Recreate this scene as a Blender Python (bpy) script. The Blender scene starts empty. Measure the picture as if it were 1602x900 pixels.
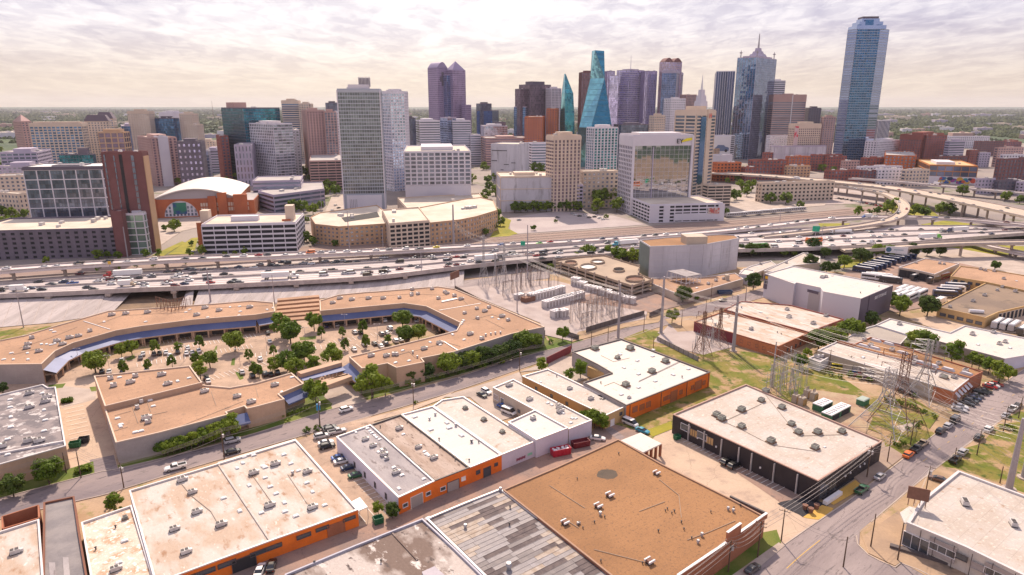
import bpy, bmesh, math, random
from mathutils import Vector, Matrix, noise
random.seed(7)
R = math.radians
S = bpy.context.scene
COL = S.collection
# ---------------------------------------------------------------- camera
CH, CF, CHZ = 100.0, 1050.0, 166.0
CP = math.atan((450 - CHZ) / CF)
sP, cP = math.sin(CP), math.cos(CP)
cam = bpy.data.cameras.new('camera'); camo = bpy.data.objects.new('camera', cam); COL.objects.link(camo)
camo.location = (0, 0, CH); camo.rotation_euler = (math.pi/2 - CP, 0, 0)
cam.sensor_width = 36; cam.lens = 36 * CF / 1602; cam.clip_start = 1; cam.clip_end = 90000
S.camera = camo
S.view_settings.view_transform = 'Standard'; S.view_settings.look = 'None'
HAZE = 2.8e-5
S.view_settings.exposure = 0.40; S.view_settings.gamma = 1
# ---------------------------------------------------------------- sun
SUN_EL, SUN_AZ = R(44), R(-7)          # azimuth from +Y, towards -X when negative
sd = Vector((math.sin(SUN_AZ)*math.cos(SUN_EL), math.cos(SUN_AZ)*math.cos(SUN_EL), math.sin(SUN_EL)))
sun = bpy.data.lights.new('sun', 'SUN'); suno = bpy.data.objects.new('sun', sun); COL.objects.link(suno)
sun.energy = 4.6; sun.angle = R(1.5); sun.color = (1.0, 0.83, 0.66)
suno.rotation_euler = (-sd).to_track_quat('-Z', 'Y').to_euler(); suno.location = (0, 0, 400)
# ---------------------------------------------------------------- world
def build_world():
    w = bpy.data.worlds.new('World'); S.world = w; w.use_nodes = True
    nt = w.node_tree; N = nt.nodes; L = nt.links; N.clear()
    def n(t, **k):
        x = N.new(t)
        for a, b in k.items(): setattr(x, a, b)
        return x
    def mth(op, a, b=None, c=None):
        m = n('ShaderNodeMath', operation=op)
        for i, v in enumerate((a, b, c)):
            if v is None: continue
            if isinstance(v, (int, float)): m.inputs[i].default_value = v
            else: L.new(v, m.inputs[i])
        return m.outputs[0]
    def mix(f, a, b):
        m = n('ShaderNodeMix', data_type='RGBA')
        for s, v in ((0, f), (6, a), (7, b)):
            if isinstance(v, (int, float)): m.inputs[s].default_value = v
            elif isinstance(v, tuple): m.inputs[s].default_value = (*v, 1)
            else: L.new(v, m.inputs[s])
        return m.outputs[2]
    out = n('ShaderNodeOutputWorld'); bg = n('ShaderNodeBackground'); bg.inputs[1].default_value = 0.1
    L.new(bg.outputs[0], out.inputs[0])
    sky = n('ShaderNodeTexSky', sky_type='NISHITA'); sky.sun_disc = False
    sky.sun_elevation = SUN_EL; sky.sun_rotation = SUN_AZ
    sky.air_density = 1.5; sky.dust_density = 4
    tc = n('ShaderNodeTexCoord'); sx = n('ShaderNodeSeparateXYZ'); L.new(tc.outputs['Generated'], sx.inputs[0])
    z = mth('MAXIMUM', sx.outputs[2], 0.0); zz = mth('ADD', z, 0.11)
    cx = mth('DIVIDE', sx.outputs[0], zz); cy = mth('DIVIDE', sx.outputs[1], zz)
    cb = n('ShaderNodeCombineXYZ'); L.new(cx, cb.inputs[0]); L.new(cy, cb.inputs[1])
    mp = n('ShaderNodeMapping'); mp.inputs['Rotation'].default_value = (0, 0, 0.25); mp.inputs['Scale'].default_value = (1.25, 0.8, 1)
    mp.inputs['Location'].default_value = (3.1, 1.7, 0)
    L.new(cb.outputs[0], mp.inputs[0])
    def nz(scale, det, rough=0.5, dist=0.0):
        t = n('ShaderNodeTexNoise'); t.inputs['Scale'].default_value = scale; t.inputs['Detail'].default_value = det
        t.inputs['Roughness'].default_value = rough; t.inputs['Distortion'].default_value = dist
        L.new(mp.outputs[0], t.inputs['Vector']); return t.outputs[0]
    def ramp(f, a, b):
        m = n('ShaderNodeMapRange', interpolation_type='SMOOTHSTEP'); m.inputs[1].default_value = a; m.inputs[2].default_value = b
        L.new(f, m.inputs[0]); return m.outputs[0]
    c1 = ramp(nz(1.5, 7, 0.55, 0.6), 0.40, 0.60)
    c2 = ramp(nz(5.5, 8, 0.62, 0.5), 0.40, 0.62)
    cl = mth('ADD', mth('MULTIPLY', c1, 0.55), mth('MULTIPLY', c2, 0.45))
    # glow round the veiled sun
    vd = n('ShaderNodeVectorMath', operation='DOT_PRODUCT'); L.new(tc.outputs['Generated'], vd.inputs[0])
    gd = Vector((math.sin(R(-9))*math.cos(R(30)), math.cos(R(-9))*math.cos(R(30)), math.sin(R(30))))
    vd.inputs[1].default_value = gd
    glow = mth('POWER', mth('MAXIMUM', vd.outputs[1], 0.0), 9.0)
    low = ramp(z, 0.12, 0.0)
    bright = mix(glow, (7.2, 6.8, 7.5), (12.0, 11.5, 10.9))
    dark = mix(glow, (4.0, 3.75, 5.2), (8.4, 8.0, 8.2))
    cloud = mix(cl, dark, bright)
    hor = mix(glow, (7.7, 6.2, 4.3), (9.2, 7.8, 5.5))
    cloud = mix(mth('MULTIPLY', low, 0.75), cloud, hor)
    full = mix(0.88, sky.outputs[0], cloud)
    # far below the horizon the sky dome simply stays a dull ground tone
    L.new(full, bg.inputs[0])
build_world()
# ---------------------------------------------------------------- pixel -> place
def P(x, y, z=0.0):
    u = (x - 801) / CF; v = (y - 450) / CF
    t = (CH - z) / (sP + v * cP)
    return Vector((u*t, (cP - v*sP)*t, z))
def hgt(bx, by, ty):
    Y = P(bx, by).y; v = (ty - 450) / CF
    return CH - (Y*sP + v*Y*cP) / (cP - v*sP)
def scr(p):
    q = p[2] - CH; z = p[1]*cP - q*sP
    return 801 + CF*p[0]/z, 450 - CF*(q*cP + p[1]*sP)/z
def mpp(x, y, z=0.0):               # metres per pixel there
    return P(x, y, z).y / CF
# ---------------------------------------------------------------- mesh builder
class MB:
    def __init__(s): s.v = []; s.f = []; s.m = []; s.uv = []
    def q(s, pts, m=0, uv=None):
        i = len(s.v); s.v += [tuple(p) for p in pts]; s.f.append(tuple(range(i, i+len(pts)))); s.m.append(m)
        s.uv.append(uv or [(0, 0)]*len(pts))
    def prism(s, poly, z0, z1, m=0, mt=None, bottom=False, top=True):
        n = len(poly); poly = ccw(poly)
        zb = z0 if isinstance(z0, (list, tuple)) else [z0]*n
        lo = [(p[0], p[1], zb[i]) for i, p in enumerate(poly)]; hi = [(p[0], p[1], z1) for p in poly]
        for i in range(n):
            j = (i+1) % n; w = math.hypot(poly[j][0]-poly[i][0], poly[j][1]-poly[i][1])
            s.q([lo[i], lo[j], hi[j], hi[i]], m, [(0, zb[i]), (w, zb[j]), (w, z1), (0, z1)])
        if top: s.q(hi, m if mt is None else mt)
        if bottom: s.q(lo[::-1], m)
    def box(s, c, d, rz=0.0, m=0, mt=None, tap=1.0):
        X, Y, Z = d[0]/2, d[1]/2, d[2]; ca, sa = math.cos(rz), math.sin(rz)
        def T(x, y, z): return (c[0]+x*ca-y*sa, c[1]+x*sa+y*ca, c[2]+z)
        b = [T(-X, -Y, 0), T(X, -Y, 0), T(X, Y, 0), T(-X, Y, 0)]
        t = [T(-X*tap, -Y*tap, Z), T(X*tap, -Y*tap, Z), T(X*tap, Y*tap, Z), T(-X*tap, Y*tap, Z)]
        for i in range(4):
            j = (i+1) % 4; s.q([b[i], b[j], t[j], t[i]], m)
        s.q(t, m if mt is None else mt); s.q(b[::-1], m)
    def beam(s, a, b, r, n=4, m=0, r2=None, caps=False):
        a, b = Vector(a), Vector(b); d = b - a
        if d.length < 1e-6: return
        d.normalize(); up = Vector((0, 0, 1)) if abs(d.z) < 0.95 else Vector((1, 0, 0))
        x = d.cross(up).normalized(); y = d.cross(x).normalized(); r2 = r if r2 is None else r2
        A = [a + (x*math.cos(t) + y*math.sin(t))*r for t in [2*math.pi*(k+.5)/n for k in range(n)]]
        B = [b + (x*math.cos(t) + y*math.sin(t))*r2 for t in [2*math.pi*(k+.5)/n for k in range(n)]]
        for k in range(n):
            j = (k+1) % n; s.q([A[j], A[k], B[k], B[j]], m)
        if caps: s.q(B[::-1], m); s.q(A, m)
    def build(s, name, mats, parent=None, org=None, kind=None, smooth=False):
        me = bpy.data.meshes.new(name)
        o3 = org or (parent.location if parent is not None else Vector((0, 0, 0)))
        me.from_pydata([(x-o3[0], y-o3[1], z-o3[2]) for x, y, z in s.v], [], s.f)
        if not isinstance(mats, (list, tuple)): mats = [mats]
        for m in mats: me.materials.append(m)
        if len(mats) > 1: me.polygons.foreach_set('material_index', s.m)
        ul = me.uv_layers.new(name='UVMap'); flat = []
        for u in s.uv:
            for a in u: flat += [a[0], a[1]]
        ul.data.foreach_set('uv', flat)
        if smooth: me.polygons.foreach_set('use_smooth', [True]*len(me.polygons))
        me.update()
        o = bpy.data.objects.new(name, me); COL.objects.link(o)
        if parent is not None: o.parent = parent
        elif org is not None: o.location = org
        if kind: o['kind'] = kind
        return o
def ccw(poly):
    a = sum(poly[i][0]*poly[(i+1) % len(poly)][1] - poly[(i+1) % len(poly)][0]*poly[i][1] for i in range(len(poly)))
    return list(poly) if a > 0 else list(poly)[::-1]
def inset(poly, d):
    poly = ccw(poly); n = len(poly); out = []
    for i in range(n):
        a, b, c = Vector(poly[i-1][:2]), Vector(poly[i][:2]), Vector(poly[(i+1) % n][:2])
        e1 = (b-a).normalized(); e2 = (c-b).normalized()
        n1 = Vector((-e1.y, e1.x)); n2 = Vector((-e2.y, e2.x))
        k = 1 + n1.dot(n2); out.append(b + (n1+n2)*(d/max(k, .2)))
    return out
def thing(name, label, cat, loc=(0, 0, 0), rz=0, group=None):
    o = bpy.data.objects.new(name, None); COL.objects.link(o); o.location = loc; o.rotation_euler = (0, 0, rz)
    o.empty_display_size = 0.1
    return tag(o, label, cat, group)
def tag(o, label, cat, group=None):
    o['label'] = label; o['category'] = cat
    if group: o['group'] = group
    return o
def copy_tree(o, parent=None):
    c = o.copy(); COL.objects.link(c); c.parent = parent
    for ch in o.children: copy_tree(ch, c)
    return c
def move_tree(r, loc, rz, sc=1.0):
    r.location = loc; r.rotation_euler = (0, 0, rz); r.scale = (sc,)*3 if isinstance(sc, (int, float)) else sc
    return r
ORD = ['', 'leftmost', 'second', 'third', 'fourth', 'fifth', 'sixth', 'seventh', 'eighth', 'ninth', 'tenth', 'eleventh', 'twelfth',
       'thirteenth', 'fourteenth', 'fifteenth', 'sixteenth', 'seventeenth', 'eighteenth', 'nineteenth', 'twentieth']
for _t in ('twenty', 'thirty', 'forty', 'fifty', 'sixty', 'seventy'):
    if _t != 'twenty': ORD.append({'thirty': 'thirtieth', 'forty': 'fortieth', 'fifty': 'fiftieth', 'sixty': 'sixtieth', 'seventy': 'seventieth'}[_t])
    ORD += [_t + '-' + q for q in ('first', 'second', 'third', 'fourth', 'fifth', 'sixth', 'seventh', 'eighth', 'ninth')]
POOL = []      # (object, description, place) : labels given at the end, in order from the left
def pool(o, desc, place, cat, group): o['category'] = cat; o['group'] = group; POOL.append((o, desc, place))
def label_pool():
    d = {}
    bpy.context.view_layer.update()
    for o, a, b in POOL: d.setdefault((a, b), []).append(o)
    for (a, b), l in d.items():
        l.sort(key=lambda o: scr(o.matrix_world.translation)[0])
        for i, o in enumerate(l):
            if len(l) == 1: o['label'] = f'{a} {b}'
            elif i == 0: o['label'] = f'leftmost {a} {b}'
            elif i == len(l)-1: o['label'] = f'rightmost {a} {b}'
            else: o['label'] = f'{a} {b}, {ORD[i+1]} from left'
# ---------------------------------------------------------------- materials
MATS = {}
def mat(name, base=(.5, .5, .5), c2=None, s2=.05, t2=(.4, .6), c3=None, s3=.6, t3=(.6, .66), rough=.8, metal=0.0, fine=.12, sf=1.5,
        bump=0.0, sb=3.0, wave=None, brick=None, objc=False, crack=None, spec=.4, coord='pos', stretch=None, rot=0.0, det=5, coat=0.0, emis=None, c4=None, s4=3.0, t4=(.6, .64)):
    if name in MATS: return MATS[name]
    m = bpy.data.materials.new(name); m.use_nodes = True; MATS[name] = m
    nt = m.node_tree; N = nt.nodes; L = nt.links; b = N['Principled BSDF']
    b.inputs['Roughness'].default_value = rough; b.inputs['Metallic'].default_value = metal
    b.inputs['Specular IOR Level'].default_value = spec; b.inputs['Coat Weight'].default_value = coat
    if coord == 'pos': src = N.new('ShaderNodeNewGeometry').outputs['Position']
    elif coord == 'uv': src = N.new('ShaderNodeTexCoord').outputs['UV']
    else: src = N.new('ShaderNodeTexCoord').outputs['Object']
    mpn = N.new('ShaderNodeMapping'); mpn.vector_type = 'TEXTURE'; mpn.inputs['Rotation'].default_value = (0, 0, rot); L.new(src, mpn.inputs[0])
    if stretch: mpn.inputs['Scale'].default_value = stretch
    src0 = mpn.outputs[0]
    def nz(scale, d=det, r=.55):
        t = N.new('ShaderNodeTexNoise'); t.inputs['Scale'].default_value = scale; t.inputs['Detail'].default_value = d
        t.inputs['Roughness'].default_value = r; L.new(src0, t.inputs['Vector']); return t.outputs[0]
    def rng(f, a, c, x=0.0, y=1.0):
        r = N.new('ShaderNodeMapRange'); r.inputs[1].default_value = a; r.inputs[2].default_value = c
        r.inputs[3].default_value = x; r.inputs[4].default_value = y; L.new(f, r.inputs[0]); return r.outputs[0]
    def mix(f, a, c, bt='MIX'):
        x = N.new('ShaderNodeMix'); x.data_type = 'RGBA'; x.blend_type = bt
        for s, v in ((0, f), (6, a), (7, c)):
            if isinstance(v, (int, float)): x.inputs[s].default_value = v
            elif isinstance(v, tuple): x.inputs[s].default_value = (*v, 1)
            else: L.new(v, x.inputs[s])
        return x.outputs[2]
    col = (*base,)
    if objc:
        oi = N.new('ShaderNodeObjectInfo'); col = oi.outputs['Color']
    if c2: col = mix(rng(nz(s2), *t2), col, c2)
    if c3: col = mix(rng(nz(s3, 7, .65), *t3), col, c3)
    if c4: col = mix(rng(nz(s4, 6, .6), *t4), col, c4)
    if crack:
        vo = N.new('ShaderNodeTexVoronoi'); vo.feature = 'DISTANCE_TO_EDGE'; vo.inputs['Scale'].default_value = crack[0]
        wb = N.new('ShaderNodeMix'); wb.data_type = 'VECTOR'; wb.inputs[0].default_value = .5; tn = N.new('ShaderNodeTexNoise'); tn.inputs['Scale'].default_value = .4; tn.inputs['Detail'].default_value = 4
        L.new(src0, tn.inputs['Vector']); sc_ = N.new('ShaderNodeVectorMath'); sc_.operation = 'SCALE'; sc_.inputs[3].default_value = crack[2]; L.new(tn.outputs['Color'], sc_.inputs[0])
        av = N.new('ShaderNodeVectorMath'); L.new(src0, av.inputs[0]); L.new(sc_.outputs[0], av.inputs[1]); L.new(av.outputs[0], vo.inputs['Vector'])
        col = mix(rng(vo.outputs[0], crack[1], crack[1]*.4, 0, crack[3]), col, tuple(c*.45 for c in base))
    if brick:
        bt = N.new('ShaderNodeTexBrick'); bt.inputs['Scale'].default_value = 1.0
        bt.inputs['Brick Width'].default_value = brick[0]; bt.inputs['Row Height'].default_value = brick[1]; bt.inputs['Mortar Size'].default_value = brick[2]
        bt.inputs['Color1'].default_value = (1, 1, 1, 1); bt.inputs['Color2'].default_value = (brick[3],)*3 + (1,); bt.inputs['Mortar'].default_value = (brick[4],)*3 + (1,)
        L.new(src0, bt.inputs['Vector']); col = mix(1.0, col, bt.outputs[0], 'MULTIPLY')
    if fine:
        f = rng(nz(sf, 8, .7), .25, .75, 1-fine, 1+fine)
        cc = N.new('ShaderNodeCombineColor')
        for i in range(3): L.new(f, cc.inputs[i])
        col = mix(1.0, col, cc.outputs[0], 'MULTIPLY')
    if isinstance(col, tuple): b.inputs['Base Color'].default_value = (*col, 1)
    else: L.new(col, b.inputs['Base Color'])
    if bump:
        bp = N.new('ShaderNodeBump'); bp.inputs['Strength'].default_value = bump; bp.inputs['Distance'].default_value = .2
        L.new(nz(sb, 6, .6), bp.inputs['Height']); L.new(bp.outputs[0], b.inputs['Normal'])
    if wave:
        wv = N.new('ShaderNodeTexWave'); wv.bands_direction = wave[1]; wv.inputs['Scale'].default_value = wave[0]
        L.new(src0, wv.inputs['Vector']); bp = N.new('ShaderNodeBump'); bp.inputs['Strength'].default_value = wave[2]; bp.inputs['Distance'].default_value = .1
        L.new(wv.outputs[1], bp.inputs['Height']); L.new(bp.outputs[0], b.inputs['Normal'])
    if emis: b.inputs['Emission Color'].default_value = (*emis[0], 1); b.inputs['Emission Strength'].default_value = emis[1]
    return m
def glass(name, tint, metal=.75, rough=.1, var=.35, dark=None, jit=.03, cell=(1, 1)):
    """reflective window glass; every pane (a unit of UV) differs a little in tint, blinds and tilt"""
    if name in MATS: return MATS[name]
    m = bpy.data.materials.new(name); m.use_nodes = True; MATS[name] = m
    nt = m.node_tree; N = nt.nodes; L = nt.links; b = N['Principled BSDF']
    b.inputs['Roughness'].default_value = rough; b.inputs['Metallic'].default_value = metal
    uv = N.new('ShaderNodeTexCoord'); fl = N.new('ShaderNodeVectorMath'); fl.operation = 'FLOOR'
    mu = N.new('ShaderNodeVectorMath'); mu.operation = 'MULTIPLY'; mu.inputs[1].default_value = (cell[0], cell[1], 1)
    L.new(uv.outputs['UV'], mu.inputs[0]); L.new(mu.outputs[0], fl.inputs[0])
    wn = N.new('ShaderNodeTexWhiteNoise'); wn.noise_dimensions = '3D'; L.new(fl.outputs[0], wn.inputs['Vector'])
    mr = N.new('ShaderNodeMapRange'); mr.inputs[3].default_value = 1-var; mr.inputs[4].default_value = 1+var; L.new(wn.outputs[0], mr.inputs[0])
    hs = N.new('ShaderNodeMix'); hs.data_type = 'RGBA'; hs.blend_type = 'MULTIPLY'; hs.inputs[0].default_value = 1
    hs.inputs[6].default_value = (*tint, 1); cc = N.new('ShaderNodeCombineColor')
    for i in range(3): L.new(mr.outputs[0], cc.inputs[i])
    L.new(cc.outputs[0], hs.inputs[7]); L.new(hs.outputs[2], b.inputs['Base Color'])
    # small tilt per pane
    g = N.new('ShaderNodeNewGeometry'); sb = N.new('ShaderNodeVectorMath'); sb.operation = 'SUBTRACT'; sb.inputs[1].default_value = (.5, .5, .5)
    L.new(wn.outputs['Color'], sb.inputs[0]); sc = N.new('ShaderNodeVectorMath'); sc.operation = 'SCALE'; sc.inputs[3].default_value = jit
    L.new(sb.outputs[0], sc.inputs[0]); ad = N.new('ShaderNodeVectorMath'); L.new(g.outputs['Normal'], ad.inputs[0]); L.new(sc.outputs[0], ad.inputs[1])
    nn = N.new('ShaderNodeVectorMath'); nn.operation = 'NORMALIZE'; L.new(ad.outputs[0], nn.inputs[0]); L.new(nn.outputs[0], b.inputs['Normal'])
    return m
GR = R(36.8)                                  # street grid of the near blocks
# roofs
M_CREAM = mat('roof_membrane_cream', (.49, .44, .41), c2=(.44, .37, .32), s2=.12, c3=(.33, .20, .12), s3=.35, t3=(.60, .72), rough=.75, fine=.10, sf=2, brick=(18, 3.2, .07, .96, .84), c4=(.60, .54, .48), s4=1.2, t4=(.55, .68), rot=GR)
M_CREAMS = mat('roof_membrane_stained', (.51, .46, .42), c2=(.44, .33, .255), s2=.2, t2=(.42, .6), c3=(.30, .17, .10), s3=.5, t3=(.56, .68), c4=(.64, .59, .54), s4=.9, t4=(.6, .7), rough=.8, fine=.12, sf=2, stretch=(1, 2.2, 1), rot=GR)
M_WHITE = mat('roof_membrane_white', (.54, .505, .49), c2=(.62, .55, .49), s2=.1, c3=(.45, .33, .25), s3=.25, t3=(.64, .74), rough=.7, fine=.09, sf=2, brick=(18, 3.2, .06, .96, .86), c4=(.42, .34, .28), s4=.5, t4=(.62, .74), rot=GR)
M_BROWN = mat('roof_gravel_brown', (.33, .172, .080), c2=(.27, .14, .066), s2=.06, c3=(.17, .10, .06), s3=.4, t3=(.64, .7), rough=.95, fine=.22, sf=4, bump=.2, sb=6, c4=(.19, .105, .06), s4=1.6, t4=(.55, .66), brick=(12, 2.6, .05, .97, .86), rot=GR)
M_TAN = mat('roof_gravel_tan', (.44, .265, .17), c2=(.35, .21, .135), s2=.05, c3=(.22, .15, .11), s3=.25, t3=(.62, .74), rough=.95, fine=.18, sf=3, bump=.2, sb=6, brick=(9, 3.0, .07, .95, .84), c4=(.30, .19, .13), s4=.9, t4=(.56, .66), rot=GR)
M_GREYR = mat('roof_bitumen_grey', (.29, .26, .27), c2=(.38, .34, .34), s2=.2, c3=(.17, .14, .14), s3=.5, t3=(.55, .65), rough=.9, fine=.15, sf=3, stretch=(1, 3, 1), rot=GR)
M_PATCHR = mat('roof_bitumen_patchy', (.16, .14, .15), c2=(.26, .22, .22), s2=.25, t2=(.45, .55), c3=(.52, .48, .47), s3=.22, t3=(.56, .60), rough=.9, fine=.2, sf=3)
M_DIRTYR = mat('roof_weathered', (.46, .40, .37), c2=(.17, .12, .10), s2=.10, t2=(.46, .56), c3=(.60, .55, .52), s3=.35, t3=(.58, .64), c4=(.10, .075, .07), s4=.5, t4=(.60, .66), rough=.9, fine=.22, sf=2.2, stretch=(1, 1.8, 1), rot=GR)
M_SHINGLE = mat('roof_streaked', (.43, .34, .29), c2=(.34, .25, .20), s2=.25, c3=(.16, .11, .09), s3=.9, t3=(.56, .64), rough=.95, fine=.2, sf=2.5, stretch=(1, 3.5, 1), rot=GR)
# walls and ground
M_ORANGE = mat('brick_painted_orange', (.80, .19, .022), c2=(.68, .15, .02), s2=.15, c3=(.45, .11, .04), s3=.5, t3=(.64, .75), rough=.85, fine=.1, sf=2)
M_BRICK = mat('brick_wall', (.38, .145, .08), c2=(.31, .12, .065), s2=.2, rough=.9, fine=.18, sf=3)
M_REDB = mat('brick_red', (.31, .10, .08), c2=(.25, .085, .068), s2=.1, rough=.9, fine=.12, sf=2)
M_DKRED = mat('wall_dark_red', (.22, .03, .04), c2=(.17, .03, .04), s2=.15, rough=.7, fine=.12)
M_WWALL = mat('wall_white_paint', (.66, .61, .66), c2=(.58, .53, .58), s2=.1, rough=.7, fine=.06)
M_TANW = mat('wall_tan_brick', (.52, .345, .24), c2=(.45, .30, .21), s2=.1, rough=.9, fine=.1)
M_GREYW = mat('wall_grey_block', (.38, .33, .32), c2=(.32, .28, .27), s2=.12, rough=.9, fine=.1)
M_BEIGE = mat('wall_beige', (.50, .42, .34), c2=(.44, .36, .29), s2=.1, rough=.85, fine=.1)
M_YELB = mat('wall_yellow_brick', (.56, .37, .17), c2=(.48, .31, .14), s2=.1, rough=.85, fine=.1)
M_BLACKW = mat('wall_black_paint', (.022, .018, .024), c2=(.035, .028, .032), s2=.2, rough=.6, fine=.15)
M_COPING = mat('coping_metal', (.62, .58, .58), rough=.5, metal=.2, fine=.08)
M_COPDK = mat('coping_dark', (.10, .08, .08), rough=.6, fine=.08)
M_ASPH = mat('asphalt', (.19, .155, .165), c2=(.265, .21, .205), s2=.10, stretch=(4, 1, 1), rot=R(40), c4=(.12, .10, .105), s4=.9, t4=(.60, .66), crack=(.045, .006, 8, .7), c3=(.14, .115, .12), s3=.3, t3=(.6, .72), rough=.92, fine=.12, sf=3)
M_ASPHD = mat('asphalt_dark', (.12, .10, .11), c2=(.16, .13, .135), s2=.08, rough=.92, fine=.15, sf=3)
M_ROADC = mat('road_concrete', (.30, .245, .24), c2=(.235, .19, .19), s2=.12, stretch=(5, 1, 1), rot=R(42), c4=(.17, .14, .14), s4=1.1, t4=(.60, .66), crack=(.05, .006, 6, .6), c3=(.20, .165, .165), s3=.4, t3=(.6, .72), rough=.9, fine=.1, sf=2.5)
M_CONC = mat('concrete', (.45, .37, .32), c2=(.37, .30, .26), s2=.12, c3=(.27, .21, .18), s3=.4, t3=(.62, .74), rough=.9, fine=.12, sf=2.5)
M_DECK = mat('freeway_concrete', (.62, .54, .53), c2=(.52, .45, .445), s2=.05, rough=.9, fine=.08, sf=2, stretch=(5, 1, 1), rot=R(10))
M_DECKW = mat('freeway_concrete_pale', (.52, .42, .34), c2=(.46, .37, .30), s2=.05, rough=.9, fine=.08, sf=2)
M_BARR = mat('barrier_concrete', (.50, .43, .40), c2=(.40, .34, .32), s2=.3, rough=.9, fine=.12)
M_LOT = mat('parking_lot_worn', (.46, .325, .24), c2=(.35, .25, .19), s2=.13, c4=(.25, .17, .13), s4=.5, t4=(.58, .68), crack=(.08, .007, 3, .45), c3=(.20, .14, .11), s3=.2, t3=(.6, .75), rough=.95, fine=.12, sf=2.5)
M_ALLEY = mat('alley_asphalt', (.32, .205, .16), c2=(.23, .165, .145), s2=.1, c3=(.17, .13, .12), s3=.3, t3=(.58, .68), crack=(.09, .008, 4, .5), rough=.95, fine=.14, sf=2.5)
M_APRON = mat('concrete_apron', (.50, .375, .28), c2=(.45, .33, .25), s2=.1, c3=(.34, .25, .20), s3=.2, t3=(.56, .68), crack=(.07, .006, 2, .45), rough=.9, fine=.1)
M_DIRT = mat('dirt_ground', (.42, .29, .19), c2=(.32, .22, .13), s2=.08, c3=(.19, .19, .05), s3=.15, t3=(.56, .68), rough=.98, fine=.16, sf=2)
M_GRASS = mat('grass_lawn', (.12, .14, .012), c2=(.20, .165, .035), s2=.10, t2=(.42, .58), c3=(.36, .235, .13), s3=.13, t3=(.50, .60), c4=(.06, .095, .010), s4=.3, t4=(.56, .66), rough=.98, fine=.25, sf=3)
M_GRASSG = mat('grass_green', (.075, .125, .012), c2=(.15, .17, .035), s2=.12, rough=.98, fine=.25, sf=4)
M_GRASSY = mat('grass_yellow', (.30, .26, .03), c2=(.20, .20, .025), s2=.1, rough=.98, fine=.2, sf=3)
M_GRAVEL = mat('gravel_yard', (.43, .36, .34), c2=(.37, .30, .28), s2=.1, rough=.98, fine=.16, sf=4)
M_RAIL = mat('rail_ballast', (.30, .215, .18), c2=(.24, .17, .15), s2=.12, rough=.98, fine=.2, sf=1, stretch=(8, 1, 1), rot=R(12))
M_PAINTW = mat('paint_line_white', (.74, .70, .66), rough=.8, fine=.1, c3=(.45, .38, .32), s3=1.2, t3=(.56, .66))
M_PAINTY = mat('paint_line_yellow', (.62, .38, .06), rough=.8, fine=.1)
M_METAL = mat('metal_galvanised', (.42, .41, .43), rough=.5, metal=.4, fine=.1)
M_UNIT = mat('rooftop_unit_metal', (.62, .59, .58), c2=(.48, .45, .45), s2=.5, rough=.55, metal=.2, fine=.1)
M_UNITD = mat('vent_dark', (.08, .07, .07), rough=.7)
M_SKYL = mat('skylight_plastic', (.80, .78, .76), rough=.4, fine=.03)
M_BLUEM = mat('metal_roof_blue', (.075, .10, .22), c2=(.10, .125, .26), s2=.1, rough=.55, metal=.1, fine=.06)
M_WOOD = mat('pole_wood', (.12, .075, .05), rough=.95, fine=.2, sf=4)
M_STEEL = mat('pole_steel_grey', (.36, .33, .36), rough=.6, metal=.3, fine=.06)
M_RUST = mat('steel_rusty', (.20, .10, .07), rough=.85, fine=.2)
M_DARK = mat('dark_opening', (.035, .032, .036), rough=.9, fine=.1)
M_DOOR = mat('roller_door', (.34, .30, .29), rough=.7, fine=.08)
M_TRIMW = mat('trim_white', (.72, .69, .70), rough=.6, fine=.05)
M_WINDK = glass('window_glass_dark', (.10, .11, .13), metal=.35, rough=.15, var=.4, cell=(.5, .5))
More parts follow.
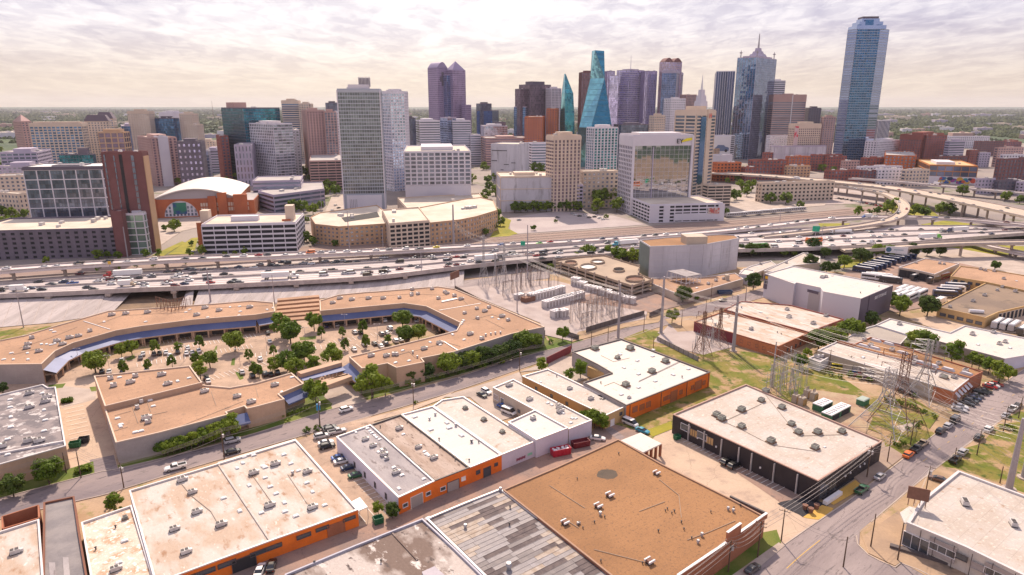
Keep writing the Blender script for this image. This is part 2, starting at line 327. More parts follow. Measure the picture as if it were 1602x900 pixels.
# ================================================================ builders
def gdir(a): return Vector((math.cos(a), math.sin(a)))
def ray_hit(C, d, px, h):
    """distance s so that (C + s d) at height h shows at column px"""
    u = (px - 801) / CF; q = h - CH
    # Cx+s dx = u*((Cy+s dy) cP - q sP)
    return (u*(C.y*cP - q*sP) - C.x) / (d.x - u*d.y*cP)
def tgeo(xl, xc, xr, yt, yb, ang=36.8, dl=None, dr=None, h=None):
    h = hgt(xc, yb, yt) if h is None else h
    C = P(xc, yt, h).to_2d(); r = gdir(R(ang)); l = gdir(R(ang+90))
    # dr / dl stand in for a side that is hidden behind the corner
    sr = dr if dr else min(110, abs(ray_hit(C, r, xr, h))); sl = dl if dl else min(110, abs(ray_hit(C, l, xl, h)))
    return [C, C + r*sr, C + r*sr + l*sl, C + l*sl], h
def facade(G, F, a, b, z0, z1, bay=4, flr=4, pier=.6, band=1.0, proud=.35, ends=True, mg=0, mf=0, off=0.0):
    a, b = Vector(a[:2]), Vector(b[:2]); d = b-a; w = d.length
    if w < 1: return
    d.normalize(); n = Vector((d.y, -d.x)); nx = max(1, round(w/bay)); nz = max(1, round((z1-z0)/flr))
    A = a + n*off; B = b + n*off
    G.q([(A.x, A.y, z0), (B.x, B.y, z0), (B.x, B.y, z1), (A.x, A.y, z1)], mg, [(0, 0), (nx, 0), (nx, nz), (0, nz)])
    def strip(s0, s1, y0, y1, p, hor):
        p0 = a + d*s0; p1 = a + d*s1; q0 = p0 + n*(off+p); q1 = p1 + n*(off+p)
        i0 = p0 + n*(off-.02); i1 = p1 + n*(off-.02)
        F.q([(q0.x, q0.y, y0), (q1.x, q1.y, y0), (q1.x, q1.y, y1), (q0.x, q0.y, y1)], mf)
        if hor:
            F.q([(q0.x, q0.y, y1), (q1.x, q1.y, y1), (i1.x, i1.y, y1), (i0.x, i0.y, y1)], mf)
            F.q([(i0.x, i0.y, y0), (i1.x, i1.y, y0), (q1.x, q1.y, y0), (q0.x, q0.y, y0)], mf)
        F.q([(i0.x, i0.y, y0), (q0.x, q0.y, y0), (q0.x, q0.y, y1), (i0.x, i0.y, y1)], mf)
        F.q([(q1.x, q1.y, y0), (i1.x, i1.y, y0), (i1.x, i1.y, y1), (q1.x, q1.y, y1)], mf)
    if band:
        for k in range(nz+1):
            zc = z0 + (z1-z0)*k/nz; y0, y1 = max(z0, zc-band/2), min(z1, zc+band/2)
            if y1 > y0: strip(0, w, y0, y1, proud, True)
    if pier:
        for k in range(nx+1):
            c = w*k/nx; s0, s1 = max(0, c-pier/2), min(w, c+pier/2)
            if s1 > s0: strip(s0, s1, z0, z1, proud+.06, False)
def roof_top(t, poly, z, mr, mw, par=1.0, pent=None, units=0, rnd=None):
    rnd = rnd or random
    poly = ccw(poly); ins = inset(poly, .4); f = MB()
    for i in range(len(poly)):
        j = (i+1) % len(poly); a, b, c, d = poly[i], poly[j], ins[j], ins[i]
        f.q([(a[0], a[1], z), (b[0], b[1], z), (b[0], b[1], z+par), (a[0], a[1], z+par)])
        f.q([(a[0], a[1], z+par), (b[0], b[1], z+par), (c.x, c.y, z+par), (d.x, d.y, z+par)])
        f.q([(c.x, c.y, z+par), (c.x, c.y, z), (d.x, d.y, z), (d.x, d.y, z+par)])
    f.build('parapet', mw, t)
    r = MB(); r.q([(p.x, p.y, z+.1) for p in ins]); r.build('roof', mr, t)
    c = sum((Vector(p[:2]) for p in poly), Vector((0, 0)))/len(poly)
    ax = (Vector(poly[1][:2])-Vector(poly[0][:2])); ay = (Vector(poly[-1][:2])-Vector(poly[0][:2])); an = math.atan2(ax.y, ax.x)
    if pent:
        fw, fd, hh = pent[:3]; ox, oy = pent[3:5] if len(pent) > 3 else (0, 0)
        b = MB(); pc = c + ax*ox + ay*oy
        b.box((pc.x, pc.y, z+.1), (ax.length*fw, ay.length*fd, hh), an); b.build('mechanical_penthouse', pent[5] if len(pent) > 5 else mw, t)
    for k in range(units):
        px = c + ax*rnd.uniform(-.36, .36) + ay*rnd.uniform(-.36, .36); b = MB(); s = rnd.uniform(2.5, 5)
        b.box((px.x, px.y, z+.12), (s, s*.7, rnd.uniform(1.5, 2.6)), an, tap=.96); b.build('rooftop_unit', M_UNIT, t)
def tower(name, label, g, wall, gl, bay=4, flr=4, pier=.6, band=1.0, proud=.35, z0=0, roof=None, par=1.2, pent=(.5, .5, 4), units=2,
          base=0, cat='office tower', t=None, faces=None, over=None, crown=0.0, grp=None):
    """one tower: glazing core, wall grid in front of it, roof, parapet, penthouse, rooftop units"""
    poly, h = g; poly = ccw(poly); c = sum(poly, Vector((0, 0)))/len(poly); new = t is None
    if new: t = thing(name, label, cat, (c.x, c.y, 0), group=grp)
    G, F = MB(), MB(); n = len(poly)
    if base:
        B = MB(); B.prism(poly, 0, base, 0, top=False); B.build('base_wall', wall, t); z0 = base
    zt = h-crown
    for i in range(n):
        a, b = poly[i], poly[(i+1) % n]; o = dict(bay=bay, flr=flr, pier=pier, band=band, proud=proud)
        if over and i in over: o.update(over[i])
        facade(G, F, a, b, z0, zt, **o)
    if crown:
        B = MB(); B.prism(inset(poly, -.5), zt, h, 0); B.build('crown_band', wall, t)
    G.build('glazing', gl, t, kind='stuff')
    if F.v: F.build('facade_grid', wall, t)
    roof_top(t, poly, h, roof or M_ROOFG, wall, par, pent, units)
    return t
M_ROOFG = mat('roof_far_grey', (.42, .38, .37), c2=(.34, .31, .30), s2=.05, rough=.9)
M_ROOFC = mat('roof_far_cream', (.62, .54, .45), c2=(.52, .44, .36), s2=.05, rough=.9)
# ---- shared rooftop / wall fittings
def proto_mesh(fn, name, mats, **k):
    b = MB(); fn(b); o = b.build(name, mats, None, **k); me = o.data; bpy.data.objects.remove(o); return me
def _ac(b):
    b.box((0, 0, 0), (2.5, 1.7, .25), 0, 1); b.box((0, 0, .25), (2.3, 1.5, 1.35), 0, 0)
    b.box((.5, 0, 1.6), (1.0, 1.2, .12), 0, 1); b.box((-.7, 0, 1.6), (.7, 1.3, .2), 0, 0); b.box((1.16, 0, .5), (.03, 1.2, .8), 0, 1)
def _ac2(b):
    b.box((0, 0, 0), (3.4, 2.0, .3), 0, 1); b.box((0, 0, .3), (3.0, 1.9, 1.5), 0, 0); b.box((2.0, 0, .35), (1.0, 1.3, 1.0), 0, 0)
    b.box((.6, 0, 1.8), (1.1, 1.3, .16), 0, 1); b.box((-.8, 0, 1.8), (1.1, 1.3, .16), 0, 1)
def _sky(b): b.box((0, 0, 0), (1.9, 1.3, .22), 0, 1); b.box((0, 0, .22), (1.8, 1.2, .3), 0, 0, tap=.75)
def _vent(b): b.beam((0, 0, 0), (0, 0, .8), .22, 6, 0); b.beam((0, 0, .8), (0, 0, 1.05), .42, 6, 0, .3, True)
def _turb(b): b.beam((0, 0, 0), (0, 0, .7), .4, 8, 0); b.beam((0, 0, .7), (0, 0, 1.3), .62, 8, 0, .45, True)
def _hatch(b):
    b.box((0, 0, 0), (1.6, 1.3, .5), 0, 1); b.box((0, 0, .5), (1.7, 1.1, .5), 0, 2, tap=.8)
    b.box((0, .75, .55), (2.0, .35, .5), 0, 0); b.box((0, -.75, .55), (2.0, .35, .5), 0, 0)
def _cool(b):
    b.box((0, 0, 0), (2.6, 2.6, .35), 0, 2); b.box((0, 0, .35), (2.0, 2.0, 1.2), 0, 0); b.box((0, 0, 1.55), (1.5, 1.5, .12), 0, 1)
    for k in range(3): b.box((0, 1.015, .55+k*.35), (1.7, .03, .14), 0, 1); b.box((0, -1.015, .55+k*.35), (1.7, .03, .14), 0, 1)
M_COOL = mat('cooler_weathered', (.42, .43, .38), c2=(.30, .31, .27), s2=.6, rough=.7)
M_STAIN = mat('rust_stained_curb', (.22, .13, .08), rough=.95, fine=.25)
PR = {
 'ac': ('rooftop_unit', proto_mesh(_ac, 'rooftop_unit', [M_UNIT, M_UNITD])), 'ac2': ('rooftop_unit', proto_mesh(_ac2, 'rooftop_unit', [M_UNIT, M_UNITD])),
 'sky': ('skylight', proto_mesh(_sky, 'skylight', [M_SKYL, M_METAL])), 'vent': ('roof_vent', proto_mesh(_vent, 'roof_vent', [M_UNITD])),
 'turb': ('roof_vent', proto_mesh(_turb, 'roof_vent', [M_METAL])), 'hatch': ('roof_ventilator', proto_mesh(_hatch, 'roof_ventilator', [M_TRIMW, M_DARK, M_RUST])),
 'cool': ('evaporative_cooler', proto_mesh(_cool, 'evaporative_cooler', [M_COOL, M_UNITD, M_STAIN]))}
def fit(t, kind, x, y, z, rz=GR, sc=1.0):
    nm, me = PR[kind]; o = bpy.data.objects.new(nm, me); COL.objects.link(o); o.parent = t
    sc *= {'ac': .75, 'ac2': .68, 'cool': .8, 'vent': .7, 'turb': .8, 'hatch': .85, 'sky': .8}[kind]; p = P(x, y, z); o.location = p - t.location; o.rotation_euler = (0, 0, rz); o.scale = (sc, sc, sc); return o
def fits(t, z, spec, rz=GR):
    """spec: 'kind[*scale] x,y x,y ...; ...' in picture columns and rows at roof height z"""
    for part in spec.split(';'):
        w = part.split()
        if not w: continue
        k, _, s = w[0].partition('*'); s = float(s) if s else 1.0
        for xy in w[1:]:
            x, y = map(float, xy.split(',')); fit(t, k, x, y, z, rz + random.choice([0, 0, math.pi/2])*(k in ('ac', 'sky')), s*random.uniform(.92, 1.08))
def on_edge(a, b, px, z):
    a, b = Vector(a[:2]), Vector(b[:2]); d = (b-a).normalized(); return ray_hit(a, d, px, z)
def opening(t, a, b, s, w, z0, z1, kind='window', m=None, fr=None, panes=1, n_off=0.0, label=None):
    """a window or door in the wall a-b: frame proud of the wall, pane set back inside it"""
    a, b = Vector(a[:2]), Vector(b[:2]); d = (b-a).normalized(); n = Vector((d.y, -d.x)); c = a + d*s
    F = MB(); rz = math.atan2(d.y, d.x); fw = .12
    def bx(u0, u1, y0, y1, dep):
        mid = c + d*((u0+u1)/2) + n*(n_off+dep/2-.05); F.box((mid.x, mid.y, y0), (u1-u0, dep+.1, y1-y0), rz)
    bx(-w/2-fw, w/2+fw, z1, z1+fw, .14); bx(-w/2-fw, w/2+fw, z0-fw, z0, .18); bx(-w/2-fw, -w/2, z0, z1, .12); bx(w/2, w/2+fw, z0, z1, .12)
    for k in range(1, panes): bx(-w/2+w*k/panes-.05, -w/2+w*k/panes+.05, z0, z1, .11)
    o = F.build(kind, fr or M_COPDK, t)
    p0 = c - d*(w/2) + n*(n_off+.03); p1 = c + d*(w/2) + n*(n_off+.03); G = MB()
    G.q([(p0.x, p0.y, z0), (p1.x, p1.y, z0), (p1.x, p1.y, z1), (p0.x, p0.y, z1)], 0, [(0, 0), (w, 0), (w, z1-z0), (0, z1-z0)])
    g = MB(); g.v, g.f, g.m, g.uv = G.v, G.f, G.m, G.uv
    q = g.build('pane' if kind == 'window' else 'door_leaf', m or M_WINDK, o, org=t.location)
    q.location = (0, 0, 0)
    if label: o['label'] = label
    return o
def low(name, label, px, h, wall, roof, cop=M_COPING, cat='warehouse', cw=.35, rec=.5, side=None, z0=0.0, t=None, world=None, copproud=.06):
    """low building traced along its roof edge: walls, recessed roof, coping all round.  side: {edge index: material}"""
    poly = world or [P(x, y, h).to_2d() for x, y in px]
    if sum(poly[i].x*poly[(i+1) % len(poly)].y - poly[(i+1) % len(poly)].x*poly[i].y for i in range(len(poly))) < 0:
        n = len(poly); poly = poly[::-1]; side = {(n-2-k) % n: v for k, v in (side or {}).items()}
    c = sum(poly, Vector((0, 0)))/len(poly)
    if t is None: t = thing(name, label, cat, (c.x, c.y, z0))
    n = len(poly); ms = {}
    for i in range(n):
        a, b = poly[i], poly[(i+1) % n]; m = (side or {}).get(i, wall); w = (b-a).length
        ms.setdefault(m, MB()).q([(a.x, a.y, z0), (b.x, b.y, z0), (b.x, b.y, h-.25), (a.x, a.y, h-.25)], 0, [(0, 0), (w, 0), (w, h), (0, h)])
    for m, b in ms.items(): b.build('wall', m, t)
    out = inset(poly, -copproud); ins = inset(poly, cw); C = MB()
    for i in range(n):
        j = (i+1) % n; a, b, e, f = out[i], out[j], ins[j], ins[i]
        C.q([(a.x, a.y, h-.28), (b.x, b.y, h-.28), (b.x, b.y, h), (a.x, a.y, h)]); C.q([(a.x, a.y, h), (b.x, b.y, h), (e.x, e.y, h), (f.x, f.y, h)])
        C.q([(e.x, e.y, h), (e.x, e.y, h-rec-.1), (f.x, f.y, h-rec-.1), (f.x, f.y, h)])
    C.build('coping', cop, t)
    Rf = MB(); Rf.q([(p.x, p.y, h-rec) for p in ins]); Rf.build('roof', roof, t)
    t['h'] = h
    return t, poly
def wall_openings(t, a, b, z, spec):
    """spec: list of (column, width, z0, z1, kind, material, frame, panes)"""
    for s in spec:
        opening(t, a, b, on_edge(a, b, s[0], z), s[1], s[2], s[3], s[4] if len(s) > 4 else 'window', s[5] if len(s) > 5 else None,
                s[6] if len(s) > 6 else None, s[7] if len(s) > 7 else 1)
def roof_line(t, p0, p1, z, w=.5, hh=.35, m=None, name='parapet_wall'):
    a, b = P(*p0, z), P(*p1, z); d = (b-a).to_2d(); c = (a+b)/2; B = MB()
    B.box((c.x, c.y, z-.45), (d.length, w, hh+.4), math.atan2(d.y, d.x)); return B.build(name, m or M_COPING, t)
# ---- flat sheets of ground
LAY = [0.0]
def sheet(name, px, m, z=None, z0=0.0, world=None, kind='structure'):
    if z is None: LAY[0] += .0025; z = LAY[0] + .01
    b = MB(); b.q([(p[0], p[1], z0+z) for p in (world or [P(x, y, z0) for x, y in px])])
    f = b.f[0]; o = b.build(name, m, None, kind=kind)
    if o.data.polygons[0].normal.z < 0: o.data.flip_normals()
    return o
def smooth(pts, k=6):
    out = []; n = len(pts)
    for i in range(n-1):
        p0, p1, p2, p3 = pts[max(0, i-1)], pts[i], pts[i+1], pts[min(n-1, i+2)]
        for j in range(k):
            t = j/k; out.append(tuple(.5*((2*b)+(-a+c)*t+(2*a-5*b+4*c-d)*t*t+(-a+3*b-3*c+d)*t**3) for a, b, c, d in zip(p0, p1, p2, p3)))
    out.append(tuple(pts[-1])); return out
def strip_w(pts, w, z=0.0):
    """left and right lines of a strip of width w along world points"""
    L_, R_ = [], []
    for i, p in enumerate(pts):
        a = pts[max(0, i-1)]; b = pts[min(len(pts)-1, i+1)]; d = Vector((b[0]-a[0], b[1]-a[1])).normalized(); n = Vector((-d.y, d.x))
        zz = p[2] if len(p) > 2 else z
        L_.append(Vector((p[0]+n.x*w/2, p[1]+n.y*w/2, zz))); R_.append(Vector((p[0]-n.x*w/2, p[1]-n.y*w/2, zz)))
    return L_, R_
def ribbon(name, L_, R_, m, dz=0.0, kind='structure'):
    b = MB()
    for i in range(len(L_)-1): b.q([(L_[i].x, L_[i].y, L_[i].z+dz), (R_[i].x, R_[i].y, R_[i].z+dz), (R_[i+1].x, R_[i+1].y, R_[i+1].z+dz), (L_[i+1].x, L_[i+1].y, L_[i+1].z+dz)])
    return b.build(name, m, None, kind=kind)
def line_strip(b, pts, w, dz):
    L_, R_ = strip_w(pts, w)
    for i in range(len(L_)-1): b.q([(L_[i].x, L_[i].y, L_[i].z+dz), (R_[i].x, R_[i].y, R_[i].z+dz), (R_[i+1].x, R_[i+1].y, R_[i+1].z+dz), (L_[i+1].x, L_[i+1].y, L_[i+1].z+dz)])
def wall_strip(b, pts, w, h, z0=None, m=0):
    L_, R_ = strip_w(pts, w)
    for i in range(len(L_)-1):
        for A, B in ((R_, 0), (L_, 1)):
            p, q = (A[i], A[i+1]) if B == 0 else (A[i+1], A[i])
            b.q([(p.x, p.y, (p.z if z0 is None else z0)), (q.x, q.y, (q.z if z0 is None else z0)), (q.x, q.y, q.z+h), (p.x, p.y, p.z+h)], m)
        b.q([(L_[i].x, L_[i].y, L_[i].z+h), (R_[i].x, R_[i].y, R_[i].z+h), (R_[i+1].x, R_[i+1].y, R_[i+1].z+h), (L_[i+1].x, L_[i+1].y, L_[i+1].z+h)], m)
def viaduct(name, pts, w, m=M_DECK, th=1.1, bar=.95, piers=(), lanes=0, under=0.0, capw=None, where='under the freeway'):
    """raised road: deck with thickness, parapet barriers, piers with caps; pts are world points with z of the running surface"""
    L_, R_ = strip_w(pts, w); b = MB()
    for i in range(len(pts)-1):
        a, c, d, e = L_[i], R_[i], R_[i+1], L_[i+1]
        b.q([a, c, d, e]); lo = lambda p: (p.x, p.y, p.z-th)
        b.q([lo(c), lo(d), d, c]); b.q([lo(e), lo(a), a, e]); b.q([lo(a), lo(e), lo(d), lo(c)])
    b.build(name, m, None, kind='structure')
    b = MB(); Li, Ri = strip_w(pts, w-.5); wall_strip(b, Li, .4, bar); wall_strip(b, Ri, .4, bar); b.build('parapet_barrier', M_BARR, None, kind='structure')
    if lanes:
        b = MB()
        for k in range(1, lanes):
            o = -w/2 + w*k/lanes; q = []
            for i, p in enumerate(pts):
                t = (L_[i]-R_[i])/w; mid = (L_[i]+R_[i])/2; q.append(mid + t*o)
            for i in range(len(q)-1):
                n = max(1, int((q[i+1]-q[i]).length/12))
                for s in range(n): line_strip(b, [q[i].lerp(q[i+1], s/n), q[i].lerp(q[i+1], (s+.35)/n)], .25, .03)
        b.build('lane_marking', M_PAINTW, None, kind='structure')
    for pp in piers:
        q = None
        # nearest deck point by screen column
        best = min(range(len(pts)), key=lambda i: abs(scr(pts[i])[0]-pp)); c = pts[best]; a = pts[max(0, best-1)]; e = pts[min(len(pts)-1, best+1)]
        d = Vector((e[0]-a[0], e[1]-a[1])).normalized(); rz = math.atan2(d.y, d.x); n = Vector((-d.y, d.x)); cw = capw or w*.8
        pb = thing('bridge_pier', '', 'bridge pier', (c[0], c[1], 0)); pool(pb, 'pale concrete bridge pier', where, 'bridge pier', 'bridge piers')
        B = MB(); B.box((c[0], c[1], c[2]-th-1.3), (1.8, cw, 1.3), rz); B.build('pier_cap', M_CONC, pb)
        ks = [0] if cw < 14 else [-.35, .35] if cw < 26 else [-.4, -.13, .13, .4]
        for k in ks:
            B = MB(); B.beam((c[0]+n.x*cw*k, c[1]+n.y*cw*k, 0), (c[0]+n.x*cw*k, c[1]+n.y*cw*k, c[2]-th-1.3), .95, 8); B.build('column', M_CONC, pb)
    return L_, R_

# ================================================================ vegetation
def leafmat(name, a, b, tr=.32):
    m = bpy.data.materials.new(name); m.use_nodes = True; nt = m.node_tree; N = nt.nodes; L = nt.links; bs = N['Principled BSDF']
    oi = N.new('ShaderNodeObjectInfo'); g = N.new('ShaderNodeNewGeometry'); nz = N.new('ShaderNodeTexNoise'); nz.inputs['Scale'].default_value = .35; nz.inputs['Detail'].default_value = 3
    L.new(g.outputs['Position'], nz.inputs['Vector']); ad = N.new('ShaderNodeMath'); ad.operation = 'ADD'
    L.new(oi.outputs['Random'], ad.inputs[0]); L.new(nz.outputs[0], ad.inputs[1]); mr = N.new('ShaderNodeMapRange')
    mr.inputs[1].default_value = .45; mr.inputs[2].default_value = 1.35; L.new(ad.outputs[0], mr.inputs[0])
    mx = N.new('ShaderNodeMix'); mx.data_type = 'RGBA'; mx.inputs[6].default_value = (*a, 1); mx.inputs[7].default_value = (*b, 1)
    L.new(mr.outputs[0], mx.inputs[0]); L.new(mx.outputs[2], bs.inputs['Base Color']); bs.inputs['Roughness'].default_value = .65; bs.inputs['Specular IOR Level'].default_value = .25
    tl = N.new('ShaderNodeBsdfTranslucent'); L.new(mx.outputs[2], tl.inputs[0]); ms = N.new('ShaderNodeMixShader'); ms.inputs[0].default_value = tr
    L.new(bs.outputs[0], ms.inputs[1]); L.new(tl.outputs[0], ms.inputs[2]); L.new(ms.outputs[0], N['Material Output'].inputs[0]); return m
M_LEAF = leafmat('leaves_green', (.08, .145, .010), (.18, .24, .018))
M_LEAFM = leafmat('leaves_mid', (.10, .16, .010), (.16, .22, .02), .35)
M_LEAFB = leafmat('leaves_bright', (.13, .21, .012), (.21, .27, .02), .35)
M_LEAFD = leafmat('leaves_dark', (.035, .075, .012), (.085, .13, .016))
M_BARK = mat('bark', (.10, .07, .05), rough=.95, fine=.2, sf=6, coord='obj')
def crown_mesh(name, rnd, w, h, nclump, nleaf, ls, m, shape='round'):
    b = MB(); cl = []
    for k in range(nclump):
        for _ in range(50):
            x, y, z = rnd.uniform(-1, 1), rnd.uniform(-1, 1), rnd.uniform(-.85, 1); r = math.sqrt(x*x+y*y+z*z)
            if .45 < r < 1 and (shape != 'oval' or True): break
        if shape == 'cone':
            zz = (z+1)/2; s = (1-zz)**.55*min(1, .45+zz*3); a = rnd.uniform(0, 6.28); cl.append((math.cos(a)*s*w*.40, math.sin(a)*s*w*.40, zz*h*.92))
        else: cl.append((x*w*.40, y*w*.40, h*.5 + z*h*.40))
    for c in cl:
        cr = w*rnd.uniform(.09, .19) if shape != 'cone' else w*.14
        for j in range(nleaf):
            d = Vector((rnd.gauss(0, 1), rnd.gauss(0, 1), rnd.gauss(0, 1))).normalized()*cr*rnd.uniform(.55, 1.05); d.z *= .8
            p = Vector(c) + d; nrm = (d.normalized() + Vector((rnd.uniform(-.7, .7), rnd.uniform(-.7, .7), rnd.uniform(-.2, .9)))).normalized()
            t = nrm.cross(Vector((rnd.uniform(-1, 1), rnd.uniform(-1, 1), rnd.uniform(-1, 1)))).normalized(); s = nrm.cross(t); l = ls*rnd.uniform(.6, 1.3)
            b.q([p - t*l*.5, p + s*l*.32, p + t*l*.5, p - s*l*.32])
    o = b.build(name, m); me = o.data; bpy.data.objects.remove(o); return me
def trunk_mesh(rnd, h, r, w):
    b = MB(); top = Vector((rnd.uniform(-.2, .2), rnd.uniform(-.2, .2), h)); b.beam((0, 0, 0), top, r, 7, 0, r*.7)
    for k in range(5):
        a = k*1.257 + rnd.uniform(-.4, .4); e = top + Vector((math.cos(a)*w*.28, math.sin(a)*w*.28, rnd.uniform(.25, .5)*w)); b.beam(top - Vector((0, 0, .2)), e, r*.5, 5, 0, r*.15)
    o = b.build('trunk', M_BARK); me = o.data; bpy.data.objects.remove(o); return me
_r = random.Random(11)
TREES = {}
def mk(kind, n, w, h, th, nc, nl, ls, m, shape='round'):
    TREES[kind] = [(crown_mesh('crown', _r, w, h, nc, nl, ls, m, shape), trunk_mesh(_r, th+h*.25, .03*w, w), th, w) for _ in range(n)]
mk('oak', 3, 8, 5.8, 1.6, 40, 80, .72, M_LEAF)
mk('green', 3, 6, 5.8, 1.4, 32, 70, .6, M_LEAFB)
mk('young', 3, 4.2, 5.0, 1.1, 26, 60, .55, M_LEAFM, 'cone')
mk('dark', 2, 7, 6, 1.2, 36, 75, .7, M_LEAFD)
mk('far', 3, 8, 6.5, 1.0, 18, 18, 1.6, M_LEAF)
mk('farb', 2, 7, 6, 1.0, 16, 16, 1.5, M_LEAFB)
mk('bush', 3, 3, 2.2, .1, 14, 36, .36, M_LEAF)
mk('bushb', 2, 3, 2.2, .1, 14, 36, .36, M_LEAFB)
DESC = {'oak': 'broad mid green tree', 'green': 'bright yellow-green tree', 'young': 'small pointed young tree', 'dark': 'dense dark green tree', 'far': 'distant mid green tree', 'farb': 'distant bright green tree', 'bush': 'low dark green shrub', 'bushb': 'low light green shrub'}
def tree(kind, x, y, wpx=None, where='', grp=None, z0=0.0, w=None, hs=1.0):
    """x, y: picture position of the trunk's foot; wpx: crown width there in picture columns"""
    v = random.choice(TREES[kind]); p = P(x, y, z0); W = w or wpx*p.y/CF*1.02; s = W/v[3]; s *= random.uniform(.94, 1.06)
    cat = 'shrub' if kind.startswith('bush') else 'tree'
    t = thing('shrub' if cat == 'shrub' else {'oak': 'oak_tree', 'young': 'young_tree'}.get(kind, 'leafy_tree'), '', cat, p, random.uniform(0, 6.28)); t.scale = (s, s, s*hs)
    c = bpy.data.objects.new('crown', v[0]); COL.objects.link(c); c.parent = t; c.location = (0, 0, v[2])
    if cat == 'tree':
        k = bpy.data.objects.new('trunk', v[1]); COL.objects.link(k); k.parent = t
    pool(t, DESC[kind], where, cat, grp or (cat + 's ' + where)); return t
def trees(kind, spec, where, grp=None, z0=0.0, hs=1.0):
    for s in spec.split():
        a = list(map(float, s.split(','))); tree(kind, a[0], a[1], a[2], where, grp, z0, hs=hs)
# ================================================================ vehicles
def paint():
    m = bpy.data.materials.new('car_paint'); m.use_nodes = True; b = m.node_tree.nodes['Principled BSDF']; oi = m.node_tree.nodes.new('ShaderNodeObjectInfo')
    m.node_tree.links.new(oi.outputs['Color'], b.inputs['Base Color']); b.inputs['Roughness'].default_value = .35; b.inputs['Coat Weight'].default_value = .6; b.inputs['Metallic'].default_value = .1; return m
M_PAINT = paint()
M_CGL = mat('car_glass', (.02, .022, .028), rough=.08, fine=0, spec=.8)
M_TYRE = mat('tyre_rubber', (.02, .02, .02), rough=.9, fine=0)
M_RIM = mat('wheel_rim', (.4, .4, .42), rough=.4, metal=.6, fine=0)
M_HEAD = mat('headlight_lens', (.8, .8, .82), rough=.2, fine=0)
M_TAIL = mat('tail_light_lens', (.30, .015, .015), rough=.3, fine=0)
M_TRAIL = mat('trailer_white', (.72, .70, .70), rough=.5, fine=.05)
def loft(b, secs, m, cap=True):
    rings = []
    for x, z0, z1, w0, w1, w2 in secs:
        zm = z0 + (z1-z0)*.55; rings.append([(x, -w0/2, z0), (x, -w1/2, zm), (x, -w2/2, z1), (x, w2/2, z1), (x, w1/2, zm), (x, w0/2, z0)])
    for i in range(len(rings)-1):
        A, B = rings[i], rings[i+1]
        for k in range(6):
            j = (k+1) % 6; b.q([A[k], A[j], B[j], B[k]], m)
    if cap: b.q(rings[0], m); b.q(rings[-1][::-1], m)
def cabin(b, xr, xrt, xft, xf, zb, zt, w, wt, mp, mg):
    lo = [(xr, -w/2, zb), (xf, -w/2, zb), (xf, w/2, zb), (xr, w/2, zb)]; hi = [(xrt, -wt/2, zt), (xft, -wt/2, zt), (xft, wt/2, zt), (xrt, wt/2, zt)]
    for k in range(4):
        j = (k+1) % 4; b.q([lo[k], lo[j], hi[j], hi[k]], mg)
def cabroof(b, xrt, xft, zt, wt, m):
    e = .06; lo = [(xrt-e, -wt/2-e, zt), (xft+e, -wt/2-e, zt), (xft+e, wt/2+e, zt), (xrt-e, wt/2+e, zt)]; hi = [(xrt+.25, -wt/2+.15, zt+.09), (xft-.25, -wt/2+.15, zt+.09), (xft-.25, wt/2-.15, zt+.09), (xrt+.25, wt/2-.15, zt+.09)]
    for k in range(4):
        j = (k+1) % 4; b.q([lo[k], lo[j], hi[j], hi[k]], m)
    b.q(hi, m)
SPEC = {  # length, width, body sections, cabin, wheel x, wheel r
 'sedan': (4.75, 1.85, [(-2.37, .42, .88, 1.5, 1.62, 1.4), (-2.1, .28, 1.02, 1.78, 1.84, 1.62), (-1.2, .26, 1.0, 1.82, 1.86, 1.7), (.9, .26, .98, 1.82, 1.86, 1.7), (1.9, .28, .84, 1.78, 1.84, 1.6), (2.37, .38, .66, 1.4, 1.55, 1.3)], (-1.85, -1.0, .25, 1.15, .97, 1.42, 1.66, 1.2), 1.42, .33),
 'suv': (4.85, 1.95, [(-2.42, .45, 1.05, 1.6, 1.75, 1.6), (-2.2, .32, 1.16, 1.88, 1.94, 1.76), (.95, .3, 1.12, 1.9, 1.95, 1.78), (2.0, .32, 1.02, 1.88, 1.92, 1.7), (2.42, .42, .8, 1.5, 1.7, 1.45)], (-2.2, -1.85, .35, 1.2, 1.1, 1.68, 1.74, 1.42), 1.45, .38),
 'van': (5.6, 2.0, [(-2.8, .45, 1.3, 1.8, 1.96, 1.9), (1.7, .35, 1.25, 1.9, 1.98, 1.86), (2.5, .38, 1.1, 1.85, 1.92, 1.7), (2.8, .45, .85, 1.5, 1.75, 1.5)], (-2.75, -2.65, 1.1, 2.1, 1.25, 2.2, 1.9, 1.68), 1.75, .38),
 'pickup': (5.8, 2.0, [(-2.9, .5, 1.1, 1.8, 1.94, 1.9), (-.55, .42, 1.1, 1.9, 1.96, 1.86), (1.2, .42, 1.12, 1.9, 1.96, 1.8), (2.5, .44, 1.06, 1.85, 1.94, 1.72), (2.9, .5, .85, 1.6, 1.8, 1.55)], (-.6, -.45, .75, 1.35, 1.08, 1.76, 1.76, 1.46), 1.8, .42)}
